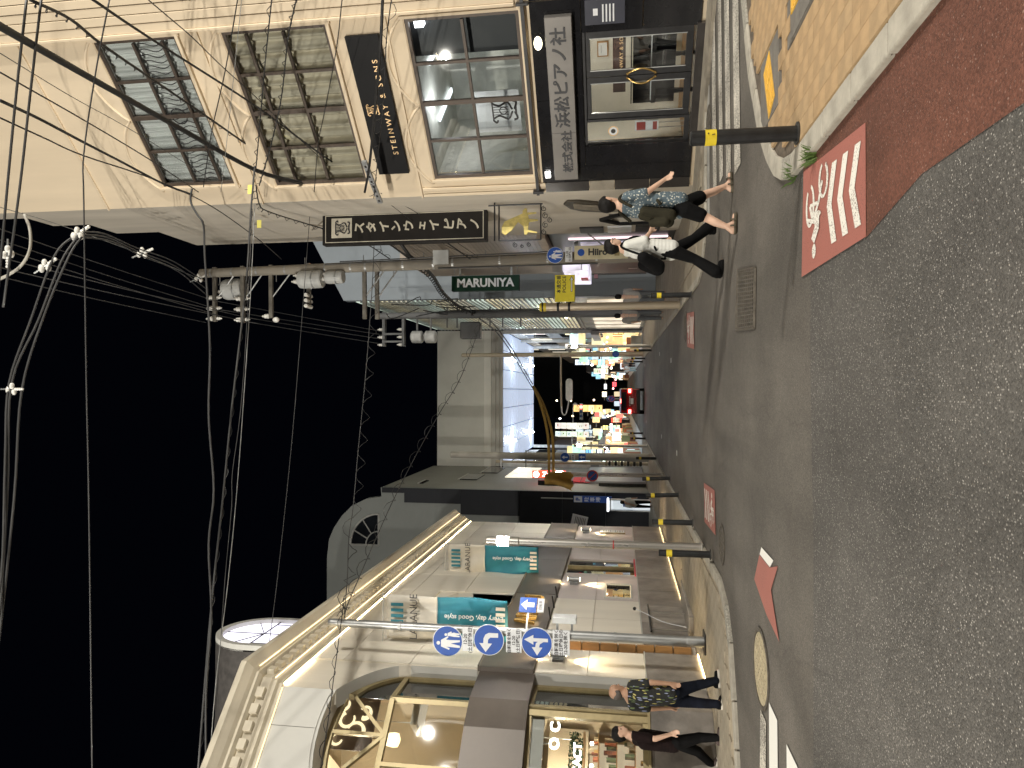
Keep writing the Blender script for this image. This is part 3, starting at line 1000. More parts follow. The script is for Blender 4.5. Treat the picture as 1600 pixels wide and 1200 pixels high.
# corner arch: soffit, jamb and glazing set back behind the corner
CB = 0.42                     # set-back of the chamfer glazing
SB = 0.25                     # set-back of the street-side glazing
JS = 1.2                      # jamb, along the street
AS = 0.35                     # glazing corner, along the street
n = 26
def strip(pts, y0, y1):
    vs, fs = [], []
    for (x, z) in pts:
        vs += [(x, y0, z), (x, y1, z)]
    fs = [(2 * i, 2 * i + 1, 2 * i + 3, 2 * i + 2) for i in range(len(pts) - 1)]
    return MB().add(vs, fs)
arS = [(JS * i / n, archz(JS * i / n * .7071) - .006) for i in range(n + 1)]
arC = [((AC - AA) * i / n, archz((AC - AA) * i / n) - .006) for i in range(n + 1)]
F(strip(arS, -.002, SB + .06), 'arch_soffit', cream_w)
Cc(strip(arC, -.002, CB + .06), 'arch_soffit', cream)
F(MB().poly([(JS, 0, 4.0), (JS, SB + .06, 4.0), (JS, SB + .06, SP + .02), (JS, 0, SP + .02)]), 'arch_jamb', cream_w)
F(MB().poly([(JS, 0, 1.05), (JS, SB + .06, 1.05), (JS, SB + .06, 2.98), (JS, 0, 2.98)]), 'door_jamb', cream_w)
fz0, fz1 = 2.97, 3.96
F(MB().prism([(JS - .003, .02), (AS, .02 + .10), (AS, SB + .12), (JS - .003, SB + .12)], fz0, fz1, 'xy'), 'fascia', bronze)
Cc(MB().prism([(.165, .33), (-.35, .20), (-3.2, .20), (-3.2, CB + .1), (.07, CB + .1)], fz0, fz1, 'xy'), 'fascia', bronze)
F(MB().box(AS - .02, JS - .003, SB - .14, SB + .1, .05, 1.02), 'base_slab', base_m2)
for x0, x1 in ((-.95, .16), (-2.1, -.955), (-3.2, -2.105)):
    Cc(MB().box(x0, x1, CB - .11, CB + .1, .05, 1.02), 'base_slab', base_m, bevel=.004)
F(MB().box(AS - .03, JS - .004, SB - .16, SB + .06, 1.022, 1.06), 'window_sill', gold)
Cc(MB().box(-3.2, .16, CB - .14, CB + .06, 1.022, 1.06), 'window_sill', gold)
def facet(parent_name, label, z0, z1, arch):
    t = thing(parent_name, None, None)
    t.parent = HB
    t['label'] = label
    a_ = bpy.data.objects.new('street_facet', None)
    return t
def SF(mb, name, m, par):
    return mb.build(name, m, par, (0, 0, 0), (0, 0, fz))
def CF(mb, name, m, par):
    return mb.build(name, m, par, (0, 0, 0), (0, 0, cz))
sf = thing('shop_window', None, None)
sf.parent = HB
sf['label'] = 'gold framed shop window under the bronze fascia'
SF(MB().box(JS - .09, JS - .004, SB - .05, SB + .03, 1.06, fz0), 'frame_post', gold, sf)
SF(MB().box(AS - .03, AS + .06, SB - .06, SB + .04, 1.06, fz0), 'frame_post', gold, sf)
CF(MB().box(-.05, .045, CB - .06, CB + .04, 1.06, fz0), 'frame_post', gold, sf)
SF(MB().box(AS + .06, JS - .09, SB - .04, SB + .03, fz0 - .06, fz0 - .002), 'frame_head', gold, sf)
CF(MB().box(-3.2, -.05, CB - .04, CB + .03, fz0 - .06, fz0 - .002), 'frame_head', gold, sf)
SF(MB().box(AS + .06, JS - .09, SB - .04, SB + .03, 1.06, 1.14), 'frame_foot', gold, sf)
CF(MB().box(-3.2, -.05, CB - .04, CB + .03, 1.06, 1.14), 'frame_foot', gold, sf)
SF(MB().box(AS + .06, JS - .09, SB - .006, SB, 1.14, fz0 - .06), 'pane', glass('street_pane', (.95, .97, .95), .2), sf)
CF(MB().box(-3.2, -.05, CB - .006, CB, 1.14, fz0 - .06), 'pane', clear_glass, sf)
CF(MB().box(-3.2, -.051, CB + .03, CB + .05, 2.70, 2.90), 'blind_and_fill', shop_white, sf)
aw = thing('arch_window', None, None)
aw.parent = HB
aw['label'] = 'large arched window with gold fan glazing bars'
def band(p, w, y0, y1):
    m = MB()
    for (a, b) in zip(p, p[1:]):
        m.prism([a, b, (b[0], b[1] - w), (a[0], a[1] - w)], y0, y1)
    return m
gS = [q for q in arS if q[0] >= AS - .03]
gC = [q for q in arC if q[0] <= .02]
SF(band(gS, .09, SB - .05, SB + .04), 'arch_frame', gold, aw)
CF(band(gC, .09, CB - .05, CB + .04), 'arch_frame', gold, aw)
TZ = 5.28
def bar(p, q, w, y0, y1):
    d = (Vector(q) - Vector(p)).normalized()
    nn = Vector((-d.y, d.x)) * w / 2
    return MB().prism([(p[0] + nn.x, p[1] + nn.y), (q[0] + nn.x, q[1] + nn.y), (q[0] - nn.x, q[1] - nn.y), (p[0] - nn.x, p[1] - nn.y)], y0, y1)
SF(bar((AS, TZ), (JS, TZ), .085, SB - .05, SB + .04), 'transom', gold, aw)
CF(bar((.07, TZ), (-2.2, TZ), .085, CB - .05, CB + .04), 'transom', gold, aw)
HX = -.52
CF(bar((HX, TZ), (HX, archz(HX) - .07), .055, CB - .052, CB + .03), 'fan_bar', gold, aw)
CF(bar((HX, TZ), (.05, 5.92), .055, CB - .054, CB + .028), 'fan_bar', gold, aw)
SF(bar((AS, 5.92), (.62, archz(.62 * .7071) - .07), .055, SB - .052, SB + .03), 'fan_bar', gold, aw)
CF(bar((HX, TZ), (-1.3, archz(-1.3) - .07), .055, CB - .056, CB + .026), 'fan_bar', gold, aw)
SF(bar((AS, 3.97), (AS, TZ), .07, SB - .056, SB + .03), 'mullion', gold, aw)
SF(bar((JS - .04, 3.97), (JS - .04, TZ), .08, SB - .052, SB + .034), 'frame_post', gold, aw)
CF(bar((-.95, 3.97), (-.95, TZ), .06, CB - .052, CB + .034), 'mullion', gold, aw)
SF(MB().prism([(q[0], q[1] - .02) for q in gS] + [(JS, 3.97), (gS[0][0], 3.97)], SB - .006, SB), 'pane', glass('street_pane', (.95, .97, .95), .2), aw)
CF(MB().prism([(q[0], q[1] - .02) for q in gC] + [(AC - AA, 3.97), (.02, 3.97)], CB - .006, CB), 'pane', clear_glass, aw)
# rooms behind the glass, open towards the windows
def room_poly(pts, z0, z1, open_edges):
    m = MB()
    m.poly([(x, y, z0) for x, y in pts])
    m.poly([(x, y, z1) for x, y in reversed(pts)])
    for i, (a, b) in enumerate(zip(pts, pts[1:] + pts[:1])):
        if i not in open_edges:
            m.poly([(*a, z0), (*a, z1), (*b, z1), (*b, z0)])
    return m
rp_ = [(.14, .62), (.62, 1.02), (1.42, 1.80), (-.6, 3.85), (-3.4, 3.85), (-3.4, .62)]
Cc(room_poly(rp_, 3.9, 6.98, (0, 5)), 'upper_room', shop_wall)
Cc(room_poly(rp_, .04, 2.93, (0, 5)), 'shop_room', shop_wall)

def place_c(x, y, z):
    """chamfer frame to world"""
    return Vector((OX + (x - y) * .7071, OY + (x + y) * .7071, z))
warm_panel = emit('warm_panel', (1.0, .80, .5), .8)
t = thing('ceiling_panel_light', 'square ceiling panel glowing warm inside the arched window', 'ceiling light', place_c(-1.2, 2.3, 6.85), 45)
MB().box(-.9, .9, -.8, .8, 0, .06).build('diffuser', warm_panel, t)
MB().box(-.95, .95, -.85, .85, .06, .09).build('frame', gold, t)
lamp_light('POINT', 'room_lamp', t, (0, -.3, -.6), 55, (1, .86, .64), .04)
t = thing('pendant_lamp', 'beaded pendant lamp hanging behind the arched window', 'pendant lamp', place_c(-.28, 1.3, 5.28), 45)
MB().lathe([(.05, 0), (.11, .03), (.12, .1), (.10, .24), (.04, .27)], n=16).build('shade', emit('pendant_glow', (1, .82, .5), 2.2), t)
MB().cyl((0, 0, .27), (0, 0, 1.69), .006, n=6).build('cord', black_metal, t)
t = thing('decorative_screen', 'brown screen with pale scroll pattern inside the arched window', 'screen', place_c(.0, 1.15, 5.75), 45)
MB().box(-.55, .35, 0, .03, -.02, .85).build('board', mat('brown_screen', (.26, .2, .17), .6), t)
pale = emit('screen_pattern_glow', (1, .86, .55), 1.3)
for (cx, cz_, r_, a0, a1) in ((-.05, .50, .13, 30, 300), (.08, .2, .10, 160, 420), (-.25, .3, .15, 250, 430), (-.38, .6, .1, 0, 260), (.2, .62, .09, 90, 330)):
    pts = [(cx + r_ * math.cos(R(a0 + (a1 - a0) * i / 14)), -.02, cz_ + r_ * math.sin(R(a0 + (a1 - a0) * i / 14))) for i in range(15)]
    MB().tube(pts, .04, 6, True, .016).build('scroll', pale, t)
t = thing('ceiling_box', 'large beige ceiling box inside the arched window', 'ceiling fixture', place_c(.48, 1.75, 5.1), 45)
MB().box(-.42, .3, -.25, .35, 0, .12).build('box', shop_white, t, bevel=.02)
MB().box(-.36, .24, -.19, .29, -.012, -.001).build('glass_face', emit('soft_panel', (.95, .9, .75), .35), t)
for q_ in (-.3, .2):
    MB().cyl((q_, 0, .12), (q_, 0, 1.85), .008, n=5).build('hanger', galv, t)
# shop floor
t = thing('shop_lamp', 'row of bright shop ceiling lamps behind the gold framed window', 'ceiling light', place_c(-.9, 2.0, 2.86), 45)
for i in range(4):
    MB().lathe([(.07, 0), (.07, .05)], c=(-.9 + i * .55, 0, 0), n=12).build('lamp_disc', emit('shop_lamp_glow', (1, .85, .6), 14), t)
lamp_light('POINT', 'shop_room_lamp', t, (.3, .0, -.35), 60, (1, .86, .64), .04)
t = thing('shop_hedge', 'dark green hedge shelf inside the shop window', 'plant', place_c(-.35, 1.6, 2.12), 45)
m = MB()
for k in range(900):
    c = Vector((random.uniform(-1.2, .52), random.uniform(-.10, .10), random.uniform(0, .24)))
    d = Vector((random.uniform(-1, 1), random.uniform(-1, 1), random.uniform(-1, 1))).normalized() * .035
    e = d.orthogonal().normalized() * .02
    m.poly([c - d, c + e, c + d, c - e])
m.build('leaves', hedge_m, t)
MB().box(-1.2, .52, -.08, .08, -.04, 0).build('shelf', wood, t)
for q_ in (-1.0, .4):
    MB().cyl((q_, 0, .2), (q_, 0, .8), .008, n=5).build('hanger', galv, t)
t = thing('shop_letter_sign', 'glowing white letters C O hanging in the shop window', 'sign', place_c(-.06, 1.1, 2.57), 45)
lw = emit('letter_glow', (1, .97, .88), 7)
for i, ch in enumerate('OC'):
    text(ch, .23, lw, t, (-.15 + i * .27, 0, 0), (PI / 2, 0, 0), 'letter', bold=.004, depth=.02)
MB().cyl((-.15, .02, .1), (-.15, .02, .36), .012, n=6).build('hanger', galv, t)
t = thing('shop_wall_sign', 'glowing white letters CACT on the shop hedge', 'sign', place_c(-.30, 1.46, 2.2), 45)
text('CACT', .19, lw, t, (0, 0, 0), (PI / 2, 0, 0), 'lettering', bold=.003, depth=.012)
t = thing('shop_shelves', 'crowded lit display shelves in the corner shop', 'shelf', place_c(-.2, 2.55, .05), 45)
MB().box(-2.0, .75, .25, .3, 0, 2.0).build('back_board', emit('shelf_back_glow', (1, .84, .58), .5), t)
MB().box(-2.0, .75, -.05, .24, 2.02, 2.75).build('pelmet', shop_wall, t)
for k in range(5):
    MB().box(-2.0, .75, -.1, .25, .5 + k * .33, .52 + k * .33).build('shelf_board', wood, t)
cols = [(.6, .5, .35), (.5, .18, .1), (.7, .66, .55), (.2, .25, .15), (.55, .35, .12), (.3, .12, .08)]
for k in range(210):
    i = random.randrange(5)
    x_ = random.uniform(-1.9, .68)
    h_ = random.uniform(.06, .24)
    w_ = random.uniform(.010, .032)
    cc = random.randrange(6)
    mk = mat('goods_%d' % cc, cols[cc], .5)
    MB().box(x_ - w_, x_ + w_, -.08 + random.uniform(0, .1), .1, .521 + i * .33, .52 + i * .33 + h_).build('boxed_goods', mk, t)
for k in range(7):
    MB().ball((-1.8 + k * .38, -.16, 1.95), .035, n=8).build('shelf_bulb', emit('shelf_bulb_glow', (1, .9, .7), 22), t)
# timber slot beside the pole
sl = thing('side_entrance', None, None)
sl.parent = HB
sl.rotation_euler = (0, 0, fz)
sl['label'] = 'narrow timber lined entrance lit warm'
MB().room(2.44, 3.01, .3, 1.6, .05, 2.62).build('niche', wood, sl)
for i in range(7):
    MB().box(2.46, 3.0, .55, .6, .12 + i * .36, .38 + i * .36).build('timber_panel', wood, sl, bevel=.01)
for i in range(7):
    for j in range(2):
        MB().box(2.93, 2.985, .02 + j * .30, .30 + j * .30, .12 + i * .355, .455 + i * .355).build('timber_panel', wood, sl, bevel=.008)
lamp_light('POINT', 'entrance_lamp', sl, (2.72, .42, 2.4), 2.2, (1, .78, .5), .03)
MB().lathe([(.04, 2.5), (.05, 2.55)], c=(2.72, .42, 0), n=12).build('entrance_lamp_lens', emit('entrance_glow', (1, .75, .42), 20), sl)
# street window and display niche
wn = thing('street_window', None, None)
wn.parent = HB
wn.rotation_euler = (0, 0, fz)
wn['label'] = 'tall shop window with gold mullion and red sill tape'
MB().room(8.1, 9.9, .31, 1.9, 1.05, 3.0).build('window_room', shop_wall, wn)
MB().box(8.95, 9.03, -.02, .1, 1.1, 2.95).build('mullion', gold, wn)
MB().box(8.15, 9.85, .05, .06, 1.1, 2.95).build('pane', clear_glass, wn)
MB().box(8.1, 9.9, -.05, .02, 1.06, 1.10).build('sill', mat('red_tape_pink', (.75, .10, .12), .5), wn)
MB().box(8.12, 8.15, -.02, .2, 1.1, 2.95).build('side_frame', cream_w, wn)
MB().lathe([(.16, 0), (.2, .1), (.05, .22)], c=(8.75, 1.0, 1.9), n=14).build('hanging_light', emit('window_lamp_glow', (1, .85, .55), 10), wn)
for k in range(9):
    MB().box(8.2 + k * .18, 8.33 + k * .18, .9, 1.1, 1.15, 1.4 + random.random() * .5).build('display_goods', mat('goods_%d' % (k % 6), cols[k % 6], .5), wn)
lamp_light('POINT', 'window_lamp', wn, (8.8, .8, 2.6), 22, (1, .84, .6), .03)
nc = thing('display_niche', None, None)
nc.parent = HB
nc.rotation_euler = (0, 0, fz)
nc['label'] = 'small lit display niche with dried flowers'
MB().room(6.006, 7.144, .0, .29, 1.236, 1.824).build('niche_box', emit('niche_glow', (1, .88, .62), 1.0), nc)
for x0, x1, z0, z1 in ((5.96, 7.19, 1.83, 1.87), (5.96, 7.19, 1.19, 1.23), (5.96, 6.0, 1.23, 1.83), (7.15, 7.19, 1.23, 1.83)):
    MB().box(x0, x1, -.03, .03, z0, z1).build('frame', cream_w, nc)
MB().box(6.01, 7.14, -.012, -.008, 1.24, 1.82).build('pane', clear_glass, nc)
for k in range(7):
    x_ = 6.2 + k * .12
    MB().tube(smoothpath([(x_, .2, 1.24), (x_ + random.uniform(-.05, .05), .2, 1.45), (x_ + random.uniform(-.12, .12), .18, 1.66)]), .008, 5).build('dried_stem', wood, nc)
# arched upstairs windows
for c_ in (4.55, 10.3):
    w_ = thing('arched_window', None, None)
    w_.parent = HB
    w_.rotation_euler = (0, 0, fz)
    fa = segarch(c_, 1.3, 5.05, .75)
    vs, fs = [], []
    for i in range(19):
        x_ = c_ - 1.3 + 2.6 * i / 18
        vs += [(x_, -.03, fa(x_) - .005), (x_, .26, fa(x_) - .005)]
    fs = [(2 * i, 2 * i + 1, 2 * i + 3, 2 * i + 2) for i in range(18)]
    MB().add(vs, fs).build('soffit', cream_w, w_)
    for sx in (-1.3, 1.3):
        MB().poly([(c_ + sx, -.03, 4.0), (c_ + sx, .26, 4.0), (c_ + sx, .26, 5.06), (c_ + sx, -.03, 5.06)]).build('jamb', cream_w, w_)
    out = [(c_ - 1.3 + 2.6 * i / 18, fa(c_ - 1.3 + 2.6 * i / 18)) for i in range(19)]
    MB().prism(out + [(c_ + 1.3, 4.0), (c_ - 1.3, 4.0)], .26, .28).build('blind_and_fill', shop_white, w_)  # pale fill added so the arched opening reads lighter, not a real blind
    MB().box(c_ - .04, c_ + .04, .2, .258, 4.0, 5.7).build('mullion', gold, w_)
    MB().box(c_ - 1.3, c_ + 1.3, .2, .258, 4.98, 5.06).build('transom', gold, w_)

# gold letters on the band
gl = thing('gold_letter_sign', 'raised gold letters on the bronze band beside the blue signs', 'sign', (OX + .07, OY + 4.45, 3.43), 90)
text('ARANU', .66, gold_b, gl, (0, -.06, .02), (PI / 2, 0, 0), 'lettering', bold=.002, depth=.025, sx=.9)
for k in range(3):
    lamp_light('SPOT', 'letter_spot', gl, (-.8 + k * .8, -.35, -.42), 45, (1, .80, .46), .03, 80, (R(150), 0, 0))
    MB().cyl((-.8 + k * .8, -.36, -.46), (-.8 + k * .8, -.1, -.5), .018, n=8).build('spot_fitting', black_metal, gl)

# wall lights, up and down beams
def up_down(label, s, z):
    t = thing('wall_light', label, 'wall light', (OX, OY + s, z), 90, 'up and down wall lights')
    MB().box(-.09, .09, -.05, -.001, -.1, .1).build('back_plate', galv, t)
    MB().lathe([(.058, -.15), (.062, -.15), (.062, .15), (.058, .15)], c=(0, -.13, 0), n=16).build('cylinder_body', galv, t)
    MB().box(-.02, .02, -.09, -.045, -.03, .03).build('bracket', galv, t)
    gw = emit('wall_light_lens', (1, .8, .5), 25)
    MB().lathe([(.05, .152), (.052, .155)], c=(0, -.13, 0), n=14).build('lens', gw, t)
    MB().lathe([(.05, -.155), (.052, -.152)], c=(0, -.13, 0), n=14).build('lens', gw, t)
    lamp_light('SPOT', 'up_beam', t, (0, -.125, .175), 130, (1, .78, .46), .03, 95, (PI, 0, 0), .8)
    lamp_light('SPOT', 'down_beam', t, (0, -.125, -.175), 130, (1, .78, .46), .03, 95, (0, 0, 0), .8)
up_down('cylinder wall light right above the display niche', 7.08, 2.66)
up_down('cylinder wall light above the framed plaque', 13.75, 2.66)
up_down('cylinder wall light behind the lowest blue round sign', 1.85, 2.62)
# framed plaque
t = thing('wall_plaque', 'gold framed white plaque with printed ornament at far end of cream building', 'sign', (OX - .0, OY + 13.95, 1.75), 90)
MB().box(-.22, .22, -.05, -.001, -.45, .45).build('frame', gold, t, bevel=.01)
MB().box(-.19, .19, -.058, -.051, -.42, .42).build('board', sign_white, t)
for k in range(9):
    MB().box(-.12 + random.uniform(-.02, .02), .12 + random.uniform(-.03, .03), -.062, -.0585, -.36 + k * .08, -.33 + k * .08).build('printed_line', ink if k % 2 else gold, t)

# banners on poles
teal = mat('banner_teal', (0.03, 0.22, 0.30), 0.55, 0, 0.12, 2)
bwhite = mat('banner_white', (0.70, 0.66, 0.58), 0.6, 0, 0.08, 2)
def banner(label, Y, xin, xout, z1, zm, z0, seed):
    t = thing('hanging_banner', label, 'banner', ((xin + xout) / 2, Y, z0), 0, 'teal and white banners on the cream building')
    w = xout - xin
    rnd = random.Random(seed)
    ph = rnd.uniform(0, 6)
    def bulge(u, v):
        return .05 * math.sin(5 * v + ph + 3 * u) * (1 - .3 * v) + .03 * math.sin(9 * u + 4 * v + ph)
    def sheet(za, zb, name, m):
        vs, fs = [], []
        nu, nv = 14, 18
        for j in range(nv + 1):
            for i in range(nu + 1):
                u, v = i / nu, j / nv
                z = za + (zb - za) * v
                vs.append((-w / 2 + u * w, bulge(u, (z - z0)), z - z0))
        for j in range(nv):
            for i in range(nu):
                a = j * (nu + 1) + i
                fs.append((a, a + 1, a + nu + 2, a + nu + 1))
        o = MB().add(vs, fs).build(name, m, t, smooth=True)
        so = o.modifiers.new('thick', 'SOLIDIFY')
        so.thickness = .003
        return o
    sheet(zm, z1, 'white_cloth', bwhite)
    sheet(z0, zm, 'teal_cloth', teal)
    H = z1 - z0
    for k in range(5):
        MB().box(-w * .25 + k * w * .13, -w * .25 + k * w * .13 + w * .075, -.085, -.08, H - .35, H - .1).build('teal_stripe', teal, t)
        MB().box(-w * .25 + k * w * .13, -w * .25 + k * w * .13 + w * .075, -.085, -.08, .04, .22).build('white_stripe', bwhite, t)
    text('LARANUE', w * .26, ink, t, (w * .04, -.085, zm - z0 + (z1 - zm) * .45), (PI / 2, 0, 0), 'lettering', bold=-.002, sx=.92)
    text('Every day, Good style', w * .155, sign_white, t, (w * .08, -.085, (zm - z0) * .47), (PI / 2, R(-90), 0), 'lettering', bold=.002)
    MB().cyl((-w / 2 - (xin - OX), 0, H + .09), (w / 2 + .03, 0, H + .09), .018, n=8).build('pole', cream_w, t)
    MB().box(-w / 2 - (xin - OX), -w / 2 - (xin - OX) + .02, -.09, .09, H + .0, H + .18).build('pole_bracket', cream_w, t)
    for px in (-w / 2 + .02, w / 2 - .02):
        MB().cyl((px, 0, H - .01), (px, 0, H + .1), .006, n=5).build('tie', cream_w, t)
banner('nearer teal and white banner behind the blue round signs', OY + 2.25, -4.84, -4.0, 6.02, 5.0, 3.62, 3)
banner('farther teal and white banner behind the lit lamp post', OY + 7.8, -4.98, -4.18, 6.14, 5.12, 3.66, 8)

# rail and ramp at the foot of the wall
t = thing('hand_rail', 'steel hand rail along the marble base of cream building', 'hand rail', (OX + .14, OY + 4.2, .05), 90)
MB().tube([(-.9, 0, .82), (.9, 0, .82)], .02, 8).build('rail', dark_metal, t)
MB().cyl((.35, 0, 0), (.35, 0, .82), .014, n=8).build('post', stainless, t)
MB().cyl((-.75, 0, 0), (-.75, 0, .82), .014, n=8).build('post', stainless, t)
MB().tube(smoothpath([(-.6, -.02, .1), (-.35, -.03, .55), (.2, -.02, .9), (.55, 0, 1.1)]), .008, 6).build('hose', sign_white, t)
MB().ball((.57, 0, 1.12), .04).build('hose_nozzle', black_metal, t)
t = thing('ramp_slab', 'sloping stone ramp slab at the foot of the marble base', 'ramp', (OX + .2, OY + 4.6, .05), 90)
MB().prism([(-1.4, 0), (1.4, 0), (1.4, .02), (-1.4, .09)], -.3, .18).build('slab', base_m2, t, bevel=.01)

# roofs behind the cornice
roof_dark = mat('dark_roof_tiles', (0.055, 0.05, 0.047), 0.8, 0, 0.3, 6, 0.4, 30)
t = thing('dormer_roof', 'barrel roofed dormer with brightly lit arched window above the cornice', 'roof', (OX - .55, OY + 3.85, 7.7))
N = 18
ww, sp_, hh = .92, 1.75, 1.05
outer = [(-ww, 0)] + [(-ww * math.cos(PI * i / N), sp_ + hh * math.sin(PI * i / N)) for i in range(N + 1)] + [(ww, 0)]
inner = [(x_ * .86, z_ if z_ < sp_ else sp_ + (z_ - sp_) * .86) for x_, z_ in outer]
MB().prism(outer, -3.0, -.03, 'yz').build('barrel', roof_dark, t)
fr_ = MB()
for i in range(len(outer) - 1):
    fr_.prism([outer[i], outer[i + 1], inner[i + 1], inner[i]], -.06, .08, 'yz')
fr_.build('arch_frame', cream_w, t)
MB().prism(inner, -.025, -.015, 'yz').build('lit_glazing', emit('dormer_glow', (.86, .84, 1.0), 1.5), t)
for k in range(3):
    a = PI * (k + .5) / 3
    MB().tube([(.01, 0, sp_), (.01, -ww * .84 * math.cos(a), sp_ + hh * .84 * math.sin(a))], .010, 5).build('glazing_bar', dark_metal, t)
MB().tube([(.012, -ww * .86, sp_), (.012, ww * .86, sp_)], .014, 5).build('glazing_bar', dark_metal, t)
for yb in (-.6, .0, .6):
    MB().tube([(.014, yb, 0), (.014, yb, sp_)], .010, 5).build('glazing_bar', dark_metal, t)
t = thing('tiled_roof', 'dark tiled roof slope rising behind the cornice at far left', 'roof', (OX, OY, 0))
rp = [Vector((-1.2, 3.2, 7.75)), Vector((-4.6, -2.4, 7.75)), Vector((-9.4, 1.0, 12.4)), Vector((-4.0, 7.0, 10.8))]
MB().poly(rp).build('slope', roof_dark, t)
dx = (rp[1] - rp[0])
for i in range(14):
    for j in range(16):
        def Q(u, v):
            return (rp[0] * (1 - u) + rp[1] * u) * (1 - v) + (rp[3] * (1 - u) + rp[2] * u) * v
        u0, v0 = (j + (.5 if i % 2 else 0)) / 16.5, i / 14
        nrm = (rp[1] - rp[0]).cross(rp[3] - rp[0]).normalized()
        nrm = nrm if nrm.z > 0 else -nrm
        a, b, c, d = Q(u0 + .002, v0), Q(u0 + .058, v0), Q(u0 + .058, v0 + .07), Q(u0 + .002, v0 + .07)
        MB().poly([a + nrm * .03, b + nrm * .03, c + nrm * .008, d + nrm * .008]).build('roof_tile', roof_dark, t)
# ------------------------------------------------------------------ piano shop (right)
stucco = mat('cream_stucco', (0.70, 0.585, 0.43), 0.8, 0, 0.14, 1.3, 0.15, 70, tint=(.42, .35, .26), streak=True, detail=8)
stucco_s = mat('cream_stucco_side', (0.60, 0.55, 0.47), 0.8, 0, 0.14, 1.3, 0.15, 70, streak=True, detail=8)
granite = mat('black_granite', (0.014, 0.014, 0.016), 0.12, 0, 0.15, 3, spec=0.5)
granite_b = mat('dark_granite', (0.04, 0.036, 0.034), 0.2, 0, 0.2, 3)
frame_br = mat('brown_window_frame', (0.075, 0.055, 0.042), 0.5, 0.2, 0.2, 5)
brushed = mat('brushed_sign_metal', (0.17, 0.16, 0.15), 0.42, 0.5, 0.10, 2, streak=True)
curtain_w = mat('curtain_white', (0.86, 0.88, 0.86), 0.85, 0, 0.06, 1)
curtain_b = mat('curtain_beige', (0.70, 0.63, 0.49), 0.85, 0, 0.08, 1)
stone_step = mat('step_stone', (0.30, 0.265, 0.21), 0.7, 0, 0.2, 4, 0.2, 60)

PX, PY = 4.15, 14.6
PB = thing('piano_shop_building', 'cream corner building with black granite piano shop front and curtained windows', 'building', (PX, PY, 0), -45)
WH = 18.5
win = {'top': (.48, 3.52, 9.72, 11.42), 'mid': (.39, 3.52, 6.76, 8.80), 'show': (.38, 3.50, 3.24, 5.30)}
holes = [tuple(v) for v in win.values()] + [(.93, 3.08, .18, 2.2)]
m = MB()
wall(m, 0, 3.95, 0, WH, 0, .28, holes)
m.build('wall', stucco, PB)
# ship-lap strip at the right and pilaster on the left corner
for k in range(9):
    MB().box(3.64 + k * .16, 3.785 + k * .16, -.05 - (k % 2) * .006, -.001, 3.3, WH).build('vertical_board', stucco, PB, bevel=.006)
MB().box(3.58, 3.635, -.075, -.001, 3.3, WH).build('vertical_moulding', stucco, PB, bevel=.01)
for k, (a, b, d) in enumerate(((.0, .06, .045), (.07, .12, .03), (.13, .2, .05))):
    MB().box(a, b, -d, -.001, .1, 5.6).build('corner_moulding', stucco, PB, bevel=.008)
for z in (5.62, 9.25, 13.0):
    MB().box(-.02, 3.57, -.04, -.001, z, z + .03).build('string_course', stucco, PB)
# double scallop mouldings and drip ledges round each window
def scallop(x0, x1, z, rise, inset):
    mid = (x0 + x1) / 2
    p = []
    for a, b in ((x0, mid), (mid, x1)):
        for i in range(17):
            t_ = i / 16
            p.append((a + (b - a) * t_, -.012, z + rise * math.sin(PI * t_) ** .8))
    return p
for nm, (x0, x1, z0, z1) in win.items():
    pp = scallop(x0 - .10, x1 + .06, z1 + .03, .42, 0)
    MB().tube(pp, .03, 6).build('scallop_moulding', stucco, PB, smooth=True)
    pl_ = MB()
    for (a, b) in zip(pp, pp[1:]):
        pl_.prism([(a[0], z1 + .02), (b[0], z1 + .02), (b[0], b[2]), (a[0], a[2])], -.012, -.001)
    pl_.build('scallop_panel', stucco, PB)
    MB().box(x1 + .01, x1 + .06, -.06, -.001, z0 - .1, z1 + .08).build('side_moulding', stucco, PB, bevel=.006)
    MB().box(x0 - .06, x0 - .01, -.05, -.001, z0 - .1, z1 + .05).build('side_moulding', stucco, PB, bevel=.006)
    MB().box(x0 - .08, x1 + .08, -.07, -.001, z0 - .08, z0 - .01).build('sill', stucco, PB, bevel=.01)

def make_window(key, cols_, rows, wtype, label):
    x0, x1, z0, z1 = win[key]
    t = thing('window', None, None)
    t.parent = PB
    t['label'] = label
    fw = .06
    MB().box(x0, x0 + fw, .02, .12, z0, z1).build('frame_side', frame_br, t)
    MB().box(x1 - fw, x1, .02, .12, z0, z1).build('frame_side', frame_br, t)
    MB().box(x0 + fw, x1 - fw, .02, .12, z1 - fw, z1).build('frame_top', frame_br, t)
    MB().box(x0 + fw, x1 - fw, .02, .12, z0, z0 + fw).build('frame_bottom', frame_br, t)
    xs = [x0 + fw + (x1 - x0 - 2 * fw) * c for c in cols_]
    zs = [z0 + fw + (z1 - z0 - 2 * fw) * r_ for r_ in rows]
    for i, x_ in enumerate(xs[1:-1]):
        w_ = .04 if (len(xs) == 5 and i == 1) else .024
        MB().box(x_ - w_, x_ + w_, .025, .115, z0 + fw, z1 - fw).build('mullion', frame_br, t)
    for i, z_ in enumerate(zs[1:-1]):
        for a, b in zip(xs, xs[1:]):
            MB().box(a + .025, b - .025, .03, .11, z_ - .026, z_ + .026).build('transom', frame_br, t)
    for a, b in zip(xs, xs[1:]):
        for c, d in zip(zs, zs[1:]):
            MB().box(a + .01, b - .01, .065, .071, c + .01, d - .01).build('pane', clear_glass, t)
    return t, xs, zs
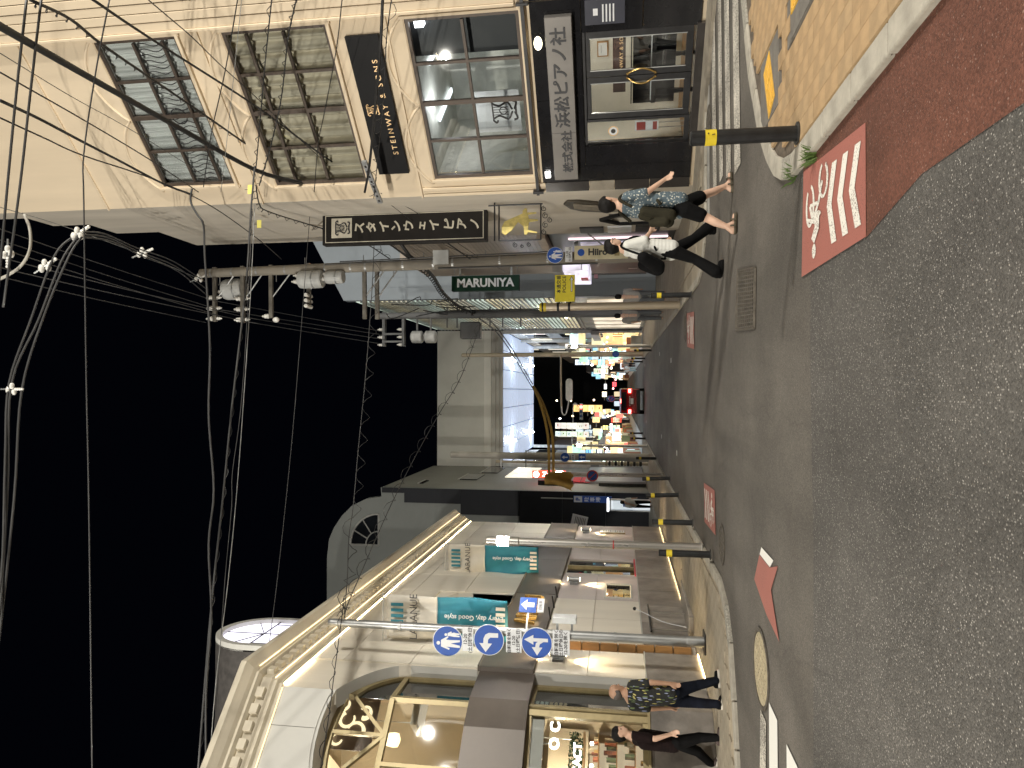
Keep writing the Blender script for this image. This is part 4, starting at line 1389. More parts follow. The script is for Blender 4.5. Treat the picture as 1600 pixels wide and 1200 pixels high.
def curtain(t, x0, x1, z0, z1, y, m, amp, freq, seed):
    rnd = random.Random(seed)
    vs, fs = [], []
    nu, nv = 260, 6
    f = [rnd.uniform(.7, 1.3) for _ in range(5)]
    for j in range(nv + 1):
        for i in range(nu + 1):
            u, v = i / nu, j / nv
            x_ = x0 + (x1 - x0) * u
            d = amp * (math.sin(freq * u * f[0]) * .6 + math.sin(freq * 1.9 * u * f[1] + v) * .3 + math.sin(freq * .43 * u + 2 * v) * .4)
            vs.append((x_, y + d, z0 + (z1 - z0) * v))
    for j in range(nv):
        for i in range(nu):
            a = j * (nu + 1) + i
            fs.append((a, a + 1, a + nu + 2, a + nu + 1))
    return MB().add(vs, fs).build('curtain', m, t, smooth=True)
t, xs, zs = make_window('top', (0, .25, .5, .75, 1), (0, .18, .56, 1), 0, 'top floor window with white curtain and iron scroll grille')
x0, x1, z0, z1 = win['top']
curtain(t, x0, x1, z0, z1, .19, curtain_w, .055, 120, 1)
for c, (a, b) in enumerate(zip(xs, xs[1:])):
    for k in range(7):
        x_ = a + (b - a) * (k + .5) / 7
        za, zb = zs[1] + .03, zs[2] - .03
        s_ = .05 if c < 2 else -.05
        MB().tube(smoothpath([(x_, .045, za), (x_ + s_, .045, za + (zb - za) * .3), (x_ - s_ * .3, .045, za + (zb - za) * .7), (x_, .045, zb)], 4), .009, 5).build('grille_bar', black_metal, t)
ring_ = [(x0 + (x1 - x0) / 2 + .16 * math.cos(a), .04, (zs[1] + zs[2]) / 2 + .16 * math.sin(a)) for a in [2 * PI * i / 20 for i in range(21)]]
MB().tube(ring_, .012, 5).build('grille_ring', black_metal, t)
t, xs, zs = make_window('mid', (0, .25, .5, .75, 1), (0, .42, .80, 1), 0, 'middle floor window with drawn beige curtain')
x0, x1, z0, z1 = win['mid']
curtain(t, x0, x1, z0, z1, .20, curtain_b, .065, 110, 4)
lamp_light('POINT', 'landing_lamp', t, (.75, .9, 7.1), 22, (.9, .95, 1), .03)
MB().room(.1, 3.8, .29, 2.0, 6.5, 9.0).build('room_shell', shop_white, t)
t, xs, zs = make_window('show', (0, .25, .5, .75, 1), (0, .5, 1), 0, 'first floor showroom window with bright interior')
MB().room(.05, 3.85, .29, 3.6, 3.05, 5.45).build('room_shell', mat('showroom_wall', (.66, .66, .6), .6), t)
MB().box(2.74, 3.60, .32, 1.2, 3.1, 5.40).build('dark_partition', mat('dark_partition', (.012, .015, .02), .5), t)
MB().box(.6, 1.5, 1.6, 1.63, 3.6, 4.6).build('wall_poster', sign_white, t)
MB().box(2.1, 2.2, 1.6, 3.2, 5.38, 5.42).build('ceiling_tube', emit('showroom_tube', (.9, .96, 1), 2.2), t)
MB().box(.9, 1.0, 1.6, 3.2, 5.38, 5.42).build('ceiling_tube', MATS['showroom_tube'], t)
MB().box(3.30, 3.46, .12, .3, 5.0, 5.16).build('corner_light', emit('corner_glow', (.95, .98, 1), 7), t)
lamp_light('POINT', 'showroom_lamp', t, (1.4, 1.4, 5.1), 22, (.95, .97, 1), .03)
# lyre emblem on the glass
def lyre(parent, cx, y, cz_, s, m):
    for sx in (-1, 1):
        MB().tube(smoothpath([(cx + sx * .04 * s, y, cz_ - .34 * s), (cx + sx * .30 * s, y, cz_ - .18 * s), (cx + sx * .18 * s, y, cz_ + .12 * s), (cx + sx * .30 * s, y, cz_ + .36 * s), (cx + sx * .42 * s, y, cz_ + .26 * s), (cx + sx * .34 * s, y, cz_ + .2 * s)], 5), .035 * s, 5).build('lyre_arm', m, parent)
        MB().tube(smoothpath([(cx + sx * .05 * s, y, cz_ - .42 * s), (cx + sx * .28 * s, y, cz_ - .5 * s), (cx + sx * .34 * s, y, cz_ - .38 * s)], 4), .04 * s, 5).build('lyre_leaf', m, parent)
    for k in range(4):
        MB().tube([(cx + (k - 1.5) * .09 * s, y, cz_ - .2 * s), (cx + (k - 1.5) * .09 * s, y, cz_ + .34 * s)], .012 * s, 4).build('lyre_string', m, parent)
    MB().box(cx - .26 * s, cx + .26 * s, y - .01, y + .01, cz_ + .33 * s, cz_ + .38 * s).build('lyre_bar', m, parent)
    MB().box(cx - .16 * s, cx + .16 * s, y - .01, y + .01, cz_ - .5 * s, cz_ - .43 * s).build('lyre_foot', m, parent)
    pts = [(cx + .13 * s * math.cos(a), y, cz_ - .02 * s + .13 * s * math.sin(a)) for a in [2 * PI * i / 14 for i in range(15)]]
    MB().tube(pts, .022 * s, 5).build('lyre_ring', m, parent)
lyre(t, 1.72, .05, 3.72, .55, black_metal)

# black fascia sign
def pw(x, y, z):
    return Vector((PX + (x + y) * .7071, PY + (y - x) * .7071, z))
t = thing('fascia_sign', 'long black sign with gold STEINWAY & SONS lettering between the windows', 'sign', pw(1.94, -.03, 6.12), -45)
MB().box(-1.36, 1.36, -.05, .025, -.32, .32).build('board', mat('sign_black', (.006, .006, .007), .5, spec=.15), t, bevel=.006)
gilt = mat('gilt_paint', (.75, .52, .28), .4, .4, .1, 6)
text('STEINWAY & SONS', .15, gilt, t, (0, -.056, -.15), (PI / 2, 0, 0), 'lettering', bold=.0, space=1.55)
lyre(t, 0, -.06, .13, .27, gilt)
# steel rail under the showroom window
t = thing('steel_rail', 'dark steel rail with end bosses under the showroom window', 'rail', pw(0, 0, 3.16), -45)
MB().box(-.02, 3.72, -.13, -.07, -.03, .03).build('rail_bar', black_metal, t)
for x_ in (.05, 3.62):
    MB().box(x_ - .025, x_ + .025, -.16, -.04, -.12, .10).build('end_boss', black_metal, t, bevel=.01)
    MB().box(x_ - .02, x_ + .02, -.07, -.003, -.02, .02).build('bracket', black_metal, t)
# granite ground floor: slabs round the door opening
gr = []
for x0, x1, z0, z1 in ((.22, .55, .12, 3.05), (.55, .958, .12, 2.17), (.55, 1.9, 2.17, 3.05), (1.9, 3.1, 2.17, 3.05), (3.055, 3.62, .12, 1.1), (3.055, 3.62, 1.11, 2.165), (3.1, 3.62, 2.17, 3.05), (3.63, 4.1, .12, 1.5), (3.63, 4.1, 1.51, 3.05)):
    MB().box(x0 + .003, x1 - .003, -.05, -.001, z0, z1 - .006).build('granite_slab', granite, PB, bevel=.003)
for k, (z0, z1, mm_) in enumerate(((.12, .9, granite_b), (.91, 1.6, granite_b), (1.61, 2.1, stone_step), (2.11, 3.0, granite_b))):
    MB().box(.005, .215, -.055, -.001, z0, z1).build('corner_slab', mm_, PB, bevel=.003)
# shop sign
t = thing('shop_sign', 'brushed metal shop sign with dark Japanese lettering over the doors', 'sign', pw(1.875, -.05, 2.55), -45)
MB().box(-1.525, 1.525, -.16, -.002, -.235, .235).build('sign_box', brushed, t, bevel=.008)
MB().box(-.545, -.541, -.164, -.159, -.232, .232).build('seam', dark_metal, t)
text('株式会社', .215, ink, t, (-.93, -.165, -.06), (PI / 2, 0, 0), 'lettering', bold=.004, depth=.006)
text('浜松ピアノ社', .30, ink, t, (.46, -.165, -.01), (PI / 2, 0, 0), 'lettering', bold=.006, depth=.006)
# doors
dr = thing('entrance', None, None)
dr.parent = PB
dr['label'] = 'black framed glass double door with brass handles and side light'
MB().box(.93, 3.08, .003, .15, 2.11, 2.2).build('door_head', black_metal, dr)
for x_ in (.93, 1.40, 3.03):
    MB().box(x_, x_ + .05, .03, .15, .2, 2.12).build('door_post', black_metal, dr)
brass = mat('brass', (.70, .48, .18), .25, .9, .1, 5)
for i, (a, b) in enumerate(((1.455, 2.232), (2.242, 3.025))):
    d = MB()
    wall(d, a, b, .22, 2.11, .05, .10, [(a + .11, b - .11, .34, 2.02)])
    d.build('door_leaf', black_metal, dr, bevel=.004)
    MB().box(a + .11, b - .11, .07, .076, .34, 2.02).build('door_pane', clear_glass, dr)
    for (u, v, w_, h_) in ((a + .105, a + .12, .33, 2.03), (b - .12, b - .105, .33, 2.03)):
        MB().box(u, v, .044, .049, w_, h_).build('pane_trim', galv, dr)
    s_ = -1 if i == 0 else 1
    hx = 2.237 + s_ * .035
    MB().tube(smoothpath([(hx, .035, .86), (hx + s_ * .07, .0, .98), (hx + s_ * .10, -.015, 1.1), (hx + s_ * .07, 0, 1.24), (hx, .035, 1.36)], 6), .016, 8).build('door_handle', brass, dr, smooth=True)
    for zz_ in (.86, 1.36):
        MB().ball((hx, .03, zz_), .026, n=10).build('handle_boss', brass, dr)
MB().box(.985, 1.395, .07, .076, .3, 2.1).build('side_pane', clear_glass, dr)
MB().box(.98, 1.40, .03, .15, .2, .29).build('side_kick_plate', black_metal, dr)
MB().room(.3, 3.3, .29, 3.0, .16, 2.24).build('shop_interior', shop_white, dr)
MB().box(.32, 3.28, .3, 2.98, .165, .18).build('dark_floor', wood, dr)
MB().box(.9, 3.1, -.12, .3, .05, .19)  .build('door_step', granite_b, dr, bevel=.01)
# interior things
t = thing('wall_sign', 'dark interior sign lettered STEINWAY & SONS behind the glass doors', 'sign', pw(2.15, 1.3, 1.5), -45)
MB().box(-.72, .72, 0, .04, -.12, .13).build('board', mat('sign_black_inner', (.03, .015, .012), .4), t)
text('STEINWAY & SONS', .10, gilt, t, (0, -.006, -.04), (PI / 2, 0, 0), 'lettering', space=1.15)
t = thing('grand_piano', 'black grand piano standing inside the glass doors', 'piano', pw(2.25, .55, .17), -45)
blk = mat('piano_black', (.008, .008, .009), .08, 0, .1, 2, coat=.5)
case = [(-.75, 0), (.75, 0), (.75, .45), (.35, .75), (.2, 1.3), (-.25, 1.5), (-.7, 1.3), (-.75, .6)]
MB().prism(case, .30, 1.08, 'xy').build('case', blk, t, bevel=.01)
MB().prism([(x_, y_) for x_, y_ in case], 1.10, 1.12, 'xy').build('lid', blk, t)
MB().box(-.7, .7, -.14, -.001, .66, .74).build('key_bed', blk, t)
MB().box(-.65, .65, -.13, .0, .741, .755).build('keys', sign_white, t)
for x_, y_ in ((-.6, .15), (.6, .15), (-.3, 1.2)):
    MB().lathe([(.06, 0), (.04, .1), (.055, .30)], c=(x_, y_, 0), n=10).build('leg', blk, t)
for k, x_ in enumerate((1.72, 2.2, 2.72)):
    t = thing('framed_certificate', ['framed certificate at left on the shop wall', 'framed certificate in the middle on the shop wall', 'framed certificate at right on the shop wall'][k], 'picture frame', pw(x_, 2.93, 1.86), -45, 'framed certificates inside the shop')
    MB().box(-.16, .16, 0, .03, -.12, .12).build('frame', wood, t)
    MB().box(-.135, .135, -.006, -.001, -.095, .095).build('paper', sign_white, t)
    MB().box(-.08, .08, -.009, -.0065, .03, .036).build('printed_line', ink, t)
t = thing('interior_lamp', 'warm oval lamp glowing inside the piano shop door', 'lamp', pw(2.8, 1.6, 1.9), -45)
MB().ball((0, 0, 0), .12, (1.6, 1, .5), 14).build('shade', emit('interior_lamp_glow', (1, .84, .55), 9), t)
MB().cyl((0, 0, .05), (0, 0, .34), .01, n=6).build('cord', black_metal, t)
lamp_light('POINT', 'shop_interior_lamp', t, (-.7, -.4, .1), 60, (1, .93, .8), .03)
t = thing('display_stand', 'slim stand with red cards behind the side window', 'display stand', pw(1.14, .35, .2), -45)
MB().box(-.1, .1, -.02, .02, .55, 1.0).build('card_panel', sign_white, t)
MB().box(-.08, .08, -.026, -.021, .8, .97).build('red_card', mat('card_red', (.35, .04, .03), .5), t)
MB().box(-.08, .08, -.026, -.021, .58, .66).build('red_card', MATS['card_red'], t)
for x_ in (-.05, .05):
    MB().cyl((x_, 0, 0), (x_, 0, .55), .008, n=6).build('leg', galv, t)
t = thing('round_sticker', 'round emblem sticker on the side window', 'sticker', pw(1.19, .066, 1.62), -45)
MB().prism([(.10 * math.cos(a), .10 * math.sin(a)) for a in [2 * PI * i / 24 for i in range(24)]], -.002, 0).build('disc', gilt, t)
MB().prism([(.08 * math.cos(a), .08 * math.sin(a)) for a in [2 * PI * i / 24 for i in range(24)]], -.004, -.0025).build('face', sign_white, t)
MB().prism([(.045 * math.cos(a), .045 * math.sin(a)) for a in [2 * PI * i / 24 for i in range(24)]], -.006, -.0045).build('emblem', dark_metal, t)
for k, (x_, lb) in enumerate(((.42, 'small bright square lamp above left end of the shop sign'), (2.95, 'round glowing disc for a reflection above right end of the shop sign'))):
    t = thing('sign_lamp_and_reflection', lb, 'wall light', pw(x_, -.05, 2.93), -45, 'lamps above the shop sign')
    if k == 0:
        MB().box(-.06, .06, -.06, -.02, -.05, .05).build('lens', emit('sign_lamp_glow', (1, .97, .9), 14), t)
        MB().box(-.07, .07, -.02, -.002, -.06, .06).build('housing', black_metal, t)
    else:
        MB().prism([(.11 * math.cos(a), .07 * math.sin(a)) for a in [2 * PI * i / 20 for i in range(20)]], -.05, -.02).build('lens', emit('reflection_glow_warm', (1, .9, .62), 10), t)  # glowing disc stands in for a reflection, not a lamp
        MB().prism([(.125 * math.cos(a), .085 * math.sin(a)) for a in [2 * PI * i / 20 for i in range(20)]], -.02, -.002).build('housing', black_metal, t)  # dark backing of the reflection disc, no real housing
# poster showing in the right granite
t = thing('wall_poster', 'dark poster with white lines of print beside the doors', 'poster', pw(3.38, -.052, 1.75), -45)
MB().box(-.2, .2, -.012, 0, -.34, .34).build('board', mat('poster_navy', (.02, .022, .04), .4), t)
for k in range(4):
    MB().box(-.16, .12, -.015, -.0125, .02 - k * .06, .045 - k * .06).build('printed_line', sign_white, t)
MB().box(-.05, .06, -.015, -.0125, .12, .2).build('printed_figure', sign_white, t)
# apron before the shop
tag(MB().prism([(p.x, p.y) for p in (pw(-.1, -.1, 0), pw(4.4, -.1, 0), pw(4.4, -.9, 0), pw(-.1, -.9, 0))], .0, .055, 'xy').build('shop_apron', stone_step), kind='structure')

# ---- side face along the street
SLEN = 4.0
PS = thing('piano_shop_flank', None, None)
PS.parent = PB
PS.rotation_euler = (0, 0, R(-45))      # world -90
PS.location = (0, 0, 0)
PS['label'] = 'street side wall of the piano shop with piano relief'
# local x runs towards the camera: 0 at the corner, negative goes up the street
m = MB()
wall(m, -SLEN, -.002, .0, 11.9, 0, .25, [(-2.9, -2.1, .6, 1.75)])
m.build('side_wall', stucco_s, PS)
m = MB().prism([(-SLEN, 11.9), (0, 11.9), (0, 18.5), (-.5, 18.5), (-.5, 15.6), (-1.3, 15.6), (-1.3, 14.6), (-2.3, 14.6), (-2.3, 13.4), (-SLEN, 13.4)], 0, .25)
m.build('stepped_parapet', stucco_s, PS)
for p, q in (((-2.6, 9.3), (-1.7, 8.6)), ((-2.3, 8.75), (-2.0, 9.15))):
    MB().tube([(p[0], -.012, p[1]), (q[0], -.012, q[1])], .02, 5).build('wall_anchor', stone_step, PS)
# piano relief and coffin-shaped display case
relief = mat('bronze_relief', (.10, .085, .065), .5, .5, .25, 6)
shape = [(-1.75, 1.9), (-1.6, 2.35), (-1.35, 2.6), (-.95, 2.72), (-.7, 2.62), (-.72, 2.35), (-.95, 1.9), (-1.0, 1.2), (-1.3, .8), (-1.7, 1.1)]
MB().prism(shape, -.05, -.001).build('piano_relief', relief, PS, bevel=.02)
for k in range(3):
    MB().tube(smoothpath([(-1.6 + k * .12, -.06, 1.3), (-1.45 + k * .16, -.065, 1.9), (-1.2 + k * .14, -.06, 2.5)], 5), .025, 5).build('relief_line', stone_step, PS)
fr = [(-2.95, .55), (-2.95, 1.5), (-2.5, 1.95), (-2.05, 1.5), (-2.05, .55)]
fm = MB()
for i in range(5):
    a, b = Vector(fr[i]), Vector(fr[(i + 1) % 5])
    fm.tube([(a.x, -.03, a.y), (b.x, -.03, b.y)], .05, 6)
fm.build('display_case_frame', black_metal, PS)
MB().prism(fr, .1, .12).build('display_case_back', dark_glass, PS)
for k in range(3):
    MB().box(-3.9, -3.3, -.04, -.001, .5 + k * .7, 1.1 + k * .7).build('notice_board', sign_white if k == 1 else dark_metal, PS)

# projecting vertical sign
t = thing('projecting_sign', 'tall dark projecting sign with white vertical Japanese lettering and lyre', 'sign', (3.82, 16.0, 4.5))
MB().box(-.37, .37, -.11, .11, 0, 3.95).build('sign_box', mat('sign_dark_brown', (.022, .02, .019), .5, spec=.2), t, bevel=.01)
wf = mat('sign_ivory', (.70, .66, .55), .5)
for x0, x1, z0, z1 in ((-.32, .32, 3.86, 3.875), (-.32, .32, .07, .085), (-.32, -.305, .085, 3.86), (.305, .32, .085, 3.86)):
    MB().box(x0, x1, -.118, -.111, z0, z1).build('border_line', wf, t)
MB().box(-.21, .25, -.12, -.111, 3.22, 3.72).build('emblem_panel', wf, t)
lyre(t, .02, -.128, 3.47, .40, ink)
for i, ch in enumerate('スタインウェイピアノ'):
    z_ = 3.02 - i * .30 - (.0 if i < 7 else .06)
    text(ch, .27 if ch != 'ェ' else .23, wf, t, (.02, -.116, z_), (PI / 2, R(8), 0), 'lettering', bold=.008, depth=.006)
for z_ in (.5, 3.5):
    MB().box(.37, .40, -.03, .03, z_ - .03, z_ + .03).build('bracket', black_metal, t)
# hanging gold grand piano
t = thing('hanging_piano_sign', 'gold grand piano silhouette in a wrought iron bracket', 'sign', (3.72, 15.3, 3.25))
goldleaf = mat('gold_leaf', (.72, .60, .22), .45, .5, .25, 7)
gp_ = [(-.28, .02), (-.25, .22), (-.30, .24), (-.30, .30), (-.12, .32), (-.02, .44), (-.2, .58), (-.30, .72), (-.25, .80), (-.12, .80), (.0, .74), (.12, .44), (.16, .34), (.22, .34), (.28, .28), (.26, .24), (.18, .24), (.18, .04), (.15, .04), (.13, .22), (.04, .2), (.02, 0), (-.01, 0), (-.03, .2), (-.2, .22), (-.25, .02)]
MB().prism(gp_, -.012, .012).build('piano_silhouette', goldleaf, t, bevel=.004)
m = MB()
for a, b in (((-.42, -.06), (.36, -.06)), ((-.42, .86), (.36, .86)), ((-.42, -.06), (-.42, .86)), ((.36, -.1), (.36, 1.1)), ((-.42, .96), (.42, .96))):
    m.tube([(a[0], 0, a[1]), (b[0], 0, b[1])], .018, 6)
m.build('iron_frame', black_metal, t)
for cx, cz_, r_ in ((-.1, -.16, .07), (.1, -.16, .07), (0, -.26, .06), (-.26, -.13, .06), (.25, -.13, .06), (-.52, .2, .05), (-.52, .5, .06), (-.55, .35, .04)):
    pts = [(cx + r_ * (1 - .04 * i) * math.cos(i * .5), 0, cz_ + r_ * (1 - .04 * i) * math.sin(i * .5)) for i in range(18)]
    MB().tube(pts, .009, 5).build('iron_scroll', black_metal, t)
# ------------------------------------------------------------------ buildings up the street
grey_green = mat('grey_render', (0.25, 0.265, 0.255), 0.8, 0, 0.08, 0.4, 0.1, 30)
grey_face = mat('grey_render_street', (0.30, 0.30, 0.27), 0.7, 0, 0.08, 0.4)
navy = mat('navy_cladding', (0.022, 0.024, 0.03), 0.6, 0, 0.15, 1, spec=.25)
slate = mat('slate_blue_wall', (0.36, 0.41, 0.46), 0.7, 0, 0.07, 0.5, 0.08, 30)
LY = 36.2
def P2(x, y, Y):
    q = atY(x, y, Y)
    return (q.x, q.z)
t = thing('grey_gabled_building', 'grey building with curved gable, fan window and dark stepped cladding', 'building', (0, 0, 0))
out = [P2(595, 762, LY), P2(596, 776, LY), P2(573, 779, LY), P2(550, 790, LY), P2(534, 806, LY), P2(522, 824, LY), P2(514, 843, LY), P2(511, 870, LY)]
out = [(-5.1, 0), (-5.1, out[0][1])] + out[1:] + [(-16, out[-1][1]), (-16, 0)]
# leave out the quarter-fan opening by building a proud reveal instead of a hole
MB().prism(out, LY, LY + .5).build('end_wall', grey_green, t)
for i, (x, ya, yb, xe) in enumerate(((597, 762.4, 770, 632), (632, 762.8, 787, 720), (720, 763, 806, 812))):
    a, b = P2(x, ya, LY), P2(xe, yb, LY)
    MB().box(-5.09, b[0], LY - .06, LY - .001, P2(xe, yb, LY)[1] + .004, a[1] - .004).build('navy_panel', navy, t)
zb = P2(812, 806, LY)[1]
for k in range(3):
    z0, z1 = zb * k / 3, zb * (k + 1) / 3
    MB().box(-9.5, -5.09, LY - .06, LY - .001, z0 + .006, z1 - .006).build('navy_panel', navy, t)
w0, w1 = P2(592, 852, LY), P2(548, 852, LY)
wr = P2(592, 803, LY)[0]
rad = wr - w0[0]
hgt = w1[1] - w0[1]
pts = [w0] + [(w0[0] + rad * math.cos(R(a)), w0[1] + hgt * math.sin(R(a))) for a in range(0, 91, 9)]
fw = thing('fan_window', None, None)
fw.parent = t
fw['label'] = 'quarter circle fan window with pale bars'
MB().prism(pts, LY - .03, LY - .001).build('pane', dark_glass, fw)
pale_fr = mat('pale_window_frame', (.40, .40, .38), .6)
for i in range(len(pts)):
    a, b = pts[i], pts[(i + 1) % len(pts)]
    MB().tube([(a[0], LY - .04, a[1]), (b[0], LY - .04, b[1])], .06, 5).build('frame_piece', pale_fr, fw)
for a in (35, 62):
    MB().tube([(w0[0] + rad * .45 * math.cos(R(a)), LY - .05, w0[1] + hgt * .45 * math.sin(R(a))), (w0[0] + rad * math.cos(R(a)), LY - .05, w0[1] + hgt * math.sin(R(a)))], .035, 5).build('glazing_bar', pale_fr, fw)
pp = [(w0[0] + rad * .45 * math.cos(R(a)), LY - .05, w0[1] + hgt * .45 * math.sin(R(a))) for a in range(0, 91, 10)]
MB().tube(pp, .035, 5).build('glazing_bar', pale_fr, fw)
z_eave = atX(640, 745, -5.1).z
MB().prism([(LY + .5, 0), (47.4, 0), (47.4, 14.1), (LY + .5, P2(595, 762, LY)[1])], -5.6, -5.1, 'yz').build('street_wall', grey_face, t)
for (ya, yb, za, zb_) in ((40.0, 42.5, 9.6, 10.6), (43.5, 46.5, 9.0, 10.0), (38, 39.2, 12.2, 12.4)):
    MB().box(-5.09, -5.04, ya, yb, za, zb_).build('slot_window', dark_glass, t)
    MB().box(-5.09, -5.02, ya - .1, yb + .1, zb_ + .002, zb_ + .09).build('window_head', cream_w, t)
for k in range(5):
    MB().box(-5.09, -5.04, 41.5 + k * 1.1, 42.4 + k * 1.1, 6.6, 8.2).build('lit_window', emit('far_window_glow', (1, .93, .75), .8), t)
MB().box(-5.09, -4.95, 39.5, 47.0, .1, 3.4).build('shop_front', mat('grey_shutter', (.30, .30, .31), .35, .5, .1, 2, streak=True), t)
MB().box(-5.06, -4.9, 38.4, 39.2, .1, 2.6).build('side_door', dark_metal, t)
# red vertical cloth, red box sign, lit alley booth
t = thing('red_box_sign', 'glowing red box sign lettered Zawatt by the arcade mouth', 'sign', atY(858, 741, 39.0))
red_glow = emit('red_sign_glow', (1.0, .075, .03), 2.2)
MB().box(-.19, .19, -.15, .15, -.92, .92).build('light_box', red_glow, t, bevel=.01)
wg = emit('white_sign_glow', (1, .97, .93), 5)
text('Zawatt', .34, wg, t, (0, -.156, -.2), (PI / 2, R(90), 0), 'lettering', bold=.008, sx=1.15)
pts_ = [(.14 * math.cos(a), -.155, .7 + .14 * math.sin(a)) for a in [2 * PI * i / 16 for i in range(17)]]
MB().tube(pts_, .03, 5).build('logo_ring', wg, t)
MB().ball((0, -.15, .7), .07, (1, .3, 1)).build('logo_dot', wg, t)
MB().box(-1.2, -.19, -.04, .04, -.5, -.42).build('arm', black_metal, t)
t = thing('black_projecting_sign', 'black square sign panel behind the yellow cable cover', 'sign', atY(868, 757, 38.6))
MB().box(-.22, .22, -.1, .1, -.95, .95).build('panel', black_metal, t)
MB().box(-.7, -.22, -.03, .03, .3, .36).build('arm', black_metal, t)
t = thing('red_shop_banner', 'bright red cloth panel on the grey wall under the sign', 'banner', atX(908, 750, -5.04), 90)
MB().box(-1.2, .9, -.05, -.02, -.55, .45).build('cloth', mat('red_cloth', (.75, .04, .06), .6), t)
MB().box(-1.2, .9, -.055, -.051, -.05, .0).build('seam', dark_metal, t)
t = thing('ticket_booth', 'white lit booth with glass door in the dark alley', 'booth', (-5.45, 34.6, .05))
bw = mat('booth_white', (.75, .77, .78), .4)
for x0, x1, z0, z1 in ((-.55, -.47, 0, 2.1), (.47, .55, 0, 2.1), (-.55, .55, 2.02, 2.12)):
    MB().box(x0, x1, -.3, .3, z0, z1).build('frame', bw, t)
MB().box(-.47, .47, .25, .29, 0, 2.02).build('back_panel', emit('booth_back', (.9, .96, 1), .7), t)
MB().box(-.6, .6, -.35, .32, 2.13, 2.22).build('light_roof', emit('booth_light', (.92, .97, 1), 4), t)
MB().box(-.47, .47, -.27, -.262, .9, 1.9).build('pane', clear_glass, t)
MB().box(-.2, .3, .2, .24, .6, 1.4).build('blue_poster', sign_blue, t)
t.scale = (.5, .6, .92)
t = thing('parking_sign', 'blue and white vertical parking sign on the dark wall', 'sign', atY(926, 780, 35.9))
MB().box(-.16, .16, -.1, .04, -.95, .95).build('board', sign_blue, t)
MB().box(-.15, .15, -.108, -.101, .52, .93).build('white_panel', sign_white, t)
text('P', .3, sign_blue, t, (0, -.112, .72), (PI / 2, 0, 0), 'lettering', bold=.01)
for k, ch in enumerate('駐車場'):
    text(ch, .25, sign_white, t, (0, -.106, .28 - k * .29), (PI / 2, 0, 0), 'lettering', bold=.004)
MB().tube([(0, 0, 1.0), (0, 0, 2.6)], .035, 6).build('pole', galv, t)
t = thing('payment_machine', 'pale parking payment machine with dark lower half in the alley', 'machine', (-6.2, 30.8, .05))
MB().box(-.3, .3, -.25, .25, 0, 1.05).build('lower_case', navy, t)
MB().box(-.3, .3, -.25, .25, 1.06, 1.75).build('upper_case', bw, t, bevel=.03)
MB().box(-.2, .2, -.262, -.251, 1.3, 1.6).build('screen', emit('machine_screen', (.6, .85, 1), 1.5), t)
t = thing('notice_placard', 'tilted white placard with printed lines on the dark wall', 'sign', atY(905, 815, 31.5))
o = MB().box(-.28, .28, -.02, .02, -.35, .35).build('board', sign_white, t, (0, 0, 0), (0, R(12), 0))
for k in range(7):
    MB().box(-.2, .2, -.03, -.021, -.25 + k * .07, -.225 + k * .07).build('printed_line', ink, t, (0, 0, 0), (0, R(12), 0))
MB().tube([(-.5, .2, -1.2), (-.45, .2, .6)], .03, 6).build('post', galv, t)
tag(MB().box(-16, -5.0, 26.45, 36.1, .02, .055).build('alley_ground', concrete), kind='structure')

# ---- slate building with lit street front (right)
RY = 30.0
t = thing('slate_building', 'slate blue building with sloping gable and lit banded street front', 'building', (0, 0, 0))
a, b = P2(485, 370, RY), P2(537, 464, RY)
MB().prism([(4.02, 0), (4.02, b[1]), a, (12, a[1] + 2.9), (12, 0)], RY, RY + .5).build('end_wall', slate, t)
for z in (3.9, 6.2, 8.5, 10.8):
    MB().box(4.03, 11.9, RY - .012, RY - .001, z, z + .03).build('joint_strip', slate, t)
for x_ in (4.55, 5.0):
    MB().box(x_, x_ + .03, RY - .014, RY - .001, .1, 13.0).build('joint_strip', slate, t)
MB().box(4.9, 6.2, RY - .07, RY - .02, .4, 3.0).build('shutter', mat('old_shutter', (.16, .155, .16), .5, .3, .2, 6, streak=True), t)
MB().box(4.75, 4.9, RY - .2, RY - .02, 2.4, 2.55).build('pink_notice', mat('pink_notice', (.75, .4, .5), .6), t)
glassgreen = mat('green_grey_glazing', (.32, .36, .33), .18, .2, .1, 1)
MB().box(4.02, 4.5, RY + .5, 44.8, .05, 13.2).build('street_wall', mat('white_grey_wall', (.48, .48, .44), .5, 0, .1, .8), t)
for k in range(44):
    z = 3.6 + k * .215
    MB().box(3.93, 3.999, RY + .1, 44.8, z, z + .05).build('louvre', galv, t)
for k in range(11):
    z = 3.9 + k * .85
    MB().box(4.0, 4.018, RY + .4, 44.6, z, z + .8).build('lit_band', emit('band_glow_%d' % (k % 3), [(1, .90, .60), (.85, 1, .86), (1, .95, .74)][k % 3], [.45, .5, .35][k % 3], .75, .5), t)
MB().box(3.9, 3.99, 31.0, 44.0, .3, 2.9).build('shop_glass', emit('shop_front_glow', (1, .86, .66), .9, .5, .8), t)
MB().box(3.92, 4.0, 33, 36, 2.95, 3.3).build('shop_fascia', emit('shop_fascia_glow', (1, .9, .8), 1.6), t)
for k in range(7):
    MB().box(3.86, 3.9, 31.2 + k * 2, 31.3 + k * 2, .05, 3.4).build('shop_post', galv, t)
MB().ball((3.85, 33.4, 5.2), .1).build('spot_lamp', emit('front_spot', (1, .9, .62), 14), t)
MB().ball((3.85, 36.4, 4.2), .1).build('spot_lamp', MATS['front_spot'], t)

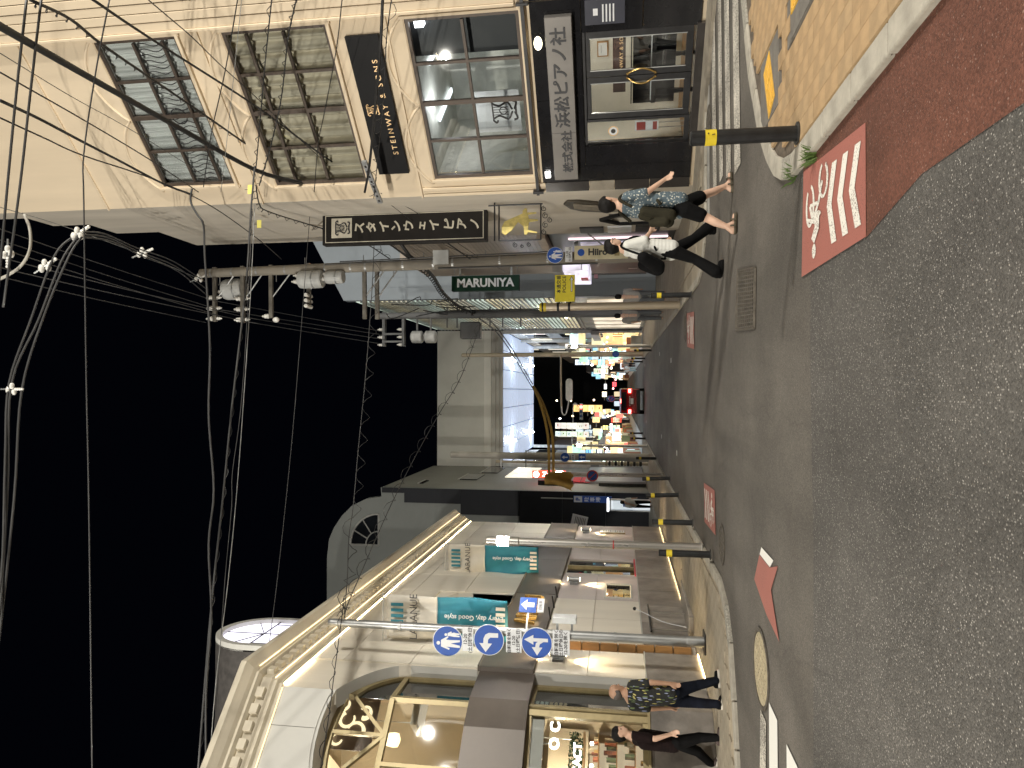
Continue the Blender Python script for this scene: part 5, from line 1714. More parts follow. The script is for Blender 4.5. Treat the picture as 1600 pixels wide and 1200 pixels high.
# ---- tiled building and beige building between the piano shop and the slate wall
tile_m = mat('wall_tile', (.34, .29, .24), .35, 0, .15, 5)
t = thing('tiled_building', 'narrow building with small square wall tiles over a dark shop front', 'building', (4.3, 18.7, 0))
MB().box(0, 3, 0, 3.6, 0, 8.2).build('core_wall', mat('tile_grout', (.10, .09, .08), .9), t)
tm = MB().box(-.028, 0, -.055, .055, -.055, .055).mesh('wall_tile', tile_m)
n_ = 0
rest = MB()
for j in range(36):
    for i in range(29):
        y_, z_ = .08 + i * .122, 3.75 + j * .122
        if n_ < 300 and i < 15:
            inst(tm, 'wall_tile', t, (-.002, y_, z_))
            n_ += 1
        else:
            rest.box(-.03, -.002, y_ - .055, y_ + .055, z_ - .055, z_ + .055)
rest.build('wall_tiles_far', tile_m, t)['kind'] = 'stuff'
MB().box(-.25, -.035, -.05, 3.6, 3.45, 3.68).build('canopy', mat('canopy_beige', (.45, .37, .29), .6), t, bevel=.01)
MB().box(-.05, -.002, .1, 3.5, .05, 3.4).build('dark_front', mat('dark_shopfront', (.025, .022, .022), .3), t)
MB().box(-.09, -.052, .9, 1.0, .2, 2.9).build('lit_strip', emit('pink_strip', (1, .75, .8), 1.6), t)
MB().box(-.08, -.052, 1.5, 3.2, 1.0, 2.6).build('lit_window', emit('violet_shop_glow', (.85, .8, 1), .35, .8, 2), t)
MB().lathe([(.09, 0), (.03, .12)], c=(-.3, .5, 2.6), n=10).build('wall_lamp', galv, t)
MB().tube([(-.05, .2, 2.4), (-.45, .2, 1.9)], .02, 5).build('strut', galv, t)
t = thing('beige_building', 'beige low building with canopy, lit sign band and brown shop front', 'building', (4.3, 22.35, 0))
MB().box(0, 3, 0, 3.4, 0, 8.6).build('core_wall', mat('beige_render', (.42, .36, .30), .7, 0, .1, .8), t)
MB().box(-.5, -.002, 0, 3.3, 3.3, 3.6).build('canopy', mat('canopy_grey', (.28, .27, .26), .5), t)
MB().box(-.45, -.002, .1, 3.2, 2.5, 3.28).build('sign_band', emit('sign_band_glow', (.9, .85, 1), .8, .7, 2), t)
MB().box(-.46, -.455, 1.6, 2.3, 2.55, 2.8).build('red_print', mat('red_print', (.7, .08, .1), .5), t)
MB().box(-.07, -.002, .1, 3.2, .05, 2.45).build('brown_front', mat('brown_front', (.09, .035, .02), .5), t)
MB().box(-.09, -.071, 2.2, 2.24, .9, 1.2).build('door_handle', stainless, t)
for k in range(2):
    MB().box(-.04, -.002, .2 + k * .5, .55 + k * .5, 4.2, 5.6).build('lit_window', emit('pale_window', (.85, .9, 1), 1.2), t)
# police and shop signs
t = thing('maruniya_sign', 'dark green vertical shop sign reading MARUNIYA', 'sign', (3.72, 24.0, 6.06))
MB().box(-.26, .26, -.1, .1, -1.18, 1.18).build('board', mat('sign_green', (.006, .035, .02), .5, spec=.2), t, bevel=.01)
text('MARUNIYA', .40, sign_white, t, (0, -.105, 0), (PI / 2, R(90), 0), 'lettering', bold=.014, sx=.98)
for z_ in (-.9, .9):
    MB().box(.26, .6, -.03, .03, z_ - .03, z_ + .03).build('bracket', galv, t)

# ------------------------------------------------------------------ arcade roof across the street
AY, AX0, AX1 = 47.5, -5.1, 4.15
t = thing('arcade_roof', 'arcade gateway with ribbed pale fascia and bright white ceiling', 'arcade', (0, AY, 0))
ribbed = mat('ribbed_fascia', (.82, .82, .76), .6, 0, .06, .5)
MB().box(AX0, AX1, .05, 1.2, 10.68, 13.9).build('fascia_core', ribbed, t)
rib = MB()
for k in range(44):
    z = 10.72 + k * .0725
    rib.box(AX0, AX1, -.02 - .0, .049, z, z + .045)
rib.build('fascia_ribs', ribbed, t)['kind'] = 'stuff'
for k, (z0, z1, y0, mm_) in enumerate(((10.15, 10.66, .02, ribbed), (9.85, 10.14, .15, cream_w), (9.6, 9.84, .3, cream_w), (9.42, 9.59, .5, cream_w))):
    MB().box(AX0, AX1, y0, 1.6, z0, z1).build('fascia_beam', mm_, t)
ceil_glow = emit('arcade_ceiling_glow', (.66, .77, 1.0), .55)
nx, ny = 7, 13
for i in range(nx):
    for j in range(ny):
        x0, x1 = AX0 + (AX1 - AX0) * i / nx, AX0 + (AX1 - AX0) * (i + 1) / nx
        y0, y1 = .6 + 17.2 * j / ny, .6 + 17.2 * (j + 1) / ny
        MB().box(x0 + .03, x1 - .03, y0 + .04, y1 - .04, 9.36, 9.40).build('ceiling_panel', ceil_glow, t)
MB().box(AX0, AX1, .6, 17.8, 9.41, 9.5).build('ceiling_deck', galv, t)
for x_ in (AX0 + .1, AX1 - .1):
    for y_ in (.4, 9, 17.4):
        MB().box(x_ - .12, x_ + .12, y_ - .12, y_ + .12, .05, 9.35).build('column', bw, t)
for x_ in (-3.6, 2.3):
    for y_ in (4.5, 15.5):
        MB().ball((x_, y_, 9.15), .11).build('ceiling_lamp', emit('arcade_lamp', (1, .97, .9), 12), t)
        MB().cyl((x_, y_, 9.2), (x_, y_, 9.36), .03, n=6).build('lamp_stem', galv, t)
        lamp_light('POINT', 'arcade_lamp_light', t, (x_, y_, 8.9), 160, (.86, .93, 1), .05)
MB().box(AX0 + .1, AX0 + .16, .5, 1.0, 8.6, 10.1).build('ladder_frame', galv, t)

# ------------------------------------------------------------------ shops inside and beyond the arcade
def shop_row(label, side, Y0, Y1, h, wm, glow, gs, sign=None, floors=2, group=None, X=None):
    X = X if X is not None else (-5.1 if side < 0 else 4.15)
    t = thing('shop_building', label, 'building', (X, Y0, 0), 0, 'shops inside and beyond the arcade')
    o = side
    L_ = Y1 - Y0
    MB().box(0, o * 4, 0, L_, 0, h).build('wall', wm, t)
    g = emit('shop_%s' % label.replace(' ', '_')[:40], glow, gs, .55, 1.3)
    MB().box(-o * .03, -o * .002, .2, L_ - .2, .15, 2.7).build('shop_glass', g, t)
    n = max(2, int(L_ / 1.6))
    for i in range(n + 1):
        y_ = .1 + (L_ - .2) * i / n
        MB().box(-o * .08, -o * .031, y_ - .05, y_ + .05, .05, 3.3).build('mullion', dark_metal, t)
    MB().box(-o * .35, -o * .002, .05, L_ - .05, 2.85, 3.4).build('fascia', mat('far_fascia', (.4, .42, .45), .4), t)
    rr = random.Random(int(Y0 * 10) + (7 if side > 0 else 0))
    pal = [(1, .95, .85), (.75, .9, 1), (1, .8, .4), (1, .25, .2), (.4, .8, 1), (1, .9, .55), (.55, 1, .7), (1, .6, .3)]
    for k in range(int(8 + L_ * 1.1)):
        c_ = rr.randrange(8)
        gm_ = emit('street_glow_%d' % c_, pal[c_], 1.0, .6, 1.2)
        y_, z_ = rr.uniform(.3, L_ - .3), rr.choice([rr.uniform(.4, 2.4), rr.uniform(2.4, 5.5)])
        if rr.random() < .45:      # projecting box
            w_, h_ = rr.uniform(.15, .45), rr.uniform(.2, .7)
            MB().box(-o * .08, -o * (.08 + w_ * 2), y_, y_ + .18, z_, z_ + h_ * 1.6).build('sign_box', gm_, t)
            MB().box(-o * .002, -o * .08, y_ + .05, y_ + .1, z_ + .1, z_ + .16).build('sign_arm', dark_metal, t)
        else:                      # flat panel or poster light
            w_, h_ = rr.uniform(.2, 1.0), rr.uniform(.15, .6)
            MB().box(-o * .04, -o * .10, y_, min(L_, y_ + w_), z_, z_ + h_).build('light_panel', gm_, t)
    for k in range(int(L_ * .6)):
        y_ = .4 + k * 1.5
        MB().box(-o * .4, -o * .95, y_, y_ + .5, .05, rr.uniform(.5, 1.3)).build('street_display', mat('goods_%d' % rr.randrange(6), cols[rr.randrange(6)], .5), t)
        MB().ball((-o * .5, y_, rr.uniform(2.2, 2.75)), .06, n=8).build('lamp_bulb', emit('front_bulb', (1, .9, .7), 14), t)
    fl = max(1, int((h - 3.8) / 2.6))
    for f in range(fl):
        for i in range(n):
            y_ = .3 + (L_ - .4) * i / n
            lit = random.random() < .35
            MB().box(-o * .03, -o * .002, y_, y_ + (L_ / n) * .7, 4.2 + f * 2.6, 5.8 + f * 2.6).build('window', MATS['far_window_glow'] if lit else dark_glass, t)
    return t
pl_grey = mat('far_wall_grey', (.30, .31, .32), .7)
pl_white = mat('far_wall_white', (.45, .46, .47), .7)
pl_dark = mat('far_wall_dark', (.10, .10, .11), .7)
pl_brown = mat('far_wall_brown', (.22, .16, .11), .7)
shop_row('left arcade shop with pale aqua glow behind concrete pole', -1, 47.6, 54.5, 9.3, pl_white, (.55, .90, 1), 1.8)
shop_row('left arcade shop with white upper windows', -1, 54.7, 62, 9.3, pl_grey, (.75, .92, 1), 1.1)
shop_row('left shop just beyond the arcade with yellow signs', -1, 66, 76, 8.0, pl_dark, (1, .85, .55), 1.3)
shop_row('brown pitched shop far down the left side', -1, 78, 98, 9.0, pl_brown, (1, .75, .4), 1.5)
shop_row('right arcade shop with orange lit window', 1, 47.6, 55, 9.3, pl_white, (1, .75, .35), 1.5)
shop_row('right arcade shop with wooden slatted upper wall', 1, 55.2, 64, 9.3, mat('slat_wood', (.30, .25, .18), .6, 0, .2, 8), (.85, .9, 1), 1.0)
shop_row('dark right building beyond the arcade with tiled windows', 1, 67, 80, 13.0, pl_grey, (.7, .85, 1), 1.0)
shop_row('farthest right shop with red and white lights', 1, 82, 104, 8.5, pl_dark, (1, .6, .5), 1.2)
shop_row('low bright shop at the end of the street on the right', 1, 108, 130, 6.5, pl_dark, (1, .85, .7), 1.2, X=3.0)
shop_row('low bright shop at the end of the street on the left', -1, 104, 130, 6.0, pl_dark, (1, .8, .6), 1.2, X=-4.0)
t = thing('distant_tower', 'distant dark tower block with a few lit windows', 'building', (3.0, 165, 0))
MB().box(-9, 9, 0, 12, 0, 24).build('wall', mat('night_wall', (.05, .052, .06), .8), t)
for i in range(9):
    for j in range(7):
        if random.random() < .13:
            MB().box(-8.2 + i * 1.8, -7.7 + i * 1.8, -.05, -.002, 3 + j * 2.8, 3.8 + j * 2.8).build('lit_window', emit('tower_window', (1, .85, .6), .35), t)
t = thing('end_building', 'low dark building closing the view at the street end', 'building', (-4.0, 150, 0))
MB().box(-16, 6, 0, 8, 0, 9).build('wall', MATS['night_wall'], t)
for i in range(10):
    MB().box(-15 + i * 2, -14 + i * 2, -.05, -.002, 1, 2.6).build('lit_window', emit('end_glow_%d' % (i % 3), [(1, .8, .5), (1, .3, .25), (.8, .9, 1)][i % 3], 1.0), t)

def far_sign(label, x0, x1, y0, y1, Y, col, s, body=None, vert=False, tc=ink, name='lit_sign', cat='sign', grp='lit signs down the street', th=.25):
    a, b = atY(x0, y1, Y), atY(x1, y0, Y)
    c = (a + b) / 2
    t = thing(name, label, cat, c, 0, grp)
    w, h = abs(b.x - a.x) / 2, abs(a.z - b.z) / 2
    key = 'far_sign_%d_%d_%d' % (x0, y0, int(Y))
    MB().box(-w, w, -th / 2, th / 2, -h, h).build('light_box', emit(key, col, s, .35, 2.0 / max(.3, h)), t)
    MB().box(-w - .04, w + .04, -th / 2 + .01, th / 2 + .03, h, h + .05).build('top_edge', dark_metal, t)
    MB().box(-w - .04, w + .04, -th / 2 + .01, th / 2 + .03, -h - .05, -h).build('bottom_edge', dark_metal, t)
    rr = random.Random(x0 * 7 + y0)
    tall = h > w * 1.6
    nb = rr.randint(4, 6) if tall else 2
    tints = [(1, .97, .88), (1, .86, .5), (.82, 1, .7), (.85, .93, 1), (1, .8, .72)]
    for k in range(nb):
        z_ = -h + 2 * h * (k + .5) / nb
        hh_ = h / nb * rr.uniform(.55, .9)
        if tall and rr.random() < .6:
            ti = rr.randrange(5)
            MB().box(-w * .9, w * .9, -th / 2 - .02, -th / 2 - .002, z_ - hh_, z_ + hh_).build('lit_panel', emit('sign_tint_%d' % ti, tints[ti], .9 * min(s, 1.6), .3, 3), t)
        for q in range(rr.randint(1, 3)):
            zz_ = z_ + rr.uniform(-.6, .6) * hh_
            xa = rr.uniform(-.75, -.1) * w
            MB().box(xa, xa + rr.uniform(.4, .9) * w, -th / 2 - .03, -th / 2 - .021, zz_ - h * .018, zz_ + h * .018).build('printed_line', tc, t)
        if k:
            MB().box(-w, w, -th / 2 - .012, -th / 2 - .001, z_ - h / nb - .02, z_ - h / nb + .02).build('panel_seam', dark_metal, t)
    sd = -1 if c.x < 0 else 1
    MB().box(sd * w, sd * (w + .6), -.04, .04, -.05, .05).build('bracket', galv, t)
    return t
far_sign('tall white stacked sign nearest the traffic light', 868, 920, 661, 669.5, 70, (1, .97, .85), 1.0)
far_sign('tall white and green stacked sign beside the lamp post', 868, 920, 674.5, 681.5, 60, (.9, 1, .78), .9, tc=mat('far_green', (.2, .5, .15), .5))
far_sign('yellow sign with black letters behind the traffic light', 896, 941, 633, 643, 92, (1, .66, .25), 1.5)
far_sign('aqua square sign on the left arcade shop', 916, 931, 703, 712, 50, (.25, .65, 1), 1.3)
far_sign('white square sign beside the aqua sign', 933, 941, 703, 712, 50, (.95, .97, 1), 1.2)
far_sign('yellow round sign low on the far left', 942, 950, 665, 671, 66, (1, .9, .3), 2.0)
far_sign('small bright white sign low on the far left', 953, 957, 662, 672, 66, (1, .97, .85), 3.0)
far_sign('red awning light at the far left shop', 955, 971, 653, 660, 88, (1, .12, .08), 1.2)
far_sign('orange lit window sign at the far left shop', 926, 937, 652, 660, 88, (1, .75, .35), 1.6)
far_sign('cyan lit sign at far right beyond the arcade', 935, 945, 562, 571, 72, (.4, .9, 1), 2.0)
far_sign('bright white script sign at far right', 899, 921, 562, 570, 84, (.75, .85, 1), 1.6)
far_sign('white lit panel by the far right walkers', 938, 952, 549, 556, 62, (.95, .95, 1), 1.4)
far_sign('pale blue lit panel above the right walkers', 936, 951, 529, 538, 54, (.7, .8, 1), 1.0)
far_sign('orange menu light box on the right arcade shop', 944, 974, 506, 522, 49, (1, .62, .18), 1.6)
far_sign('white awning light at the far end right', 928, 950, 576, 584, 98, (1, .95, .85), 2.2)
far_sign('small red light sign at the far end', 957, 963, 597, 604, 110, (1, .1, .12), 2.5)
far_sign('small warm light sign at the far end centre', 941, 948, 612, 620, 120, (1, .88, .6), 3.0)
far_sign('pale light sign at the far end centre', 944, 948, 600, 608, 120, (.9, .95, 1), 2.5)
for k, (x, y, Y, col) in enumerate([(895, 650, 88, (1, .8, .45)), (925, 645, 88, (1, .8, .45)), (870, 626, 100, (1, .9, .55)), (892, 626, 100, (1, .9, .55)), (928, 625, 100, (1, .75, .5)), (875, 654, 86, (1, .95, .85)),
                                      (962, 593, 118, (1, .3, .3)), (958, 607, 118, (1, .35, .35)), (955, 575, 95, (1, .85, .6)), (942, 585, 90, (1, .9, .7)), (925, 570, 90, (1, .98, .9)), (950, 650, 88, (1, .85, .5))]):
    c = atY(x, y, Y)
    t = thing('street_bulb', 'small glowing bulb %s' % ['left of the yellow sign', 'below the yellow sign', 'high in the dark beside the sky', 'high in the dark below another bulb', 'beside the distant tower', 'on the dark left gable', 'red by the car roof', 'red above the car', 'at the right walkers', 'in the far right awning', 'beside the white script sign', 'near the no entry pole'][k], 'light', c, 0, 'small far light bulbs')
    MB().ball((0, 0, 0), .13 if k < 6 else .16, n=8).build('bulb', emit('bulb_%d' % k, col, 9), t)
    MB().cyl((0, 0, .2), (0, 0, .5), .05, n=6).build('socket', dark_metal, t)
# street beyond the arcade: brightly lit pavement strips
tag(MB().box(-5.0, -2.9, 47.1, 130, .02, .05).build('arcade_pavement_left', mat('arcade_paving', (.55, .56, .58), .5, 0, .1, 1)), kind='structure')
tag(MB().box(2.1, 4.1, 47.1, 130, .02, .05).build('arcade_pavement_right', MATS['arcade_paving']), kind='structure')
# traffic light on a bent arm
c = atY(908, 643, 78)
t = thing('traffic_light', 'red traffic light on a bent white arm over the street', 'traffic light', (c.x, c.y, c.z), 0)
MB().box(-.9, .9, -.1, .1, -.2, .2).build('housing', galv, t, bevel=.05)
MB().ball((.5, -.1, 0), .2, (1, .4, 1), 14).build('red_lens', emit('traffic_red', (1, .05, .04), 22), t)
for x_ in (0, -.5):
    MB().ball((x_, -.1, 0), .17, (1, .4, 1), 12).build('dark_lens', mat('unlit_lens', (.05, .09, .2), .2), t)
MB().tube(smoothpath([(.5, 0, .3), (.9, 0, .6), (.6, 0, .85), (-1.5, 0, .9), (-3.1, 0, .9)]), .06, 6).build('arm', bw, t)
MB().cyl((-3.1, 0, .9), (-3.1, 0, -c.z), .09, n=8).build('pole', bw, t)
# ------------------------------------------------------------------ poles and signs
def disc(m, cx, y, cz_, r, th, n=32):
    return m.prism([(cx + r * math.cos(2 * PI * i / n), cz_ + r * math.sin(2 * PI * i / n)) for i in range(n)], y, y + th)
def round_sign(t, cx, y, cz_, r, kind):
    disc(MB(), cx, y, cz_, r, .012).build('sign_disc', sign_white, t)
    disc(MB(), cx, y - .004, cz_, r * .955, .004).build('blue_face', sign_blue, t)
    f = y - .0075
    def pl_(pts):
        MB().prism([(cx + p[0] * r, cz_ + p[1] * r) for p in pts], f, f + .003).build('symbol', sign_white, t)
    def ball_(px, pz, rr):
        disc(MB(), cx + px * r, f, cz_ + pz * r, rr * r, .003, 14).build('symbol', sign_white, t)
    if kind == 'ped':
        ball_(-.14, .62, .12)
        pl_([(-.36, .44), (.06, .44), (.2, .2), (.32, .0), (.26, -.06), (.1, .1), (.08, -.12), (.1, -.82), (-.02, -.82), (-.14, -.2), (-.26, -.82), (-.4, -.82), (-.36, .1), (-.46, -.14), (-.56, -.1)])
        ball_(.42, .12, .09)
        pl_([(.32, .0), (.52, .0), (.64, -.24), (.56, -.28), (.5, -.16), (.58, -.42), (.52, -.8), (.44, -.8), (.42, -.5), (.38, -.8), (.3, -.8), (.3, -.42), (.34, -.16)])
    elif kind == 'left':
        pl_([(.46, -.62), (.46, .0), (.34, .22), (.1, .34), (-.22, .36), (-.22, .62), (-.78, .2), (-.22, -.22), (-.22, .06), (.02, .04), (.16, -.1), (.18, -.62)])
    elif kind == 'both':
        pl_([(.1, -.72), (.32, -.72), (.32, .22), (.52, .22), (.21, .82), (-.1, .22), (.1, .22)])
        pl_([(.11, -.46), (-.05, -.2), (-.26, -.14), (-.26, -.36), (-.78, -.02), (-.26, .32), (-.26, .1), (.0, .06), (.11, -.08)])
    elif kind == 'up':
        pl_([(-.12, -.6), (.12, -.6), (.12, .1), (.38, .1), (0, .66), (-.38, .1), (-.12, .1)])
    elif kind == 'nopark':
        red = mat('sign_red', (.55, .04, .04), .4)
        pts = [(cx + r * .86 * math.cos(a), f, cz_ + r * .86 * math.sin(a)) for a in [2 * PI * i / 28 for i in range(29)]]
        MB().tube(pts, r * .12, 6).build('red_ring', red, t)
        MB().prism([(cx + p[0] * r, cz_ + p[1] * r) for p in ((-.62, .5), (-.5, .62), (.62, -.5), (.5, -.62))], f - .002, f + .002).build('red_bar', red, t)
def plate(t, cx, y, cz_, w, h, lines, size):
    MB().box(cx - w / 2, cx + w / 2, y, y + .008, cz_ - h / 2, cz_ + h / 2).build('supplementary_plate', sign_white, t, bevel=.004)
    n = len(lines)
    for i, s in enumerate(lines):
        text(s, size, ink, t, (cx, y - .003, cz_ + (n - 1) * size * .52 - i * size * 1.04), (PI / 2, 0, 0), 'lettering', bold=.0015, depth=.001)

t = thing('sign_pole', 'grey steel pole with three blue round signs before the cream building', 'sign pole', (-4.3, 12.6, .05))
MB().lathe([(.085, 0), (.085, .3), (.08, .31), (.07, 6.75), (.06, 6.8)], n=18).build('pole', galv, t, smooth=False)
MB().box(-.17, .17, -.17, .17, 0, .02).build('base_plate', black_metal, t)
for cx, cz_, kd in ((-.18, 4.50, 'ped'), (-.12, 3.75, 'left'), (-.13, 2.89, 'both')):
    round_sign(t, cx, -.13, cz_, .275, kd)
    MB().box(cx - .15, .09, -.115, -.07, cz_ - .03, cz_ + .03).build('clamp', galv, t)
plate(t, -.13, -.128, 4.13, .42, .20, ['12-20', '(土日曜休日)'], .085)
plate(t, -.11, -.128, 3.30, .42, .28, ['自転車を除く', '12-20', '(土日曜休日)'], .075)
plate(t, -.10, -.128, 2.46, .44, .30, ['自転車を除く', '土日曜休日の', '12-20を除く'], .078)
MB().box(.22, .32, -.1, .16, 2.2, 2.62).build('junction_box', bw, t, bevel=.01)
for z_ in (2.28, 2.54):
    MB().box(.06, .22, -.02, .02, z_ - .02, z_ + .02).build('clamp', galv, t)
for z_ in (1.5, .35, 5.4):
    MB().lathe([(.084, z_), (.084, z_ + .05)], n=16).build('pole_band', galv, t)
t = thing('arrow_plate', 'small square blue one way arrow plate on the cream building', 'sign', (-4.02, 13.3, 3.2))
MB().box(-.16, .16, -.01, .01, -.16, .16).build('board', sign_blue, t)
t.rotation_euler = (0, 0, R(52))
MB().prism([(-.05, -.12), (.05, -.12), (.05, .02), (.12, .02), (0, .13), (-.12, .02), (-.05, .02)], -.016, -.011).build('arrow', sign_white, t)
MB().box(-.15, .15, -.01, .01, -.30, -.18).build('small_plate', sign_white, t)
text('自転車', .07, ink, t, (0, -.012, -.24), (PI / 2, 0, 0), 'lettering', depth=.001)
MB().box(-.85, -.16, .0, .03, -.03, .0).build('arm', galv, t)

# utility pole 1 with crossarms and transformers
conc_pole = mat('pole_concrete', (.27, .245, .205), .85, 0, .3, 2, .3, 60, streak=True)
t1 = thing('utility_pole', 'tall brown utility pole with crossarms and transformers beside the piano shop', 'utility pole', (3.33, 17.5, .03))
t1.rotation_euler = (0, R(-.85), 0)
MB().lathe([(.17, 0), (.115, 12.55), (.02, 12.6)], n=20).build('pole', conc_pole, t1, smooth=False)
for z_ in (2.0, 3.2, 4.4, 5.6, 6.1, 6.9, 7.9, 8.3, 9.0, 10.1, 10.9, 11.6, 12.2):
    MB().lathe([(.172 - .0044 * z_, z_), (.172 - .0044 * z_, z_ + .05)], n=14).build('pole_band', galv, t1)
for k in range(13):
    z_ = 2.4 + k * .8
    s_ = 1 if k % 2 else -1
    MB().cyl((s_ * .12, 0, z_), (s_ * .30, 0, z_), .011, n=6).build('step_bolt', galv, t1)
arm_m = mat('crossarm_steel', (.20, .185, .16), .6, .3, .3, 4, .2, 50)
def crossarm(t, z, L_, y=0.0, two=False, base=0.0):
    MB().box(base - L_, base + .15, y - .045, y + .045, z - .05, z + .05).build('crossarm', arm_m, t, bevel=.008)
    MB().tube([(base - L_ * .55, y, z - .05), (base, y, z - .62)], .02, 6).build('arm_brace', galv, t)
def insulator(t, x, y, z, s=1.0, up=True):
    prof = [(.02, 0), (.055, .02), (.06, .05), (.03, .065), (.055, .085), (.05, .12), (.02, .14), (.028, .17), (.01, .19)]
    MB().lathe([(r_ * s, z_ * s * (1 if up else -1)) for r_, z_ in prof], c=(x, y, z), n=12).build('insulator', ceramic, t, smooth=True)
for z_, L_ in ((12.15, 1.3), (11.35, 1.35)):
    crossarm(t1, z_, L_)
    for k in range(3):
        insulator(t1, -L_ + .08 + k * .28, -.0, z_ + .05, 1.1)
        insulator(t1, -L_ + .08 + k * .28, -.0, z_ - .05, .8, False)
crossarm(t1, 10.55, 1.25)
MB().ball((-1.30, 0, 10.42), .075, (1, 1, 1.2), 12).build('surge_arrester', ceramic, t1)
insulator(t1, -1.2, 0, 10.6, 1.1)
crossarm(t1, 9.5, .95)
for k in range(3):
    MB().cyl((-.98 + k * .14, -.2, 9.5), (-.98 + k * .14, .14, 9.5), .05, n=10).build('cutout_fuse', ceramic, t1)
crossarm(t1, 7.98, 1.35)
crossarm(t1, 7.70, 1.35, .16)
tr_m = mat('transformer_grey', (.52, .53, .52), .5, .1, .12, 4)
def transformer(t, x, y, z, r, h):
    MB().lathe([(r * .9, 0), (r, .04), (r, h - .08), (r * .92, h), (r * .4, h + .04)], c=(x, y, z), n=22).build('transformer', tr_m, t, smooth=False)
    MB().lathe([(r + .012, h * .35), (r + .012, h * .35 + .03)], c=(x, y, z), n=22).build('transformer_band', galv, t)
    for a in (0, 2.1, 4.2):
        insulator(t, x + r * .5 * math.cos(a), y + r * .5 * math.sin(a), z + h + .02, .9)
transformer(t1, -.30, -.15, 9.05, .23, .62)
transformer(t1, -.26, -.12, 8.5, .17, .46)
transformer(t1, -.42, .25, 11.45, .28, .55)
MB().box(-.05, .3, -.22, -.14, 5.7, 6.1).build('junction_box', tr_m, t1)
for z0, z1, dx_ in ((3, 8.6, .17), (2, 6.0, -.17), (4, 9, .1)):
    MB().tube([(dx_, -.1, z0), (dx_ * .8, -.1, z1)], .018, 6).build('conduit', cable_grey, t1)
# signs strapped to it
t = thing('pedestrian_sign', 'blue round pedestrian sign with time plate on the utility pole', 'sign', (3.33, 17.25, 0))
round_sign(t, -.01, -.05, 3.05, .20, 'ped')
plate(t, .0, -.05, 2.72, .36, .17, ['12-20', '土日曜休日'], .07)
MB().box(-.06, .06, -.04, .1, 3.0, 3.06).build('clamp', galv, t)
t = thing('pole_banner', 'cream vertical advertising plate lettered Hiiro on the utility pole', 'sign', (3.36, 17.2, 1.3))
MB().box(-.165, .165, -.03, .03, 0, 1.28).build('board', mat('plate_cream', (.62, .56, .38), .5), t, bevel=.01)
disc(MB(), 0, -.036, 1.12, .085, .004, 20).build('logo', sign_blue, t)
text('Hiiro', .22, ink, t, (0, -.034, .72), (PI / 2, R(90), 0), 'lettering', bold=.008)
MB().box(-.06, .10, -.036, -.031, .36, .44).build('red_mark', mat('sign_red', (.55, .04, .04), .4), t)
MB().box(-.10, .0, -.036, -.031, .2, .32).build('gold_mark', gold, t)
MB().prism([(-.02, .12), (.08, .12), (.03, .2)], -.036, -.031).build('red_arrow', MATS['sign_red'], t)
MB().box(-.08, .08, -.036, -.031, .02, .10).build('green_mark', mat('far_green', (.2, .5, .15), .5), t)
for z_ in (.2, 1.1):
    MB().box(-.05, .05, .03, .16, z_ - .02, z_ + .02).build('clamp', galv, t)

# stainless post with yellow police sign
t = thing('steel_post', 'beige steel post with black bands and yellow cap by the right kerb', 'post', (2.14, 17.9, .035))
MB().lathe([(.115, 0), (.115, .03), (.10, .04), (.10, 3.36)], n=20).build('post', mat('post_beige', (.55, .47, .36), .35, .4, .1, 2, streak=True), t)
MB().lathe([(.108, 3.30), (.112, 3.34), (.112, 3.44), (.09, 3.47)], n=18).build('yellow_cap', yellow, t)
MB().lathe([(.106, 3.36), (.114, 3.37), (.114, 3.41), (.106, 3.42)], n=18).build('black_ring', black_metal, t)
for z_ in (2.72, 3.0):
    MB().lathe([(.112, z_ - .03), (.118, z_), (.112, z_ + .03)], n=18).build('black_band', black_metal, t)
t = thing('police_sign', 'yellow POLICE direction sign with arrow on the steel post', 'sign', (2.60, 17.85, 2.86))
yb = mat('sign_yellow', (.80, .68, .05), .45, 0, .08, 4)
MB().box(-.34, .34, -.02, .02, -.25, .25).build('board', yb, t, bevel=.012)
text('本通交番', .115, ink, t, (.10, -.023, .145), (PI / 2, 0, 0), 'lettering', bold=.0015, depth=.001)
text('POLICE', .12, ink, t, (.10, -.023, .01), (PI / 2, 0, 0), 'lettering', bold=.002, depth=.001, space=1.1)
MB().prism([(-.09, -.15), (.20, -.15), (.20, -.11), (.30, -.17), (.20, -.23), (.20, -.19), (-.09, -.19)], -.024, -.0205).build('arrow', ink, t)
MB().prism([(-.08, -.157), (.205, -.157), (.205, -.13), (.28, -.17), (.205, -.21), (.205, -.183), (-.08, -.183)], -.027, -.0245).build('arrow_face', sign_white, t)
for z_ in (-.14, .14):
    MB().box(-.40, -.34, -.015, .015, z_ - .02, z_ + .02).build('clamp', black_metal, t)

# pole 2, grey, up the street
t2 = thing('utility_pole', 'grey utility pole with cross arms and two transformer cans before the arcade', 'utility pole', (2.98, 27.0, .03))
pole_grey = mat('pole_grey', (.17, .175, .18), .8, 0, .2, 2, streak=True)
MB().lathe([(.18, 0), (.12, 11.0), (.02, 11.05)], n=18).build('pole', pole_grey, t2)
for z_ in (10.7, 9.9):
    MB().box(-1.2, .15, -.04, .04, z_ - .05, z_ + .05).build('crossarm', pole_grey, t2)
    MB().box(-1.2, .15, .10, .18, z_ - .05, z_ + .05).build('crossarm', pole_grey, t2)
MB().box(-1.05, -.98, -.05, .05, 9.9, 10.7).build('arm_strut', pole_grey, t2)
MB().box(-.75, -.68, -.05, .05, 9.9, 10.7).build('arm_strut', pole_grey, t2)
for z_ in (10.75, 9.95):
    for k in range(3):
        insulator(t2, -1.14 + k * .3, 0, z_, 1.1)
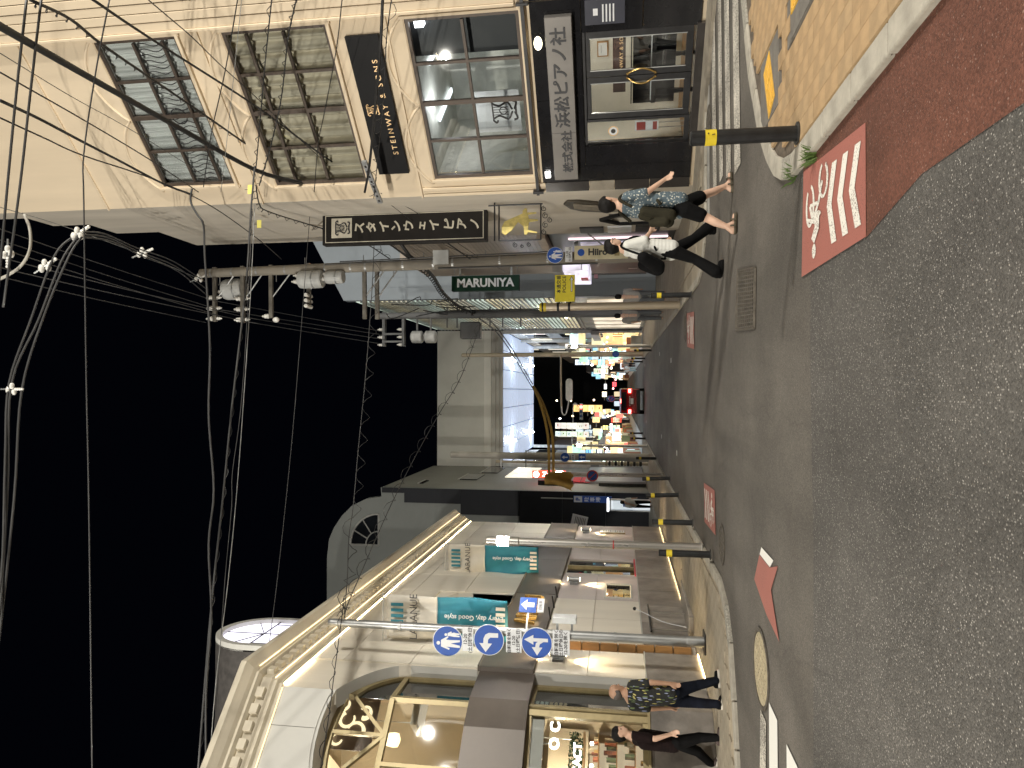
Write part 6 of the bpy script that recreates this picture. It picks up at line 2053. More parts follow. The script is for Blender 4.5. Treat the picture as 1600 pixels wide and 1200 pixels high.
for k, z_ in enumerate((9.1, 8.55)):
    MB().lathe([(.2, 0), (.24, .04), (.24, .4), (.16, .46)], c=(-.85, -.05, z_), n=18).build('transformer', tr_m, t2)
    MB().box(-.85, 0, -.03, .03, z_ + .2, z_ + .26).build('bracket', pole_grey, t2)
MB().box(-.95, -.3, -.3, .1, 6.75, 7.55).build('cable_closure', mat('closure_grey', (.12, .125, .13), .5), t2, bevel=.05)
for z_ in (8.1, 7.7, 6.4, 5.9, 5.2):
    MB().box(-.5, .3, -.03, .03, z_, z_ + .05).build('bracket', pole_grey, t2)
MB().tube([(.2, -.1, 1), (.15, -.1, 8)], .03, 6).build('conduit', cable_black, t2)
# thick wood-coloured service pole by the kerb behind the steel post
# cream pole with bent arm and lamp, right
t = thing('cream_pole', 'cream pole with bent arm and white capsule lamp before the arcade', 'street lamp', (2.36, 45.2, .035))
cr_m = mat('cream_metal', (.55, .47, .36), .45, .2, .1, 2)
MB().lathe([(.17, 0), (.12, 11.6), (.05, 11.65)], n=16).build('pole', cr_m, t)
MB().tube([(0, -.15, 5.15), (-1.6, -.15, 5.15), (-3.3, -.15, 5.12)], .06, 8).build('arm', cr_m, t)
MB().tube(smoothpath([(-3.2, -.15, 5.12), (-3.75, -.15, 5.05), (-3.8, -.15, 4.85), (-3.3, -.15, 4.7), (-2.7, -.15, 4.62)]), .045, 8).build('hook', bw, t)
MB().prism([(-2.75 + .22 * math.cos(R(a)), 4.62 + .22 * math.sin(R(a))) for a in range(90, 271, 20)] + [(-1.75 + .22 * math.cos(R(a)), 4.62 + .22 * math.sin(R(a))) for a in range(-90, 91, 20)], -.25, -.05).build('capsule_lamp', bw, t, bevel=.03)
disc(MB(), 0, -.19, 1.7, .22, .02, 20).build('blue_sticker', sign_blue, t)
t = thing('concrete_pole', 'pale concrete pole with round blue arrow sign at left before the arcade', 'utility pole', (-3.32, 36.4, .05))
MB().lathe([(.21, 0), (.16, 10.2), (.03, 10.25)], n=18).build('pole', mat('pole_pale', (.46, .43, .38), .7, 0, .15, 2, .1, 40, streak=True), t)
round_sign(t, -.02, -.27, 4.2, .24, 'up')
plate(t, -.02, -.26, 3.78, .34, .2, ['自転車'], .09)
MB().box(-.17, .17, -.27, -.25, 3.15, 3.5).build('arrow_plate', sign_blue, t)
MB().prism([(-.03, 3.2), (.03, 3.2), (.03, 3.34), (.08, 3.34), (0, 3.46), (-.08, 3.34), (-.03, 3.34)], -.275, -.271).build('plate_arrow', sign_white, t)
for z_ in (7.5, 6.2):
    MB().box(-.6, .3, -.04, .04, z_, z_ + .06).build('bracket', galv, t)
t = thing('no_parking_sign', 'round blue no parking sign with red slash on a lamp post', 'sign', (-2.98, 25.35, 2.45))
round_sign(t, 0, -.03, 0, .21, 'nopark')
MB().box(-.04, .04, -.02, .1, -.03, .03).build('clamp', galv, t)
# plant-wrapped slim pole beside it
t = thing('wrapped_pole', 'slim pole wrapped with patterned netting beside the concrete pole', 'pole', (-3.75, 37.5, .05))
MB().lathe([(.09, 0), (.07, 8)], n=12).build('pole', cr_m, t)
for k in range(12):
    MB().lathe([(.11, .3 + k * .16), (.14, .36 + k * .16), (.11, .43 + k * .16)], n=10).build('netting_ring', beige_cover if k % 2 else dark_metal, t)

# ------------------------------------------------------------------ overhead wires
def wire(label, pts, r, m=cable_black, lash=None, n=6, cat='cable', group='overhead wires', sub=5):
    P = [atY(*p) for p in pts]
    c = P[len(P) // 2].copy()
    W_ = smoothpath([p - c for p in P], sub)
    o = MB().tube(W_, r, n).build('overhead_wire', m, None, c, smooth=True)
    tag(o, label, cat, group)
    if lash:
        lr, pitch, lm, wr_ = lash
        out, acc = [], 0.0
        dense = []
        for a, b in zip(W_, W_[1:]):
            k = max(1, int((b - a).length / (pitch / 8)))
            for i in range(k):
                dense.append((a + (b - a) * i / k, (b - a).length / k, (b - a).normalized()))
        for p, ds, d in dense:
            acc += ds
            a_ = d.orthogonal().normalized()
            b_ = d.cross(a_)
            ph = acc / pitch * 2 * PI
            out.append(p + a_ * math.cos(ph) * lr + b_ * (math.sin(ph) - .9) * lr)
        MB().tube(out, wr_, 4).build('lashing_coil', lm, o)
    return o
lash = (.03, .34, cable_black, .006)
wire('thick black cable bundle from upper right corner to the utility pole', [(-60, 6, 5.2), (0, 41, 6.0), (147, 125, 8.2), (275, 197, 10.6), (400, 266, 13.0), (475, 287, 14.4), (545, 304, 15.6), (590, 332, 16.6), (640, 400, 17.4)], .045)
wire('black bundle running from the utility pole to the grey pole', [(640, 400, 17.4), (675, 430, 20), (695, 460, 23), (722, 482, 26), (745, 490, 27)], .05, lash=(.07, .3, cable_black, .012))
wire('lashed cable sloping across the top window', [(48, 0, 6.5), (110, 30, 7.6), (160, 70, 8.6), (240, 125, 10.4), (320, 180, 12.2), (400, 236, 14.0), (490, 300, 16.0), (560, 345, 17.0), (640, 405, 17.4)], .02, lash=lash)
wire('straight black cable over the middle window', [(140, -4, 7.0), (235, 60, 8.6), (400, 166, 11.6), (500, 240, 13.8), (590, 300, 15.6), (650, 345, 17), (742, 410, 17.4)], .018)
wire('thin slack wire above the middle window', [(232, 0, 8.0), (265, 28, 8.6), (300, 58, 9.4), (345, 102, 10.4), (400, 152, 11.6), (460, 210, 13), (560, 300, 15.5)], .008)
wire('thin pale stay wire from roof to pole', [(-5, 80, 7.0), (110, 150, 9), (200, 200, 11), (300, 262, 13.5), (352, 297, 15)], .006, cable_grey)
wire('dark wire below the thick bundle at top right', [(0, 113, 7.0), (135, 190, 9.2), (235, 250, 11.4), (310, 300, 13.4)], .011)
wire('twisted cable drooping past the top window corner', [(0, 157, 7.0), (60, 185, 8.2), (130, 222, 9.6), (190, 253, 11), (255, 287, 12.5), (300, 304, 13.6)], .022)
wire('lowest twisted cable at top right', [(0, 184, 7.2), (70, 216, 8.6), (130, 243, 9.8), (240, 280, 12), (330, 322, 14), (405, 375, 16.6), (440, 405, 17.4)], .012)
wire('cable looping down to the pole arm', [(400, 290, 13.6), (405, 318, 14.2), (418, 330, 14.8), (480, 350, 15.8), (560, 375, 16.8), (610, 405, 17.4)], .014, lash=(.04, .25, cable_black, .006))
wire('thin wire crossing the projecting sign', [(600, 312, 15), (650, 350, 16), (700, 385, 17), (750, 405, 17.4)], .007)
wire('second thin wire crossing the projecting sign', [(595, 302, 14.5), (660, 338, 16), (730, 390, 18), (790, 425, 22)], .008)
# cables crossing the street
wire('first cable crossing the street at upper edge', [(42, -5, 6.4), (25, 150, 6.5), (8, 330, 6.6), (-12, 560, 6.7)], .013, cable_grey)
wire('second cable crossing the street beside it', [(65, -5, 6.6), (48, 140, 6.7), (30, 300, 6.8), (5, 480, 6.9)], .013, cable_grey)
wire('long thin cable spanning the whole dark sky', [(172, -6, 7.6), (150, 110, 7.7), (131, 240, 7.8), (131, 320, 7.9), (135, 600, 8.1), (139, 800, 8.3), (144, 1210, 8.7)], .009, cable_grey)
wire('wavy cable crossing the sky towards the cream corner', [(300, 295, 11), (298, 315, 11), (308, 335, 11), (318, 352, 11), (320, 400, 11), (328, 540, 11), (326, 650, 11), (334, 765, 11.0), (326, 850, 10.8), (330, 960, 10.6), (322, 1080, 10.4), (322, 1210, 10.2)], .017, cable_grey)
wire('dark lashed cable crossing the sky from pole to cream corner', [(398, 260, 12.6), (392, 330, 12.5), (384, 450, 12.2), (363, 630, 11.6), (348, 780, 11.2), (330, 950, 10.8), (309, 1210, 10.2)], .017, cable_grey, lash=(.022, .35, cable_black, .006))
wire('pale steel wire crossing the sky beside the lashed cable', [(398, 320, 12.2), (392, 450, 12), (381, 620, 11.6), (369, 780, 11.2), (355, 920, 10.9), (338, 1060, 10.5), (326, 1210, 10.2)], .007, galv)
wire('thin drooping wire beside the pale steel wire', [(394, 330, 12.2), (386, 500, 12), (376, 640, 11.7), (363, 740, 11.4), (362, 790, 11.3), (352, 900, 11), (345, 1000, 10.7), (330, 1210, 10.2)], .006, cable_grey)
wire('thin dark wire high across the sky to the round dormer', [(487, 300, 16), (470, 520, 15.5), (455, 700, 15), (434, 900, 14), (415, 1050, 13), (398, 1210, 12)], .007, cable_grey)
wire('wire dropping across the top window to its bracket', [(372, -5, 9), (352, 110, 10), (330, 210, 11), (318, 292, 12)], .009)
wire('pale thin wire dropping beside the top window', [(378, -5, 9), (362, 150, 10.2), (350, 260, 11.2), (345, 300, 11.6)], .005, galv)
wire('twisted wire dropping across the middle window', [(425, -5, 9.6), (416, 80, 10.2), (408, 170, 11), (400, 262, 12)], .010, lash=(.03, .3, cable_black, .006))
wire('coiled wire pair hanging over the middle window', [(464, -5, 10), (450, 60, 10.6), (440, 150, 11.4), (425, 220, 12), (405, 290, 13)], .012, lash=(.03, .22, cable_black, .006))
wire('straight wire over the curtain of the middle window', [(535, -5, 10.6), (525, 80, 11.3), (505, 185, 12.4), (497, 225, 13), (491, 300, 14)], .009)
wire('heavy black cable in front of the black fascia sign', [(598, -5, 9.6), (594, 80, 10.2), (585, 180, 11.2), (577, 260, 12.2), (570, 300, 13)], .024)
wire('slack coiled cable beside the heavy cable', [(612, -5, 9.8), (604, 60, 10.2), (600, 140, 10.8), (592, 230, 11.8), (584, 310, 12.8)], .008, lash=(.05, .3, cable_black, .005))
wire('ladder lashed messenger wire crossing from pole to cream cornice', [(586, 330, 16.5), (583, 420, 17), (578, 500, 16.6), (570, 600, 16), (560, 700, 15.4), (552, 790, 14.8), (545, 840, 14.2), (543, 900, 13.6), (538, 960, 13)], .009, cable_grey, lash=(.10, .55, cable_black, .007))
wire('coiled drop wire from cornice down past the arched window', [(538, 935, 12.4), (532, 980, 11.8), (524, 1040, 11.2), (520, 1070, 10.9), (515, 1110, 10.4), (500, 1210, 9.6)], .008, lash=(.04, .4, cable_black, .006))
wire('second ladder lashed wire sloping to the grey pole', [(757, 490, 26), (722, 585, 23), (690, 640, 21), (655, 702, 19), (620, 770, 17.4), (588, 840, 16), (560, 905, 14.6), (543, 945, 13.4), (538, 965, 13)], .010, cable_grey, lash=(.10, .7, cable_black, .007))
# high-voltage lines above the right kerb
for k, (xa, ya, xb, yb_) in enumerate(((0, 358, 336, 470), (0, 375, 336, 482), (0, 388, 340, 492), (0, 402, 385, 496), (0, 418, 384, 502), (0, 432, 322, 504))):
    wire('high voltage line %s above the right kerb' % ['first', 'second', 'third', 'fourth', 'fifth', 'sixth'][k], [(xa - 60, ya - 22, 9.4), (xa, ya, 10.9), ((xa + xb) / 2, (ya + yb_) / 2 + 2, 13.6), (xb, yb_, 17.4)], .009, cable_grey)
for k, (xa, ya, xb, yb_) in enumerate(((336, 470, 597, 518), (345, 484, 603, 524), (385, 496, 603, 531), (388, 503, 600, 538))):
    wire('power line %s between the two utility poles' % ['first', 'second', 'third', 'fourth'][k], [(xa, ya, 17.4), ((xa + xb) / 2 + 4, (ya + yb_) / 2 + 1, 21), (xb, yb_, 27)], .011, cable_grey)
wire('stay wire with insulator from upper left of pole', [(-20, 318, 10), (95, 352, 12), (222, 398, 14.6), (312, 436, 17.4)], .007, galv)
for k, (a, b, c, d, e) in enumerate((((118, 366), (85, 400), (48, 500), (14, 600), (8, 720)), ((122, 368), (95, 410), (60, 500), (18, 600), (12, 760)), ((128, 370), (108, 400), (70, 490), (34, 610), (22, 780)))):
    wire('drooping service cable %s from ceramic insulator across the sky' % ['first', 'second', 'third'][k], [(*a, 9.0), (*b, 8.8), (*c, 8.6), (*d, 8.4), (*e, 8.2), (2 - k * 3, 900 + k * 60, 8.0), (-20, 1000 + k * 60, 7.8)], .016, cable_grey)
    wire('short service loop %s from insulator to the pole top' % ['first', 'second', 'third'][k], [(122 + k * 3, 362 + k * 4, 9.0), (165 + k * 6, 366 + k * 6, 10.4), (215 + k * 3, 388 + k * 6, 12.8), (270 + k * 4, 408 + k * 8, 15), (320 + k * 3, 440 + k * 12, 17.3)], .013, cable_grey)
wire('pale curved cable end at the top edge', [(38, 335, 7), (47, 360, 7), (46, 392, 7), (30, 418, 7), (0, 436, 7), (-20, 442, 7)], .016, mat('cable_pale', (.45, .43, .38), .6))
def insul_string(label, x, y, Y, ang, n=3, s=1.0):
    c = atY(x, y, Y)
    t = thing('insulator_string', label, 'insulator', c, 0, 'white ceramic insulators on the wires')
    for k in range(n):
        a = ang + k * 2.2
        v = Vector((math.cos(a), .3 * math.sin(a * 2), math.sin(a))) * .055 * s
        MB().ball(v, .045 * s, (1.3, 1, .8), 10).build('ceramic_bell', ceramic, t, smooth=True)
    v = Vector((math.cos(ang), 0, math.sin(ang)))
    MB().tube([v * -.22 * s, v * .2 * s], .014 * s, 6).build('metal_link', galv, t)
    for k in range(4):
        MB().ball(v * (-.08 - k * .04) * s, .026 * s, n=8).build('ridge', ceramic, t)
insul_string('large white insulator where service cables part', 121, 366, 9.0, R(120), 4, 1.0)
insul_string('white insulator left of the large one', 70, 416, 8.8, R(120), 4, .95)
insul_string('white insulator half way along the stay wire', 222, 396, 14.4, R(110), 3, 1.3)
insul_string('white insulator nearest the utility pole top', 310, 435, 17.0, R(110), 3, 1.2)
insul_string('pair of white discs at top edge', 12, 395, 7.2, R(0), 3, .8)
insul_string('row of white clamps on the drooping cables', 18, 608, 8.4, R(90), 4, .8)
# small yellow marker tubes hung on a cable
for k, (x, y, Y) in enumerate(((391, 296, 13.2), (405, 350, 15.5))):
    c = atY(x, y, Y)
    t = thing('cable_tag', 'yellow tag hanging on cables %s' % ['above the middle window corner', 'left of the projecting sign'][k], 'cable tag', c, 0, 'yellow cable tags')
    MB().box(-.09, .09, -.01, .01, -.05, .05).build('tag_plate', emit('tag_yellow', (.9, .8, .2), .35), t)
    MB().cyl((0, 0, .05), (0, 0, .12), .006, n=5).build('tie', cable_black, t)
# lattice bracket arm on the wall behind the cables
t = thing('cable_bracket', 'perforated steel bracket arm carrying cables at the shop corner', 'bracket', atY(582, 285, 13.6), -60)
MB().box(-.55, .55, -.03, .03, -.05, .05).build('arm', galv, t)
for k in range(8):
    MB().box(-.5 + k * .13, -.45 + k * .13, -.036, -.031, -.02, .02).build('slot', cable_black, t)
# birds-nest of cables on pole 2
rnd = random.Random(5)
for k in range(9):
    a = (590 + rnd.uniform(-10, 140), 478 + rnd.uniform(-8, 18), 25 + rnd.uniform(-1, 1))
    b = (a[0] + rnd.uniform(20, 70), a[1] + rnd.uniform(-12, 12), 26.5)
    mid = ((a[0] + b[0]) / 2 + rnd.uniform(-15, 25), (a[1] + b[1]) / 2 + rnd.uniform(-8, 14), 25.8)
    wire('tangled loose cable %s around the grey pole' % ['first', 'second', 'third', 'fourth', 'fifth', 'sixth', 'seventh', 'eighth', 'ninth'][k], [a, mid, b], .018)
wire('cable from grey pole into the arcade', [(745, 490, 27), (770, 505, 32), (800, 545, 38), (832, 600, 44)], .03)
wire('second cable from grey pole into the arcade', [(742, 492, 27), (785, 530, 34), (832, 606, 44)], .03)
# sleeved cables with cover
ochre = mat('cable_sleeve_ochre', (.42, .27, .06), .6, 0, .15, 5)
wire('first ochre cable sleeve hanging under the arcade mouth', [(833, 604, 26), (845, 632, 25.6), (856, 680, 25.2), (858, 740, 25)], .055, ochre)
wire('second ochre cable sleeve beside it', [(835, 606, 26.2), (850, 635, 25.8), (863, 680, 25.4), (865, 740, 25.2)], .055, ochre)
t = thing('cable_cover', 'folded ochre cover sheet hanging over the cables at left', 'cover sheet', atY(872, 750, 25))
vs, fs = [], []
for j in range(13):
    for i in range(15):
        u, v = i / 14, j / 12
        w_ = .16 + .18 * v
        vs.append(((u - .5) * 2 * w_ + .05 * math.sin(v * 4), .10 * math.sin(u * 9 + v * 3) * (.4 + v), .48 - v * .98 + .05 * math.sin(u * 14) * v))
fs = [(j * 15 + i, j * 15 + i + 1, (j + 1) * 15 + i + 1, (j + 1) * 15 + i) for j in range(12) for i in range(14)]
o = MB().add(vs, fs).build('cover_cloth', ochre, t, smooth=True)
so = o.modifiers.new('thick', 'SOLIDIFY')
so.thickness = .01
# ------------------------------------------------------------------ people
skin = mat('skin', (.62, .40, .29), .55, 0, .08, 8)
skin_d = mat('skin_tan', (.44, .26, .17), .55, 0, .1, 8)
hair_m = mat('hair_black', (.006, .005, .0045), .6, 0, .3, 30, .6, 120, spec=.2)
hair_g = mat('hair_cropped_grey', (.10, .085, .075), .7, 0, .3, 60)
cl_black = mat('cloth_black', (.006, .006, .0065), .9, 0, .3, 6, .3, 150, spec=.12)
cl_dark = mat('cloth_dark_brown', (.012, .007, .007), .9, 0, .3, 6, .3, 150, spec=.12)
cl_navy = mat('denim_navy', (.007, .009, .016), .9, 0, .4, 5, .3, 200, spec=.12)
cl_white = mat('cloth_white', (.70, .70, .66), .85, 0, .08, 3, .3, 120)
cl_olive = mat('canvas_olive', (.03, .027, .017), .85, 0, .3, 6, .4, 60, spec=.15)
cl_grey = mat('cloth_grey', (.28, .27, .25), .85, 0, .12, 5)
sole_w = mat('sole_white', (.62, .58, .52), .6)
strap_m = mat('sandal_strap', (.08, .065, .04), .7)

def flecked(name, base, flecks, scale, thr, stretch):
    m = bpy.data.materials.new(name)
    nt, b, L = _nodes(m)
    tc = nt.nodes.new('ShaderNodeTexCoord')
    prev = None
    for k, (col, off) in enumerate(flecks):
        mp = nt.nodes.new('ShaderNodeMapping')
        mp.inputs['Location'].default_value = (off, off * 1.7, off * .6)
        mp.inputs['Rotation'].default_value = (.4 * k + .2, .9 * k, .5 + k)
        mp.inputs['Scale'].default_value = stretch
        L.new(tc.outputs['Object'], mp.inputs[0])
        v = nt.nodes.new('ShaderNodeTexVoronoi')
        v.inputs['Scale'].default_value = scale
        L.new(mp.outputs[0], v.inputs['Vector'])
        lt = nt.nodes.new('ShaderNodeMath')
        lt.operation = 'LESS_THAN'
        lt.inputs[1].default_value = thr
        L.new(v.outputs['Distance'], lt.inputs[0])
        mx = nt.nodes.new('ShaderNodeMix')
        mx.data_type = 'RGBA'
        if prev is None:
            mx.inputs[6].default_value = (*base, 1)
        else:
            L.new(prev, mx.inputs[6])
        mx.inputs[7].default_value = (*col, 1)
        L.new(lt.outputs[0], mx.inputs[0])
        prev = mx.outputs[2]
    L.new(prev, b.inputs['Base Color'])
    b.inputs['Roughness'].default_value = .85
    return m
shirt_p = flecked('shirt_blue_flecked', (.085, .12, .145), [((.62, .62, .55), 0), ((.30, .33, .33), 3.3)], 26, .27, (1, 1, 1))
shirt_f = flecked('shirt_leaf_print', (.013, .014, .013), [((.45, .40, .14), 0), ((.25, .28, .42), 2.1), ((.12, .16, .07), 5.2)], 8.5, .24, (2.9, 1, .7))

def blob_mesh(segs, voxel, name, m, smooth_it=3):
    """Union of tapered capsules grown into one continuous skin."""
    mb = MB()
    for a, ra, b, rb in segs:
        a, b = Vector(a), Vector(b)
        L_ = (b - a).length
        n = max(1, int(L_ / (min(ra, rb) * .45)) + 1)
        for i in range(n + 1):
            t_ = i / n
            mb.ball(a + (b - a) * t_, ra + (rb - ra) * t_, n=12)
    me = mb.mesh(name)
    o = bpy.data.objects.new('tmp', me)
    COL.objects.link(o)
    rm_ = o.modifiers.new('r', 'REMESH')
    rm_.mode = 'VOXEL'
    rm_.voxel_size = voxel
    sm = o.modifiers.new('s', 'SMOOTH')
    sm.factor = .5
    sm.iterations = smooth_it
    dg = bpy.context.evaluated_depsgraph_get()
    out = bpy.data.meshes.new_from_object(o.evaluated_get(dg))
    bpy.data.objects.remove(o)
    out.name = name
    out.materials.clear()
    out.materials.append(m)
    out.polygons.foreach_set('use_smooth', [True] * len(out.polygons))
    return out

def hand_segs(w, h, side):
    """palm plus five fingers from wrist w towards h, curling inward"""
    w, h = Vector(w), Vector(h)
    d = (h - w).normalized()
    a = d.orthogonal().normalized() if side is None else (Vector(side) - d * Vector(side).dot(d)).normalized()
    c = d.cross(a)
    segs = []
    k0 = w + d * .085
    for i, (off, L_) in enumerate(((-.03, .062), (-.01, .075), (.01, .072), (.03, .055))):
        base = k0 + a * off
        segs.append((w + a * off * .5, .017, base, .013))
        m1 = base + d * L_ * .55 + c * .012
        segs.append((base, .0105, m1, .0095))
        segs.append((m1, .0095, m1 + d * L_ * .35 + c * .03, .008))
    tb = w + d * .03 + a * -.03
    segs.append((tb, .014, tb + d * .04 - a * .03 + c * .012, .011))
    segs.append((tb + d * .04 - a * .03 + c * .012, .011, tb + d * .07 - a * .03 + c * .025, .009))
    return segs

def make_person(label, Y0, J, look, face, opts, vox=.011):
    """J: joints surveyed as (x, y, depth offset); face = facing direction on the ground"""
    G = {k: atY(v[0], v[1], Y0 + v[2]) for k, v in J.items()}
    o0 = Vector((G['pelvis'].x, G['pelvis'].y, min(G['heelL'].z, G['heelR'].z, G['toeL'].z, G['toeR'].z)))
    G = {k: v - o0 for k, v in G.items()}
    base_z = opts.get('z', .0)
    t = thing('person', label, 'person', (o0.x, o0.y, base_z), 0, opts.get('group'))
    f = Vector((face[0], face[1], 0)).normalized()
    s = Vector((f.y, -f.x, 0))                 # person's right
    hd = G['head']
    hf = Vector((look[0], look[1], look[2] if len(look) > 2 else 0)).normalized()
    hs = Vector((hf.y, -hf.x, 0)).normalized()
    K = opts.get('k', 1.0)
    sk = opts.get('skin', skin)
    body = []
    # head: cranium, jaw, chin, nose, brow, ears
    body += [(hd + Vector((0, 0, .03)) - hf * .018, .088 * K, hd + Vector((0, 0, .03)) + hf * .022, .083 * K),
             (hd + Vector((0, 0, -.03)) + hf * .02, .07 * K, hd + Vector((0, 0, -.075)) + hf * .045, .045 * K),
             (hd + Vector((0, 0, -.005)) + hf * .095, .012, hd + Vector((0, 0, -.03)) + hf * .11, .015),
             (hd + Vector((0, 0, .02)) + hf * .085 - hs * .03, .014, hd + Vector((0, 0, .02)) + hf * .085 + hs * .03, .014),
             (hd + Vector((0, 0, -.065)) + hf * .085 - hs * .015, .010, hd + Vector((0, 0, -.065)) + hf * .085 + hs * .015, .010)]
    for q in (-1, 1):
        body.append((hd + hs * q * .082 + Vector((0, 0, .02)), .016, hd + hs * q * .084 + Vector((0, 0, -.025)), .013))
    nk = G['neck']
    body.append((hd + Vector((0, 0, -.06)) - hf * .015, .052, nk, .058))
    body += [(nk, .07, G['shoL'], .055), (nk, .07, G['shoR'], .055)]
    ch = (G['shoL'] + G['shoR']) / 2 - Vector((0, 0, .12))
    body += [(ch - s * .07, .11, G['pelvis'] - s * .06, .105), (ch + s * .07, .11, G['pelvis'] + s * .06, .105)]
    for q in 'LR':
        body += [(G['sho' + q], .052, G['elb' + q], .042), (G['elb' + q], .042, G['wri' + q], .029)]
        body += hand_segs(G['wri' + q], G['han' + q], f)
        body += [(G['hip' + q], .088, G['kne' + q], .060), (G['kne' + q], .058, (G['kne' + q] * .6 + G['ank' + q] * .4) - f * .012, .056), ((G['kne' + q] * .6 + G['ank' + q] * .4) - f * .012, .056, G['ank' + q], .036)]
        body += [(G['ank' + q], .036, G['heel' + q] + Vector((0, 0, .028)), .032), (G['heel' + q] + Vector((0, 0, .028)), .032, G['toe' + q] + Vector((0, 0, .022)), .026), (G['ank' + q], .034, (G['toe' + q] + G['heel' + q]) / 2 + Vector((0, 0, .04)), .032)]
    inst(blob_mesh(body, vox, 'body', sk), 'body', t)
    # eyes
    for q in (-1, 1):
        MB().ball(hd + hf * .088 + hs * q * .032 + Vector((0, 0, .005)), .010, n=8).build('eye', ink, t)
    # hair
    if opts.get('hair', 'full') == 'full':
        h = [(hd + Vector((0, 0, .045)) - hf * .028, .094 * K, hd + Vector((0, 0, .06)) + hf * .025, .082 * K),
             (hd + Vector((0, 0, .02)) - hf * .045, .086 * K, hd + Vector((0, 0, -.035)) - hf * .045, .068 * K),
             (hd + Vector((0, 0, .075)) + hf * .05 - hs * .04, .045, hd + Vector((0, 0, .07)) + hf * .06 + hs * .04, .042)]
        for q in (-1, 1):
            h.append((hd + hs * q * .062 + Vector((0, 0, .04)) - hf * .01, .04, hd + hs * q * .07 + Vector((0, 0, -.01)) - hf * .035, .03))
        inst(blob_mesh(h, .010, 'hair', hair_m, 2), 'hair', t)
    elif opts['hair'] == 'cropped':
        h = [(hd + Vector((0, 0, -.0)) - hf * .05, .070 * K, hd + Vector((0, 0, -.03)) - hf * .045, .058 * K)]
        for q in (-1, 1):
            h.append((hd + hs * q * .058 + Vector((0, 0, .0)) - hf * .02, .036, hd + hs * q * .06 + Vector((0, 0, -.03)) - hf * .03, .03))
        inst(blob_mesh(h, .010, 'cropped_hair', hair_g, 2), 'cropped_hair', t)
    # shirt
    hem = G['pelvis'] + Vector((0, 0, opts.get('hem', -.02)))
    wst = opts.get('wide', 0.0)
    sh = [(nk - Vector((0, 0, .035)), .075, G['shoL'], .070), (nk - Vector((0, 0, .035)), .075, G['shoR'], .070),
          (ch - s * .07, .128, hem - s * (.075 + wst), .115), (ch + s * .07, .128, hem + s * (.075 + wst), .115), (ch, .135, hem, .125)]
    for q in 'LR':
        e = G['sho' + q] + (G['elb' + q] - G['sho' + q]) * opts.get('sleeve', .75)
        sh.append((G['sho' + q], .072, e, .066))
    inst(blob_mesh(sh, vox, 'shirt', opts['shirt'], 2), 'shirt', t)
    # trousers or shorts
    tr_ = [(G['pelvis'] - s * .06 + Vector((0, 0, .06)), .118, G['hipL'], .112), (G['pelvis'] + s * .06 + Vector((0, 0, .06)), .118, G['hipR'], .112), (G['pelvis'] + Vector((0, 0, .05)), .12, (G['hipL'] + G['hipR']) / 2, .10)]
    for q in 'LR':
        hip, kn, an = G['hip' + q], G['kne' + q], G['ank' + q]
        if opts.get('short'):
            e = hip + (kn - hip) * opts['short']
            tr_.append((hip, .108, e, .098))
        else:
            fl = opts.get('flare', .06)
            tr_ += [(hip, .105, kn, .076), (kn, .076, an + (an - kn).normalized() * .02, fl)]
    inst(blob_mesh(tr_, vox, 'shorts' if opts.get('short') else 'trousers', opts['pants'], 2), 'shorts' if opts.get('short') else 'trousers', t)
    # shoes
    for q in 'LR':
        hl, to, an = G['heel' + q], G['toe' + q], G['ank' + q]
        d = (to - hl).normalized()
        if opts.get('sandal'):
            so_ = [(hl + Vector((0, 0, .008)), .040, to + Vector((0, 0, .008)), .036)]
            me = blob_mesh([(p, r_, p2, r2) for p, r_, p2, r2 in so_], .010, 'sandal_sole', strap_m, 1)
            for v in me.vertices:
                v.co.z = min(v.co.z, max(hl.z, to.z) + .014)
            inst(me, 'sandal_sole', t)
            for w_ in (.35, .72):
                c = hl + (to - hl) * w_ + Vector((0, 0, .03))
                sd = d.cross(Vector((0, 0, 1))).normalized()
                MB().tube(smoothpath([c - sd * .046 - Vector((0, 0, .03)), c - sd * .035 + Vector((0, 0, .02)), c + Vector((0, 0, .036)), c + sd * .035 + Vector((0, 0, .02)), c + sd * .046 - Vector((0, 0, .03))], 4), .011, 6).build('sandal_strap', strap_m, t)
        else:
            u = [(hl + Vector((0, 0, .05)), .046, to + Vector((0, 0, .036)) - d * .03, .038), (an, .046, hl + Vector((0, 0, .06)), .046)]
            inst(blob_mesh(u, .010, 'shoe', opts.get('shoe', cl_black), 2), 'shoe', t)
            so_ = blob_mesh([(hl + Vector((0, 0, .016)), .048, to + Vector((0, 0, .016)) - d * .02, .042)], .010, 'shoe_sole', opts.get('sole', sole_w), 1)
            for v in so_.vertices:
                zz_ = max(hl.z, to.z) + .03
                v.co.z = min(v.co.z, zz_)
            inst(so_, 'shoe_sole', t)
    return t, G, f, s

# man in flecked shirt, shorts and sandals
t, G, f, s = make_person('man in blue flecked shirt, black shorts and sandals walking right', 9.55,
    dict(head=(955, 319, 0), neck=(974, 320, 0), shoL=(983, 331, .13), shoR=(984, 307, -.14), elbL=(1020, 336, .2), wriL=(1046, 326, .22), hanL=(1056, 321, .22),
         elbR=(1015, 300, -.2), wriR=(1041, 281, -.14), hanR=(1051, 275, -.12), pelvis=(1066, 321, 0), hipL=(1076, 318, .09), hipR=(1076, 328, -.08),
         kneL=(1108, 303, .2), ankL=(1138, 290, .24), heelL=(1149, 297, .24), toeL=(1146, 272, .24), kneR=(1110, 341, -.06), ankR=(1139, 354, -.12), heelR=(1152, 362, -.12), toeR=(1154, 336, -.12)),
    (.85, .5, -.12), (.85, .5), dict(shirt=shirt_p, pants=cl_black, short=.62, sandal=True, sleeve=.85, hem=.01, wide=.02, group=None, k=1.06, z=.0))
